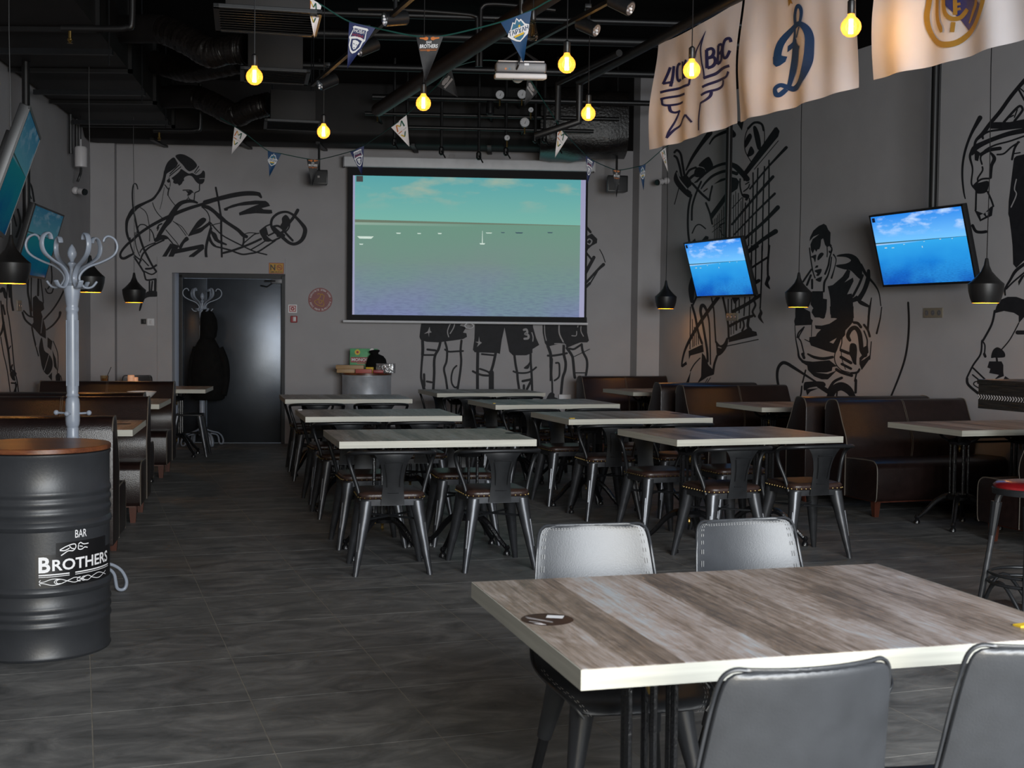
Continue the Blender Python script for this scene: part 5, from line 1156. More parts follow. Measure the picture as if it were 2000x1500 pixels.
# ================================================================ murals (black paint on the grey walls)
s, f, S, F = 's', 'f', 'S', 'F'
BOXA = [
 (f, [(1200,175),(1260,265),(1275,290),(1240,360),(1150,430),(1060,490),(1005,570),(1000,500),(1020,390),(1060,290),(1120,220)]),
 (f, [(1225,150),(1290,112),(1380,115),(1480,160),(1580,230),(1650,330),(1600,400),(1530,440),(1490,445),(1430,400),(1370,320),(1290,240)]),
 (s, 22, [(1300,320),(1120,495)]), (s, 20, [(1330,360),(1110,540)]),
 (f, [(1340,400),(1420,450),(1490,490),(1560,480),(1640,520),(1720,490),(1765,430),(1800,460),(1805,540),(1795,600),(1790,640),(1750,690),(1680,690),(1620,640),(1580,580),(1540,540),(1480,530),(1410,560),(1390,600),(1400,620),(1370,650),(1350,690),(1300,725),(1270,690),(1220,690),(1180,660),(1190,620),(1150,580),(1200,540),(1260,490),(1310,440)]),
 (s, 20, [(1680,350),(1600,470)]), (s, 15, [(1700,410),(1620,490)]), (S, 12, [(1700,590),(1790,585)]),
 (s, (60,55,60,52,42,50,50,70,90,75,62,50,50,45,30), [(1030,450),(1010,560),(985,660),(930,790),(860,900),(780,990),(640,1060),(500,1130),(400,1210),(330,1310),(280,1420),(270,1560),(280,1660),(310,1760),(345,1830)]),
 (f, [(1060,620),(1110,590),(1120,650),(1090,670),(1065,650)]), (s, 14, [(1100,570),(1125,660),(1120,740)]), (s, 22, [(1020,710),(1080,790)]), (s, 26, [(1105,770),(1085,850),(1080,910)]), (s, 15, [(1080,910),(1140,1010),(1220,1110)]), (s, 9, [(1010,760),(985,900),(960,1050),(920,1190)]),
 (s, 22, [(1700,690),(1695,760),(1690,825),(1610,865),(1600,920),(1590,1020)]), (s, 22, [(1375,815),(1520,815),(1570,860)]), (f, [(1430,830),(1480,830),(1540,820),(1555,860),(1500,915),(1450,915),(1470,880)]), (s, 14, [(1475,930),(1480,965)]), (s, 16, [(1450,990),(1480,970),(1510,990)]),
 (s, 16, [(780,1060),(820,1170),(890,1280),(980,1370)]), (s, 15, [(540,1155),(620,1210),(670,1290),(700,1420),(715,1520),(725,1650),(720,1810)]),
 (s, (22,24,22,26,30,30,34,40,44,44,44,40,40), [(490,790),(470,715),(435,685),(400,730),(385,900),(400,1180),(430,1320),(470,1520),(520,1700),(600,1940),(680,2110),(770,2280),(850,2400)]),
 (s, (64,60,60,66,70,72,66,60,56,54,52,50,46,44,50,54,50,40,30), [(2010,1005),(1850,1060),(1680,1110),(1500,1165),(1300,1240),(1150,1310),(1000,1375),(800,1480),(700,1540),(540,1650),(400,1780),(300,1860),(200,1970),(150,2060),(165,2130),(230,2145),(330,2095),(380,2070),(420,2040)]),
 (s, (40,60,70,80,90,100,120,110,90,80,70), [(1650,1060),(1560,1030),(1460,1030),(1350,1060),(1270,1120),(1200,1220),(1140,1330),(1100,1410),(1020,1510),(950,1620),(890,1720)]),
 (f, [(930,1690),(1040,1700),(1100,1760),(1000,1780),(940,1790),(850,1830),(805,1800),(830,1750)]), (s, 34, [(1000,1790),(850,1860),(720,1930),(640,2000),(580,2080),(525,2240)]), (s, 24, [(830,1840),(700,1890),(580,1960),(535,2030)]),
 (s, 26, [(1090,1760),(1150,1830),(1200,1900)]), (s, 16, [(1040,1590),(1150,1720),(1260,1850),(1310,1950)]), (s, 14, [(1180,1420),(1280,1500),(1360,1600),(1430,1700)]), (s, 14, [(1190,1430),(1330,1510),(1400,1590),(1460,1680)]), (s, 30, [(870,1560),(900,1500),(960,1470)]), (s, 22, [(875,1600),(900,1540)]),
 (f, [(1760,1350),(1820,1370),(1820,1420),(1720,1520),(1600,1600),(1490,1700),(1480,1690),(1600,1500),(1680,1400)]), (f, [(1885,1435),(1740,1535),(1610,1590),(1480,1710),(1560,1690),(1720,1640),(1800,1570),(1895,1490)]),
 (f, [(1440,1720),(1490,1780),(1400,1850),(1340,1960),(1290,1930),(1350,1820)]), (f, [(1130,1850),(1190,1890),(1040,2130),(960,2120)], 1), (f, [(1190,1860),(1300,1900),(1180,2130),(1080,2130)], 1),
 (s, (90,80,80,80), [(1180,2020),(1400,1980),(1600,1940),(1750,1910)]), (f, [(1780,1890),(1790,1960),(1560,2140),(1480,2130),(1500,2090),(1650,1980)], 1),
 (s, 55, [(1920,1560),(1880,1700),(1840,1850),(1820,2000),(1830,2130)]), (s, 45, [(1930,1620),(1960,1700),(2010,1790)]), (s, 40, [(1890,1720),(1940,1840),(2010,1910)]), (s, 20, [(1740,1140),(1840,1230),(1890,1340),(1900,1450),(1930,1560)]), (s, 12, [(1900,1440),(1950,1500),(2010,1560)]), (s, (50,60,60), [(1760,1130),(1870,1145),(2010,1250)]),
 (s, 28, [(340,1750),(350,1880),(390,2000),(430,2090),(560,2190)]), (s, 18, [(440,1640),(440,1800),(470,1950),(530,2100)]), (s, 36, [(420,2120),(520,2270),(600,2400)]), (s, 24, [(580,2160),(700,2290)]), (s, 22, [(490,1540),(540,1490),(620,1490),(680,1530)]), (s, 22, [(740,1580),(790,1670),(815,1780)]), (s, 18, [(460,1720),(480,1600),(500,1540)]),
 (s, 40, [(650,2350),(760,2340),(850,2280)]), (s, 28, [(620,2400),(760,2460),(855,2410)]), (s, 34, [(610,2400),(630,2500),(670,2570),(840,2550)]), (s, 34, [(720,2600),(720,2790)]), (s, 34, [(775,2600),(755,2790)]), (s, 50, [(835,2560),(830,2790)]),
 (f, [(690,2790),(840,2780),(872,2820),(873,2890),(720,2900),(640,2930),(600,2980),(550,3150),(515,3170),(535,3050),(610,2910),(640,2840)]),
]
BOXC = [
 (s, (76,80,84,84,80,70), [(0,410),(250,345),(500,285),(700,255),(860,252),(960,265)]), (s, (70,40), [(960,265),(1000,320)]),
 (s, (52,56,60,80,60,60,64,70,60), [(0,490),(80,520),(180,590),(280,680),(380,760),(500,840),(600,910),(680,990),(740,1020)]), (s, (36,36,36,36,40,40,36,36), [(195,150),(220,280),(240,380),(270,560),(290,700),(290,900),(295,1100),(302,1380)]),
 (f, [(335,520),(500,450),(700,400),(900,378),(1080,385),(1130,420),(1160,475),(1010,515),(1040,535),(1190,545),(1200,605),(1150,615),(900,605),(750,620),(615,645),(605,595),(760,525),(900,465),(960,445),(760,460),(600,475),(420,525),(400,560),(350,560)], 1),
 (s, 24, [(100,770),(200,890),(320,1000),(480,1090),(640,1170),(760,1230),(900,1290),(1100,1340)]), (s, 30, [(80,1080),(160,1180),(300,1220),(450,1260),(580,1310),(680,1335),(800,1320),(940,1290),(1100,1190),(1250,1090)]), (s, 40, [(330,1310),(480,1270),(680,1200),(850,1130),(1000,1060)]), (s, 24, [(820,1250),(960,1170),(1080,1090)]),
 (s, 36, [(690,1040),(690,1110),(670,1190)]), (s, 22, [(700,1130),(780,1060),(880,980),(960,960)]), (s, 16, [(700,975),(800,950),(950,965)]), (s, 16, [(110,830),(180,800),(270,780)]), (s, (40,60,60,30), [(120,940),(180,990),(225,1090),(380,1160)]), (s, 40, [(100,900),(60,1040),(30,1180),(22,1390)]), (s, 20, [(70,760),(100,840),(120,960)]),
 (f, [(970,920),(1060,870),(1100,1000),(1180,1070),(1220,1090),(1080,1110),(1010,1020)]), (s, 26, [(980,920),(1080,840),(1170,800)]), (s, 34, [(1080,870),(1110,980)]), (s, 30, [(1130,1000),(1230,950)]), (s, 34, [(1200,1100),(1330,1040)]),
 (s, (50,50,46,46,46,42,42,50,60,76,76,66,56,56,60,50), [(1330,1000),(1240,930),(1180,820),(1200,700),(1300,610),(1430,580),(1530,610),(1620,680),(1720,790),(1780,890),(1760,1010),(1700,1100),(1600,1150),(1500,1130),(1400,1050),(1330,990)]),
 (s, 40, [(1220,840),(1300,830),(1380,880),(1440,960),(1560,1090)]), (f, [(1440,630),(1370,690),(1370,770),(1340,830),(1400,900),(1480,830),(1500,780),(1510,710)]), (s, (60,56,50,50,60), [(1650,550),(1580,670),(1480,800),(1400,920),(1300,1000)]), (s, 26, [(1510,770),(1490,870),(1420,950)]), (s, 60, [(1240,880),(1330,960),(1400,1000)]),
]
LEGS = [
 (f, [(205,80),(880,80),(880,140),(820,215),(920,245),(870,330),(925,340),(935,400),(870,435),(700,460),(470,490),(280,480),(180,450),(160,400),(175,260)], 1), (F, [(325,235),(335,300),(360,325),(320,335),(315,400),(305,335),(235,350),(295,310)], 1), (S, 16, [(700,110),(620,290),(635,400)]), (S, 16, [(745,110),(720,240),(660,345)]),
 (s, 50, [(210,470),(215,600),(210,690)]), (s, (40,36,36,40,50), [(210,690),(200,800),(190,950),(190,1080),(235,1250)]), (s, 44, [(500,490),(470,600),(420,690),(400,800),(400,1000),(385,1260)]), (s, 30, [(210,695),(400,695)]), (s, 36, [(290,605),(420,620)]), (s, 40, [(235,1010),(240,1200)]), (s, 34, [(280,1125),(360,1140)]),
 (s, 36, [(580,490),(610,620),(600,800),(560,920),(590,1080),(615,1260)]), (s, 38, [(845,460),(830,620),(840,800),(820,1000),(780,1260)]), (s, 30, [(575,605),(640,640),(760,635),(870,630)]), (s, 28, [(765,870),(710,930),(680,1050),(690,1160),(740,1225),(790,1200)]),
 (f, [(1065,80),(2000,80),(2010,240),(2060,420),(2110,530),(2000,600),(2000,660),(1900,700),(1680,700),(1620,640),(1580,430),(1545,250),(1500,450),(1470,680),(1440,665),(1060,650),(1030,610),(1055,420)], 1), (F, [(1130,390),(1140,470),(1175,495),(1095,565),(1120,505),(1070,480),(1120,480)], 1), (S, 36, [(1860,285),(1900,280),(1915,330),(1880,350),(1930,370),(1930,420),(1870,430)]), (S, 16, [(1990,330),(2010,400),(2005,470)]),
 (s, 50, [(1110,650),(1105,900),(1105,1260)]), (s, 45, [(1400,670),(1360,850),(1320,980)]), (s, 85, [(1330,980),(1330,1260)]), (s, 30, [(1175,680),(1380,700)]), (s, 36, [(1030,960),(1110,1000),(1200,1025),(1300,1030)]), (s, 32, [(1145,920),(1260,960),(1300,990)]),
 (s, 40, [(1705,690),(1725,850),(1750,980),(1760,1100),(1785,1260)]), (s, 38, [(1970,680),(1970,800),(1985,1000),(1995,1270)]), (f, [(1960,800),(1940,910),(1880,920),(1860,900),(1920,850)]), (s, 30, [(1690,960),(1760,985),(1900,985),(1990,950),(2060,895)]), (s, 40, [(1840,1120),(1990,1090)]), (s, 40, [(1980,1110),(1910,1250)]), (s, 40, [(1860,1190),(1860,1260)]),
 (f, [(2160,80),(2885,80),(2890,330),(2920,460),(2890,490),(2780,490),(2700,520),(2560,580),(2520,500),(2400,520),(2240,560),(2200,500),(2165,330)], 1), (S, 14, [(2195,110),(2200,330),(2225,460)]), (S, 22, [(2440,110),(2435,330),(2500,480)]), (S, 14, [(2360,510),(2450,510),(2540,530)]), (S, 14, [(2700,190),(2740,200),(2735,240)]), (S, 14, [(2720,310),(2710,380),(2640,380)]), (S, 14, [(2790,230),(2790,310),(2830,390)]),
 (s, 50, [(2250,550),(2290,660),(2300,760),(2300,900)]), (s, 30, [(2320,760),(2310,1000),(2320,1150),(2325,1380)]), (s, 24, [(2290,900),(2290,1110)]), (s, 45, [(2510,530),(2510,680),(2540,820),(2530,950),(2490,1080),(2460,1380)]), (s, 35, [(2250,705),(2330,705),(2440,690),(2560,665)]), (s, 30, [(2380,825),(2430,830),(2440,930),(2430,1050),(2360,1110)]),
 (f, [(2230,1440),(2260,1340),(2310,1300),(2360,1330),(2360,1380),(2410,1400),(2400,1440)]), (s, 45, [(2560,580),(2640,700),(2660,780),(2680,1000),(2690,1060)]), (s, 40, [(2800,520),(2820,640),(2880,760),(2890,880),(2870,1020)]), (s, 34, [(2600,590),(2670,600),(2740,560),(2800,520)]), (s, 14, [(2680,720),(2930,600)]), (s, 20, [(2690,985),(2870,985)]),
]
SIDE = [(f, [(150,150),(195,160),(270,120),(350,200),(345,260),(270,300),(215,350),(190,400),(150,400)], 1), (s, 36, [(170,0),(250,100)]), (S, 18, [(200,230),(230,200),(270,230),(240,280),(200,260)]), (s, 30, [(170,380),(265,500)]), (s, 50, [(300,470),(170,710)]), (s, 14, [(385,355),(430,440),(465,540)]), (s, (50,36,36), [(440,575),(340,670),(160,870)]), (s, 20, [(350,680),(240,860)]), (s, 40, [(240,850),(160,930)])]
m1 = paint([(220, 290, .1, BOXA), (400, 350, .11, BOXC)], lambda a, b, o: bw(a, b, o), M['wall_paint_black'], wall_back, 'boxer_mural'); m1['label'] = 'black brush mural of a boxer'
m2 = paint([(800, 610, .12, LEGS), (1120, 440, .13333, SIDE)], lambda a, b, o: bw(a, b, o), M['wall_paint_black'], wall_back, 'footballers_mural'); m2['label'] = 'black mural of footballers, mostly hidden by the screen'
NET = [
 (s, 26, [(100,390),(130,365),(170,410),(190,520),(210,640)]), (s, 26, [(100,430),(130,460),(160,560),(180,660)]), (f, [(125,590),(90,680),(120,760),(200,850),(270,900),(290,840),(250,800),(300,740),(230,640),(180,670),(150,650)]), (S, 14, [(130,620),(160,700),(240,800)]),
 (f, [(370,540),(420,480),(480,440),(510,470),(535,550),(460,600),(430,560)]), (f, [(320,650),(340,570),(400,560),(450,600),(380,670)]), (s, 24, [(230,650),(270,590),(340,560)]), (s, 30, [(240,720),(300,660),(340,640)]),
 (s, (24,28,30,34,60,64,60), [(350,720),(430,640),(540,560),(680,515),(780,545),(850,610),(920,690)]), (s, (14,24,30,34,40), [(400,800),(450,730),(540,650),(680,600),(800,630)]), (s, 16, [(330,730),(420,660)]),
 (f, [(540,750),(620,690),(720,665),(800,680),(830,720),(810,800),(740,850),(520,1150),(500,1090),(640,900),(735,760),(680,700)], 1), (s, 20, [(525,770),(500,880),(490,930),(450,890)]), (s, 26, [(300,740),(400,850),(490,930)]), (s, 14, [(430,830),(470,800)]),
 (s, 22, [(400,720),(340,860),(300,1000),(295,1150)]), (s, 24, [(290,870),(260,1000),(250,1150),(255,1300),(270,1420)]), (s, 22, [(455,960),(500,1080),(525,1195)]), (s, 14, [(300,1300),(340,1220),(390,1205),(450,1250)]), (s, 10, [(100,975),(150,790)]), (s, (16,34,44,60), [(230,590),(300,450),(400,300),(500,170)]), (s, (16,26,40), [(495,295),(560,210),(720,140)]), (s, 70, [(720,140),(760,190)]), (f, [(790,40),(880,40),(860,145)], 1),
 (s, 10, [(960,490),(900,380),(890,260),(920,140),(990,60),(1050,45),(1100,90),(1115,200),(1110,300)]), (s, 26, [(930,120),(1000,55),(1080,70),(1105,140)]), (f, [(985,110),(1020,100),(1060,200),(1075,330),(1040,360),(1010,260)]), (f, [(960,180),(970,230),(900,340),(895,260),(930,190)]), (f, [(960,320),(1000,380),(980,420),(930,440),(920,420)]),
 (f, [(1255,105),(1285,150),(1270,210),(920,640),(880,610),(1180,180),(1230,110)], 1), (s, 9, [(1270,260),(1000,580)]), (f, [(860,640),(920,650),(930,700),(880,715)]), (s, 18, [(840,690),(840,780),(870,880),(930,900)]), (s, 14, [(900,750),(940,725)]), (s, 14, [(880,830),(930,790),(945,750)]), (s, 30, [(880,870),(930,880),(910,920)]),
 (s, (36,22,20), [(1360,335),(1150,560),(950,800)]), (s, (36,28,26), [(1210,665),(1000,900),(750,1200)]), (s, (28,20,18), [(1230,855),(1000,1080),(770,1320)]), (s, (50,36,30), [(1265,1010),(1100,1180),(860,1390)]), (s, (56,42,30), [(1240,1280),(1100,1370),(930,1500)]), (s, 10, [(860,900),(750,1020)]),
 (s, 16, [(1165,480),(1165,900),(1160,1500)]), (s, 16, [(1115,550),(1100,900),(1090,1500)]), (s, 16, [(1040,570),(1025,1000),(1015,1500)]), (s, 16, [(985,620),(985,900),(970,1420)]), (s, 14, [(945,910),(935,1440)]), (s, 14, [(900,960),(890,1440)]), (s, 10, [(870,900),(860,1430)]), (s, 8, [(850,940),(845,1400)]), (s, 10, [(820,850),(815,1380)]), (s, 8, [(790,830),(790,1370)]), (s, 8, [(765,870),(765,1370)]),
] + [(s, 7, [(x, y), (x, 1380)]) for x, y in ((550,1140),(570,1130),(587,1100),(605,1080),(630,1040),(655,1000),(675,980),(695,960))] + [(s, 7, [(530,1230),(700,1100)]), (s, 7, [(525,1290),(700,1150)]), (f, [(290,1400),(330,1360),(350,1410)], 1), (f, [(400,1390),(450,1330),(485,1340),(480,1390)], 1), (s, 12, [(620,1240),(610,1210),(660,1190),(700,1200),(690,1260)]), (s, 10, [(615,1260),(640,1320),(680,1320)])]
NET2 = [
 (s, (60,64,40), [(290,350),(270,450),(275,580)]), (s, 24, [(275,620),(310,740),(340,900),(380,1020)]), (s, 20, [(330,520),(280,630)]), (s, (28,30,36,30,20,16,14), [(380,760),(365,680),(380,625),(410,640),(440,720),(460,860),(470,1240)]), (s, 24, [(380,770),(410,940),(435,1100),(440,1210)]),
 (s, (40,36,34,30,22,18,18), [(550,540),(440,690),(330,850),(250,990),(200,1100),(175,1200),(170,1260)]), (f, [(165,1250),(215,1210),(225,1240),(175,1275)], 1), (s, 16, [(480,540),(505,680),(515,850),(525,1010)]), (s, 22, [(600,540),(630,680),(655,830),(660,970)]),
 (f, [(640,960),(655,990),(640,1060),(590,1130),(540,1150),(530,1060),(525,990),(570,1040),(610,1020)]), (S, 10, [(550,1060),(580,1070)]), (s, 24, [(540,1150),(510,1240),(495,1340)]), (f, [(240,1100),(390,1030),(400,1110),(260,1150),(245,1190)], 1), (f, [(380,1120),(410,1150),(450,1250),(490,1290),(500,1350),(440,1370),(380,1410),(330,1440),(370,1370)], 1), (s, 12, [(360,1175),(300,1240),(260,1310)]), (f, [(265,1310),(245,1430),(215,1430)], 1), (s, 8, [(440,1390),(410,1440)]), (s, 8, [(470,1380),(430,1440)]),
] + [(s, w, p) for w, p in ((14, [(655,560),(655,700)]), (14, [(690,560),(690,690)]), (14, [(735,580),(730,700)]), (14, [(770,560),(770,700)]), (14, [(830,540),(820,730)]), (14, [(880,540),(875,740)]), (36, [(985,520),(850,610),(700,690)]), (30, [(905,735),(800,770),(670,840)]), (38, [(975,365),(900,410)]), (34, [(960,5),(820,95)]), (22, [(1070,120),(960,190),(860,260)]),
 (22, [(1085,0),(1070,180),(1070,310)]), (16, [(1010,0),(1005,300),(990,650)]), (14, [(945,0),(940,420)]), (22, [(930,420),(940,520),(920,560),(940,620),(910,690),(935,740)]), (16, [(900,0),(895,340)]), (10, [(860,0),(855,220)]), (10, [(640,1050),(970,980)]), (10, [(260,640),(255,1080)]), (8, [(280,770),(285,1060)]), (8, [(300,850),(300,1050)]), (8, [(320,870),(320,1040)]), (8, [(340,930),(345,1030)]), (8, [(685,790),(685,930)]), (8, [(715,790),(712,920)]), (20, [(740,790),(740,880)]), (16, [(785,780),(780,860)]), (20, [(810,780),(820,840),(800,890)]), (30, [(870,750),(860,840),(890,880)]))] + [
 (f, [(1070,300),(1095,340),(1075,390),(1095,455),(1040,410),(1045,370)]), (f, [(980,640),(1015,700),(1000,750),(1028,815),(965,750),(985,690)]), (f, [(660,960),(750,920),(830,880),(870,850),(910,890),(950,900),(960,940),(660,1010)], 1), (f, [(690,540),(780,540),(720,610)], 1)]
PLAY = [
 (f, [(640,325),(650,260),(700,160),(780,90),(860,55),(900,80),(930,150),(965,190),(960,360),(990,400),(940,400),(910,420),(880,380),(850,280),(820,300),(810,400),(790,450),(765,450),(745,490),(720,450),(690,515),(660,460),(655,370),(690,290),(720,270),(790,215),(700,255)], 1), (s, 22, [(960,400),(985,440),(960,500),(945,480)]), (s, 20, [(640,430),(660,600),(690,780),(725,890)]), (s, 16, [(910,400),(915,500),(910,565)]), (s, (16,24,30,30), [(990,460),(950,580),(930,700),(880,830)]),
 (f, [(660,565),(740,530),(740,580),(725,650),(700,590)]), (f, [(790,520),(830,500),(860,520),(830,570),(775,620),(760,590)]), (f, [(720,740),(740,700),(775,695),(770,730)]), (f, [(715,780),(820,750),(820,800),(780,860),(740,850),(760,820)]), (f, [(735,910),(830,870),(830,900),(810,950),(760,940)]),
 (s, (18,22,26,34,30), [(980,570),(960,720),(920,860),(870,960),(860,1100)]), (s, (24,16,16,30), [(1010,530),(1050,610),(1020,760),(980,890)]), (s, 34, [(680,920),(680,1050)]), (s, 30, [(670,760),(600,860),(540,950)]), (s, 34, [(660,850),(600,1000)]),
 (f, [(680,1095),(850,1095),(850,1210),(910,1220),(905,1370),(880,1380),(880,1500),(720,1500),(670,1420),(700,1360),(655,1300)], 1), (f, [(1060,560),(1100,530),(1250,515),(1360,560),(1420,640),(1450,730),(1450,850),(1410,905),(1280,780),(1180,760),(1060,720),(1060,690),(1200,670),(1280,620),(1200,570)]),
 (f, [(920,1020),(1000,1000),(1150,870),(1220,760),(1270,780),(1250,880),(1180,960),(1310,885),(1320,940),(1220,1145),(1290,1130),(1310,1200),(1370,1160),(1430,1230),(1310,1270),(1325,1510),(970,1510),(960,1220),(940,1100)], 1), (s, (50,44,30,20,16), [(1430,690),(1520,850),(1640,990),(1710,1120),(1740,1320)]), (s, 38, [(1460,850),(1400,1000),(1310,1170)]), (s, (50,70,70,80), [(1550,780),(1540,920),(1480,1090),(1400,1220)]), (f, [(1380,1240),(1440,1240),(1570,1320),(1560,1350),(1420,1300)]), (s, (16,30,34), [(1595,1200),(1570,1350),(1550,1500)]), (f, [(420,1370),(520,1360),(650,1410),(660,1510),(420,1510)], 1), (s, 18, [(545,1330),(545,1380)]),
]
PLAY2 = [
 (f, [(360,0),(460,10),(550,60),(560,150),(585,170),(570,230),(350,240),(340,180),(355,130)], 1), (f, [(570,60),(600,10),(755,-10),(745,110),(720,150),(640,120),(580,80)]), (f, [(805,-10),(1115,-10),(1110,190),(1060,250),(1010,300),(1000,370),(950,420),(900,560),(880,600),(760,570),(560,500),(535,440),(540,390),(620,380),(640,340),(690,290),(620,280),(610,235),(700,240),(800,215),(900,150),(840,130),(810,90)], 1), (F, [(800,455),(895,400),(850,475)], 1),
 (s, (10,14,22,30,30), [(350,240),(360,400),(390,560),(410,660),(500,740)]), (f, [(410,680),(500,700),(580,710),(800,690),(900,770),(840,780),(830,830),(760,850),(620,850),(780,870),(900,820),(780,940),(700,940),(600,900),(520,820),(510,760),(440,720)], 1), (s, 10, [(570,230),(565,380)]), (s, 20, [(470,260),(400,330),(380,395)]), (s, 18, [(460,280),(400,390),(430,450),(470,610)]), (s, 38, [(450,610),(470,660)]), (s, 12, [(480,420),(540,450)]), (s, (24,36,40,36), [(520,610),(600,650),(720,670),(840,650)]),
 (s, 14, [(880,570),(865,660),(890,750),(960,820),(1060,850)]), (s, 40, [(890,810),(960,850),(1090,890)]), (s, 30, [(1080,860),(1160,850),(1190,810)]), (s, 16, [(1000,350),(965,400),(960,470),(940,540)]), (s, 36, [(1120,200),(1170,210),(1210,260)]), (s, (40,50,56,56,60,60,60,70), [(1065,430),(1040,370),(1080,290),(1140,270),(1190,340),(1210,470),(1220,560),(1260,620)]), (s, 40, [(950,560),(1050,600)]), (s, 40, [(950,650),(1080,725)]), (s, 34, [(960,740),(1080,800)]), (s, 10, [(950,570),(970,700),(1010,810)]),
 (f, [(1070,480),(1140,480),(1160,560),(1150,700),(1150,750),(1110,730),(1080,650),(1060,610)]), (f, [(1230,530),(1300,490),(1310,590),(1250,660),(1210,700),(1250,680),(1330,620),(1320,680),(1220,820),(1190,740),(1190,660),(1220,630)], 1), (s, 20, [(1250,310),(1290,420),(1290,500)]), (s, 30, [(1250,230),(1300,300),(1325,380)]), (s, 28, [(1320,0),(1310,150),(1300,290)]), (s, (14,18,26), [(1480,0),(1460,150),(1415,340)]), (s, 14, [(1345,450),(1325,680)]),
 (s, (26,28,28,28,26,24), [(1825,-60),(1835,200),(1820,450),(1780,680),(1700,920),(1590,1190)]), (s, (26,30,34,38,44,44,40,30,24), [(200,1240),(150,1080),(120,920),(130,800),(180,730),(240,730),(340,790),(480,880),(620,970)]), (f, [(470,990),(520,970),(720,970),(745,1030),(660,1030),(540,1050),(470,1085)]), (f, [(490,1070),(660,1055),(550,1100),(510,1150)]), (s, 60, [(660,1020),(800,1110)]), (s, 20, [(490,820),(450,980)]), (s, 20, [(440,1030),(430,1130),(400,1240)]), (s, (90,100,110,100,60), [(800,1190),(850,1080),(950,1030),(1050,1080),(1120,1190)]), (s, 36, [(800,1060),(860,970),(960,920)]), (s, 20, [(900,1100),(890,1200)]), (s, 22, [(1150,870),(1130,960)]), (s, 34, [(1145,950),(1140,1110)]),
]
RUN = [
 (s, (50,30,26,24,22,18,12), [(290,375),(200,540),(140,700),(110,850),(105,1000),(120,1150),(135,1220)]), (s, (44,40,40,40,40,44,30,24), [(760,-20),(680,70),(600,170),(500,310),(400,430),(320,540),(250,610),(230,680)]), (s, 22, [(690,70),(760,200)]), (s, 14, [(700,60),(760,110)]), (s, 16, [(760,0),(700,50)]), (f, [(400,430),(450,420),(600,420),(770,385),(770,480),(600,490),(400,490)], 1), (s, 22, [(310,560),(380,520),(500,500),(760,470)]), (s, 24, [(310,540),(320,590)]),
 (s, (55,50,46,50,60,50), [(770,505),(600,540),(450,590),(330,640),(240,690),(205,745)]), (s, (30,26,18,18,20), [(200,730),(185,790),(212,910),(200,1060),(240,1120)]), (s, 18, [(770,560),(600,620),(450,660),(350,710),(310,760),(295,800),(310,860)]), (s, 38, [(300,760),(380,715),(500,695)]), (f, [(230,700),(290,740),(270,830),(235,820)]), (s, 18, [(470,760),(540,750),(620,680),(700,630)]), (s, 24, [(690,630),(650,700),(625,810)]), (s, 14, [(650,750),(710,740)]), (s, 18, [(315,890),(315,930),(270,1000),(265,1030)]), (s, (20,40,34,30), [(400,740),(440,800),(410,880),(400,1000)]),
 (f, [(220,1080),(300,1050),(380,1040),(360,1150),(270,1170),(240,1140)]), (s, 20, [(230,1080),(300,1020),(390,1010)]), (s, 20, [(250,1150),(245,1340)]), (s, 20, [(370,1150),(410,1240),(430,1300)]), (f, [(230,1340),(330,1380),(400,1310),(430,1290),(415,1400),(290,1460)], 1), (F, [(290,1395),(320,1380),(345,1410),(300,1435)], 1), (F, [(345,1365),(385,1350),(380,1395),(355,1400)], 1), (f, [(645,800),(670,775),(780,750),(780,1500),(620,1500),(585,1380),(590,1250)], 1), (S, 12, [(670,1020),(650,1120),(670,1180),(615,1310)]), (s, 26, [(540,420),(690,260),(735,280),(720,320),(650,410)]), (s, 14, [(600,370),(640,350)]), (s, 14, [(680,290),(650,370)]),
]
RUN2 = [
 (s, 24, [(165,85),(190,130),(230,140),(275,135)]), (f, [(460,-10),(620,-10),(620,350),(583,370),(520,430),(495,400),(490,250),(480,150)], 1), (s, (26,26,20,16,14), [(620,375),(520,450),(470,530),(430,600),(430,650)]), (s, 14, [(620,440),(500,540),(440,600)]), (f, [(600,470),(540,575),(535,540),(560,500)]), (f, [(360,740),(390,690),(450,665),(520,665),(620,700),(620,790),(540,880),(540,820),(500,795),(420,780),(340,800)], 1),
 (s, 18, [(345,780),(320,890),(250,1020)]), (s, 10, [(540,880),(470,1010),(400,1095)]), (s, 12, [(240,1020),(265,1060),(260,1140)]), (s, 22, [(260,1130),(268,1150)]), (s, 15, [(240,1030),(230,1130),(170,1220),(120,1320)]), (s, 22, [(120,1330),(130,1380),(210,1450),(300,1520)]), (f, [(315,1160),(330,1100),(370,1075),(420,1110),(430,1150),(400,1160),(340,1160)]), (s, 16, [(360,1160),(365,1195)]), (f, [(300,1190),(400,1190),(415,1220),(415,1280),(420,1310),(340,1340),(380,1300),(300,1285),(310,1250),(285,1240)], 1), (f, [(405,1360),(430,1310),(520,1370),(500,1420)], 1), (s, 14, [(170,1245),(290,1360)]), (s, 12, [(165,1300),(240,1360)]), (s, 10, [(260,1355),(190,1355),(175,1380),(220,1410)]), (s, 34, [(530,955),(640,955)]),
]
RP = lambda a, b, o: rw(a, b, o)
mm_ = paint([(1300, 230, .173333, NET), (1300, 480, .186667, NET2)], RP, M['wall_paint_black'], wall_right, 'volleyball_mural'); mm_['label'] = 'black mural of a volleyball player at the net'
mm_ = paint([(1500, 430, .126655, PLAY), (1500, 600, .15, PLAY2)], RP, M['wall_paint_black'], wall_right, 'ball_player_mural'); mm_['label'] = 'black mural of a crouching player holding a ball'
mm_ = paint([(1860, 160, .186667, RUN), (1860, 420, .240137, RUN2)], RP, M['wall_paint_black'], wall_right, 'runner_mural'); mm_['label'] = 'black mural of a large striding player'
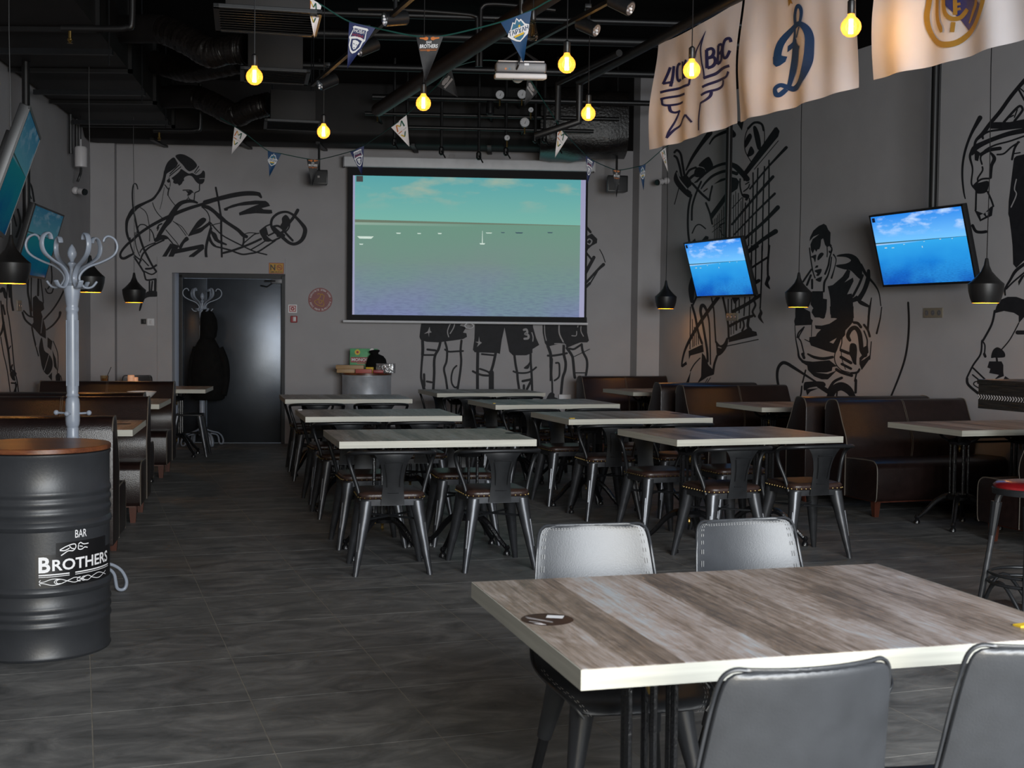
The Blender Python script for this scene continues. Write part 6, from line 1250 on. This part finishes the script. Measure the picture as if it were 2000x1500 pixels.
LEFTM = [
 (s, 26, [(345,-40),(340,180),(360,300),(380,480)]), (s, 14, [(385,-40),(380,250),(390,420)]), (s, 26, [(470,-20),(465,230)]), (s, 14, [(490,-20),(520,220),(530,320)]), (f, [(400,260),(440,230),(480,290),(530,320),(540,400),(500,430),(530,520),(560,640),(560,760),(490,720),(420,640),(380,600),(410,560),(400,450)], 1), (f, [(510,740),(540,900),(600,950),(640,1030),(635,1130),(580,1200),(520,1130),(490,980),(475,870)]), (f, [(580,740),(640,790),(625,900),(580,860)]), (f, [(590,1220),(635,1170),(635,1275)], 1), (f, [(640,900),(680,1000),(700,1150),(660,1100)]), (S, 8, [(470,740),(440,860)]), (S, 8, [(600,950),(540,1150)]), (S, 8, [(520,500),(500,690)]),
 (s, 10, [(650,790),(700,920),(710,1050),(700,1180)]), (f, [(680,1210),(720,1180),(740,1250),(720,1330),(690,1300)]), (s, 14, [(700,1310),(715,1450)]), (s, 10, [(740,1210),(755,1280),(740,1450)]), (s, 24, [(275,440),(310,530),(390,600),(440,620)]), (s, 20, [(290,420),(350,480),(430,500)]), (s, 20, [(780,170),(720,290),(640,410),(540,520)]), (s, (34,24,22,18), [(735,440),(720,500),(650,590),(570,650)]), (s, 16, [(555,150),(580,200),(630,200),(650,150)]), (s, 20, [(390,620),(410,730),(440,860)]), (s, 14, [(430,820),(470,970)]),
 (s, 14, [(90,60),(85,370),(110,520),(140,750),(160,960),(180,1150),(210,1280),(230,1450)]), (s, (14,24,30,26,20), [(10,300),(30,480),(60,680),(100,900),(130,1160)]), (s, 12, [(10,740),(40,930),(90,1150),(130,1450)]), (s, 26, [(45,560),(20,680),(-20,740)]), (s, 40, [(10,180),(40,150),(70,250)]), (s, 26, [(130,60),(140,280),(160,410)]), (s, 14, [(100,900),(130,850)]), (s, 24, [(35,350),(60,460)]), (f, [(120,1180),(170,1150),(205,1190),(180,1220),(190,1270),(150,1260)]), (s, 20, [(140,1300),(200,1320),(160,1450)]), (s, 16, [(190,1290),(195,1450)]), (s, 20, [(150,1080),(140,1130),(180,1160)]),
]
LEFTU = [(s, 14, [(195,640),(230,690),(250,800)]), (s, 30, [(165,600),(190,760),(175,950)]), (s, 8, [(200,700),(230,780)]), (s, 16, [(130,860),(150,960),(120,1060)]), (s, 12, [(100,900),(120,980)]), (s, 10, [(340,1320),(370,1250),(380,1380),(350,1440)]), (s, 14, [(60,1380),(70,1500)])]
mm_ = paint([(0, 540, .16, LEFTM), (0, 180, .266667, LEFTU)], lambda a, b, o: lw(a, b, o), M['wall_paint_black'], wall_left, 'booth_wall_mural'); mm_['label'] = 'black mural of striding legs behind the booths'
# ================================================================ club flags on the pipe
FT = (fb - fa).normalized(); FT.z = 0; FN = Vector((FT.y, -FT.x, 0)); FN = FN if FN.y < 0 else -FN
FO = Vector((fa.x, fa.y, 0))
def fsz(px, py):
    p = onplane(px, py, FO, FN); return (p - FO).dot(FT), p.z
def fdisp(sv, z):
    return .016 * math.sin(sv * 9 + z * 3.1) * min(1, (3.4 - z) * 2.2) + .010 * math.sin(sv * 21 + z * 2) * min(1, (3.4 - z) * 2) + .012 * math.sin(z * 7 + sv * 5)
def fpt(sv, z, off=0): return FO + FT * sv + FN * (fdisp(sv, z) + off) + Vector((0, 0, z))
def flag(label, TLp, TRp, BRp, BLp, prints, zt=3.385):
    t = thing('club_flag', label, 'flag', (0, 0, 0), 0, 'white club flags hung from the pipe')
    c = [fsz(*q) for q in (TLp, TRp, BRp, BLp)]; n, k = 40, 28; rows = []
    for j in range(k + 1):
        v = j / k; row = []
        for i in range(n + 1):
            u = i / n; a = (c[0][0] * (1 - u) + c[1][0] * u, c[0][1] * (1 - u) + c[1][1] * u); b = (c[3][0] * (1 - u) + c[2][0] * u, c[3][1] * (1 - u) + c[2][1] * u)
            sg = -.03 * math.sin(math.pi * u) * (1 - v) - .012 * math.sin(math.pi * u) * v
            sv, z = a[0] * (1 - v) + b[0] * v, a[1] * (1 - v) + b[1] * v + sg; row.append(fpt(sv, z))
        rows.append(row)
    mb = MB().loft(rows, cap=False, closed=False); back = [[p - FN * .0012 for p in r] for r in rows]; mb.loft(back, cap=False, closed=False)
    cl = mb.build('cloth', M['flag_white'], t, smooth=80)
    for ox, oy, sc, items, mname, lay in prints:
        q = MB()
        for it in items:
            if it[0] == 'f':
                pts = [fsz(ox + a * sc, oy + b * sc) for a, b in it[1]]
                # tessellate finely enough to follow the folds
                tri = tessellate_polygon([[Vector((a, b, 0)) for a, b in pts]])
                bm = bmesh.new(); vs = [bm.verts.new((a, b, 0)) for a, b in pts]
                for tt in tri:
                    try: bm.faces.new([vs[i] for i in tt])
                    except ValueError: pass
                for _ in range(3):
                    ee = [e for e in bm.edges if e.calc_length() > .05]
                    if not ee: break
                    bmesh.ops.subdivide_edges(bm, edges=ee, cuts=1); bmesh.ops.triangulate(bm, faces=bm.faces)
                bm.verts.index_update(); q.add([fpt(v.co.x, v.co.y, .004 + lay * .0015) for v in bm.verts], [tuple(v.index for v in fc.verts) for fc in bm.faces]); bm.free()
            else:
                w, pts = it[1], it[2]; ws = list(w) if isinstance(w, (tuple, list)) else [w] * len(pts)
                if len(ws) != len(pts): ws = [ws[0] + (ws[-1] - ws[0]) * i / (len(pts) - 1) for i in range(len(pts))]
                c_ = catmull([(a, b, ww) for (a, b), ww in zip(pts, ws)], 6) if len(pts) > 2 else [Vector((pts[0][0] + (pts[1][0] - pts[0][0]) * i / 5, pts[0][1] + (pts[1][1] - pts[0][1]) * i / 5, ws[0])) for i in range(6)]
                L_, R2 = [], []
                for i, p in enumerate(c_):
                    tt = c_[min(i + 1, len(c_) - 1)] - c_[max(i - 1, 0)]; tt.z = 0; tt.normalize(); nn = Vector((-tt.y, tt.x, 0)) * p.z / 2
                    L_.append(fpt(*fsz(ox + (p.x + nn.x) * sc, oy + (p.y + nn.y) * sc), .004 + lay * .0015)); R2.append(fpt(*fsz(ox + (p.x - nn.x) * sc, oy + (p.y - nn.y) * sc), .004 + lay * .0015))
                kk = len(c_); q.add(L_ + R2, [(i, i + 1, kk + i + 1, kk + i) for i in range(kk - 1)])
        q.build('emblem', M[mname], cl, smooth=0)
    for i, u in enumerate((0, 1)):
        p = rows[0][0 if u == 0 else -1]; MB().tube([p, Vector((p.x, p.y, 3.42)) + FN * .0], .004, 5).build('tie', M['flag_white'], t)
    return t
STAR = [(s, 30, [(290,445),(260,550),(225,652)]), (s, 28, [(325,430),(315,560),(300,680)]), (s, 28, [(225,648),(320,622)]), (s, 30, [(412,410),(385,405),(362,460),(360,560),(378,612),(410,590)]), (s, 30, [(452,375),(450,595)]), (s, 28, [(505,355),(462,480),(490,578)]),
 (s, 34, [(768,235),(765,460)]), (s, 34, [(768,238),(820,218),(842,255),(820,310),(775,335)]), (s, 34, [(780,335),(835,322),(848,375),(820,430),(768,458)]), (s, 32, [(905,180),(890,290),(868,410)]), (s, 32, [(902,182),(948,168),(962,205),(940,258),(892,282)]), (s, 32, [(895,282),(938,275),(940,330),(918,375),(868,408)]), (s, 36, [(1078,142),(1060,98),(1012,112),(982,180),(972,270),(988,330),(1030,322),(1068,245)]),
 (s, (20,16,14,4), [(610,330),(640,240),(700,140),(766,5)]), (s, (4,14,18,18,18,18), [(766,5),(725,120),(697,230),(705,380),(725,480),(735,580)]), (s, 34, [(725,582),(830,530),(920,470),(1058,430)]), (s, 30, [(710,690),(800,640),(900,590),(1000,560),(1040,500)]), (s, 28, [(930,600),(910,660),(850,710),(770,745),(695,790)]), (s, 26, [(800,745),(790,800),(750,850),(690,885)]), (s, 20, [(690,880),(675,990),(670,1100),(680,1218)]),
 (s, 30, [(200,755),(350,710),(540,660)]), (s, 22, [(540,662),(552,575)]), (s, 28, [(490,770),(350,800),(208,838)]), (s, 26, [(228,845),(240,900),(290,912),(370,895),(460,868)]), (s, 26, [(302,920),(315,980),(350,998),(405,975)]), (s, 18, [(395,980),(350,1120),(310,1230),(290,1312)]), (s, 24, [(290,1312),(350,1210),(420,1150),(470,1080),(515,1025)]), (s, 22, [(515,1025),(585,1118)])]
DEE = [(s, (48,48,46,50,50,44,40), [(700,300),(702,200),(735,105),(775,75),(808,110),(812,180),(790,270)]), (s, (30,34,40), [(690,300),(678,420),(655,520)]), (s, 18, [(770,330),(705,460)]), ('f', [(580,560),(650,500),(700,470),(702,520),(735,558),(770,565),(755,600),(640,580),(575,635)]), (s, (120,108,84,56,42), [(695,565),(675,700),(648,850),(625,960),(608,1050)]),
 (s, (90,90,80,70,62,64,88,95,98,108,100,82,70,56,50,46,56,56,48), [(470,720),(478,620),(510,520),(580,420),(680,330),(780,292),(862,345),(900,450),(898,600),(878,760),(820,920),(740,1030),(660,1083),(590,1060),(530,1040),(478,1085),(492,1150),(530,1158),(585,1090)]), ('f', [(420,700),(450,640),(530,680),(575,688),(560,750),(510,800),(470,816),(430,780)])]
flag('white flag with a navy winged star and letters', (1283, 85), (1447, -2), (1434, 240), (1270, 293), [(1260, 60, .16, STAR, 'flag_navy', 0)])
flag('white flag with a large blue letter emblem', (1452, -6), (1677, -118), (1665, 170), (1440, 238), [(1440, 0, .16, DEE, 'flag_blue', 0), (1440, 0, .16, [('f', [(600,-60),(620,0),(620,80),(650,35),(685,50),(665,0),(680,-50),(640,-70)])], 'flag_gold', 0)])
flag('white flag with a round gold crest', (1716, -130), (2050, -300), (2040, 62), (1707, 156), [(1700, 0, .15, [('f', [(960,-80),(940,60),(1050,160),(1150,270),(1250,405),(1380,250),(1470,70),(1420,20),(1400,-80)])], 'royal_blue', 0), (1700, 0, .15, [(s, (70,66,62,64,66,74,78,74,70,66,62,62,60), [(715,-120),(700,60),(690,200),(720,350),(790,480),(880,560),(990,580),(1110,550),(1240,450),(1360,320),(1450,180),(1510,30),(1530,-90)]), (s, (52,52,54,60,30), [(820,-100),(825,150),(850,280),(890,360),(912,420)]), (s, 56, [(920,-100),(930,80),(960,180),(1040,240),(1130,230),(1190,170),(1232,115)]), (s, 50, [(1075,-100),(1080,190)]), (s, 50, [(1060,285),(1050,415)]), (s, 34, [(1080,55),(1142,45)]), (s, 34, [(1080,125),(1142,108)]), (s, (56,50,44,20), [(1415,-100),(1390,50),(1330,150),(1255,300)])], 'flag_gold', 1)])
# ================================================================ pennant bunting
def pennant(label, A, B, C, cloth, kind, yA, yB=None):
    a, b, c = aty(A[0], A[1], yA), aty(B[0], B[1], yB or yA), aty(C[0], C[1], ((yA + (yB or yA)) / 2) - .02)
    t = thing('pennant', label, 'pennant', (a + b) / 2, 0, 'bunting pennants'); o = (a + b) / 2
    a, b, c = a - o, b - o, c - o; n = (b - a).cross(c - a).normalized(); n = n if n.y < 0 else -n
    k = 6; rows = []
    for j in range(k + 1):
        v = j / k; p, q = a.lerp(c, v), b.lerp(c, v); rows.append([p.lerp(q, i / 4) + n * .006 * math.sin(3 * i / 4 + v * 5) for i in range(5)])
    mb = MB().loft(rows, cap=False, closed=False); mb.loft([[p - n * .0012 for p in r] for r in rows], cap=False, closed=False); cl = mb.build('cloth', M[cloth], t, smooth=80)
    w_ = (b - a).length; ex_ = (b - a).normalized(); ey_ = (a + b) / 2 - c; hgt = ey_.length; ey_.normalize(); mid = (a + b) / 2
    def P(u, v, off=.010): return mid + ex_ * u * w_ + ey_ * (v - 0) * hgt + n * off      # u -0.5..0.5, v 0 at cord, -1 at tip
    def quad(mb, pts, off=.010): mb.add([P(u, v, off) for u, v in pts], [tuple(range(len(pts)))])
    def ring(mb, pts, off=.010): mb.poly(pts, lambda u, v: P(u, v, off))
    if kind == 'bar':
        mb = MB(); put_text(mb, 'BROTHERS', lambda u, v: P(-.33 + .66 * u, -.265 + .085 * v)); put_text(mb, 'BAR', lambda u, v: P(-.10 + .20 * u, -.165 + .06 * v)); mb.build('lettering', M['print_white'], cl, smooth=0)
        mb = MB()
        for sg in (-1, 1): ring(mb, [(sg * .04, -.035), (sg * .12, -.015), (sg * .2, -.03), (sg * .36, -.03), (sg * .36, -.055), (sg * .22, -.07), (sg * .14, -.095), (sg * .06, -.08)])
        quad(mb, [(-.33, -.285), (.33, -.285), (.33, -.292), (-.33, -.292)]); quad(mb, [(-.3, -.31), (.3, -.31), (.3, -.322), (-.3, -.322)]); quad(mb, [(-.05, -.30), (.05, -.30), (.05, -.335), (-.05, -.335)]); mb.build('ornament', M['print_orange'], cl, smooth=0)
    elif kind == 'volley':
        cols = ('print_orange', 'print_yellow', 'print_green', 'print_green')
        for (u0, v0, u1, v1), cm in zip(((-.26, -.30, -.20, -.07), (-.20, -.07, -.02, -.20), (-.02, -.20, .14, -.05), (.14, -.05, .18, -.28)), cols):
            mb = MB(); quad(mb, [(u0 - .035, v0), (u0 + .035, v0), (u1 + .035, v1), (u1 - .035, v1)]); mb.build('letter_stroke', M[cm], cl, smooth=0)
        for (u0, v0, u1, v1), cm in zip(((-.16, -.46, -.02, -.60), (-.02, -.60, .12, -.45)), ('print_yellow', 'print_green')):
            mb = MB(); quad(mb, [(u0 - .035, v0), (u0 + .035, v0), (u1 + .035, v1), (u1 - .035, v1)]); mb.build('letter_stroke', M[cm], cl, smooth=0)
        mb = MB(); put_text(mb, 'VOLLEY', lambda u, v: P(.0 + .26 * u, -.385 + .035 * v)); mb.build('lettering', M['print_grey'], cl, smooth=0); mb = MB(); quad(mb, [(-.27, -.385), (-.03, -.385), (-.03, -.355), (-.27, -.355)]); mb.build('lettering', M['print_orange'], cl, smooth=0)
    elif kind == 'shield':
        mb = MB(); ring(mb, [(-.30, -.09), (-.24, -.06), (.24, -.06), (.30, -.09), (.25, -.13), (.31, -.33), (.25, -.38), (.22, -.50), (.10, -.62), (0, -.66), (-.10, -.62), (-.22, -.50), (-.25, -.38), (-.31, -.33), (-.25, -.13)]); w1 = mb.build('shield', M['print_white'], cl, smooth=0)
        mb = MB(); ring(mb, [(-.22, -.11), (.22, -.11), (.26, -.31), (.1, -.28), (-.1, -.28), (-.26, -.31)], .0115); ring(mb, [(-.20, -.35), (.0, -.32), (.20, -.35), (.17, -.50), (.08, -.58), (0, -.61), (-.08, -.58), (-.17, -.50)], .0115); mb.build('shield_field', M['pen_navy'], w1, smooth=0)
        mb = MB(); put_text(mb, 'НОВА', lambda u, v: P(-.20 + .40 * u, -.20 + .08 * v, .013)); ring(mb, [(-.13, -.38), (-.05, -.36), (.05, -.37), (.13, -.40), (.09, -.47), (.07, -.54), (.0, -.57), (-.06, -.53), (-.10, -.46)], .013); mb.build('emblem', M['print_white'], w1, smooth=0)
        mb = MB(); put_text(mb, 'НОВА', lambda u, v: P(-.21 + .42 * u, -.285 + .06 * v, .013)); mb.build('emblem_red', M['print_red'], w1, smooth=0)
        mb = MB(); quad(mb, [(-.08, -.43), (-.02, -.45), (-.03, -.465), (-.08, -.445)], .0145); quad(mb, [(.03, -.46), (.08, -.445), (.08, -.46), (.03, -.475)], .0145); quad(mb, [(-.03, -.52), (.04, -.525), (.03, -.54), (-.02, -.535)], .0145); mb.build('emblem_lines', M['pen_navy'], w1, smooth=0)
    elif kind == 'mountain':
        mb = MB(); ring(mb, [(-.36, -.36), (-.30, -.27), (-.24, -.24), (-.14, -.10), (-.08, -.13), (0, -.04), (.07, -.11), (.13, -.09), (.24, -.22), (.36, -.27), (.33, -.36), (.27, -.45), (.1, -.52), (0, -.56), (-.12, -.52), (-.26, -.44)]); w1 = mb.build('badge', M['print_white'], cl, smooth=0)
        mb = MB(); ring(mb, [(-.22, -.26), (-.12, -.13), (-.07, -.17), (0, -.07), (.06, -.15), (.12, -.13), (.21, -.25)], .0115); ring(mb, [(-.2, -.41), (.2, -.41), (.1, -.49), (0, -.53), (-.1, -.49)], .0115); mb.build('badge_field', M['print_teal'], w1, smooth=0)
        mb = MB(); put_text(mb, 'ТАРХАН', lambda u, v: P(-.32 + .64 * u, -.375 + .10 * v, .0135)); mb.build('lettering', M['pen_blue'], w1, smooth=0)
        mb = MB(); quad(mb, [(-.16, -.40), (.16, -.385), (.15, -.43), (-.15, -.445)], .0135); ring(mb, [(.05, -.20), (.08, -.22), (.08, -.25), (.03, -.26), (.01, -.23)], .0135); mb.build('ribbon', M['print_yellow'], w1, smooth=0)
    elif kind == 'animal':
        mb = MB(); ring(mb, [(-.28, -.14), (-.18, -.06), (.02, -.05), (.10, -.10), (.22, -.08), (.26, -.16), (.12, -.22), (.0, -.24), (-.12, -.22), (-.2, -.24)]); mb.build('emblem', M['print_grey'], cl, smooth=0); mb = MB(); quad(mb, [(-.28, -.27), (.28, -.25), (.28, -.34), (-.26, -.36)]); mb.build('lettering', M['print_grey'], cl, smooth=0)
    return t
near, far_ = 7.5, 12.0
pennant('white pennant with coloured M and V at the top of the near string', (598, -8), (628, 10), (614, 75), 'pen_white', 'volley', near)
pennant('navy pennant with a white shield on the near string', (682, 43), (733, 55), (678, 135), 'pen_navy', 'shield', near)
pennant('black bar pennant on the near string, before the brown pipe', (813, 72), (866, 71), (831, 160), 'pen_black', 'bar', near)
pennant('blue pennant with a mountain badge in front of the projector', (978, 44), (1038, 21), (1023, 122), 'pen_blue', 'mountain', near)
pennant('white pennant tip by the flags at the ceiling', (1180, -26), (1210, -38), (1214, 22), 'pen_white', 'none', near)
pennant('white pennant with coloured M and V above the boxer mural', (458, 248), (482, 264), (452, 302), 'pen_white', 'volley', 12.9)
pennant('dark blue mountain badge pennant above the boxer mural', (523, 295), (549, 301), (526, 346), 'pen_blue', 'mountain', 12.9)
pennant('black bar pennant in front of the wall speaker', (599, 311), (625, 312), (610, 364), 'pen_black', 'bar', 12.8)
pennant('navy shield pennant over the screen case', (684, 297), (711, 285), (707, 343), 'pen_navy', 'shield', 12.2)
pennant('white pennant with coloured M and V above the screen', (764, 249), (794, 225), (800, 287), 'pen_white', 'volley', 11.4)
pennant('black animal badge pennant left of the gauges', (853, 168), (882, 136), (895, 190), 'pen_black', 'animal', 10.8)
pennant('black animal badge pennant below the projector', (1030, 150), (1050, 180), (1024, 208), 'pen_black', 'animal', 10.8)
pennant('white pennant with coloured M and V beside the wrapped duct', (1090, 243), (1109, 268), (1084, 308), 'pen_white', 'volley', 11.2)
pennant('navy shield pennant at the corner of the screen', (1144, 304), (1161, 316), (1147, 360), 'pen_navy', 'shield', 12.0)
pennant('black bar pennant in front of the corner speaker', (1196, 331), (1213, 333), (1204, 386), 'pen_black', 'bar', 12.6)
pennant('dark mountain badge pennant beside the corner pillar', (1247, 326), (1261, 321), (1257, 372), 'pen_blue', 'mountain', 12.9)
pennant('white pennant half hidden under the winged star flag', (1289, 297), (1300, 288), (1305, 337), 'pen_white', 'volley', 13.0)
def cordline(label, pts):
    o = MB().tube(catmull([aty(a, b, y) for a, b, y in pts], 8), .0045, 5).build('bunting_cord', M['cord_green'], None); tag(o, label, 'cord', 'green bunting cords')
cordline('green bunting cord nearest the windows', [(560, -40, near), (598, -8, near + .005), (628, 10, near), (682, 42, near + .005), (735, 55, near + .005), (815, 71, near + .005), (866, 70, near + .005), (978, 43, near + .005), (1038, 20, near + .005), (1090, -6, near), (1180, -27, near), (1240, -48, near)])
cordline('green bunting cord dipping in front of the screen', [(430, 230, 13.0), (458, 247, 12.91), (482, 263, 12.91), (523, 294, 12.91), (549, 300, 12.91), (599, 310, 12.81), (625, 311, 12.81), (684, 296, 12.21), (711, 284, 12.21), (764, 248, 11.41), (794, 224, 11.41), (853, 167, 10.81), (882, 135, 10.81), (940, 118, 10.8), (1000, 125, 10.8), (1030, 149, 10.81), (1050, 179, 10.81), (1090, 242, 11.21), (1109, 267, 11.21), (1144, 303, 12.01), (1161, 315, 12.01), (1196, 330, 12.61), (1213, 332, 12.61), (1247, 325, 12.91), (1261, 320, 12.91), (1289, 296, 13.01), (1310, 280, 13.1)])
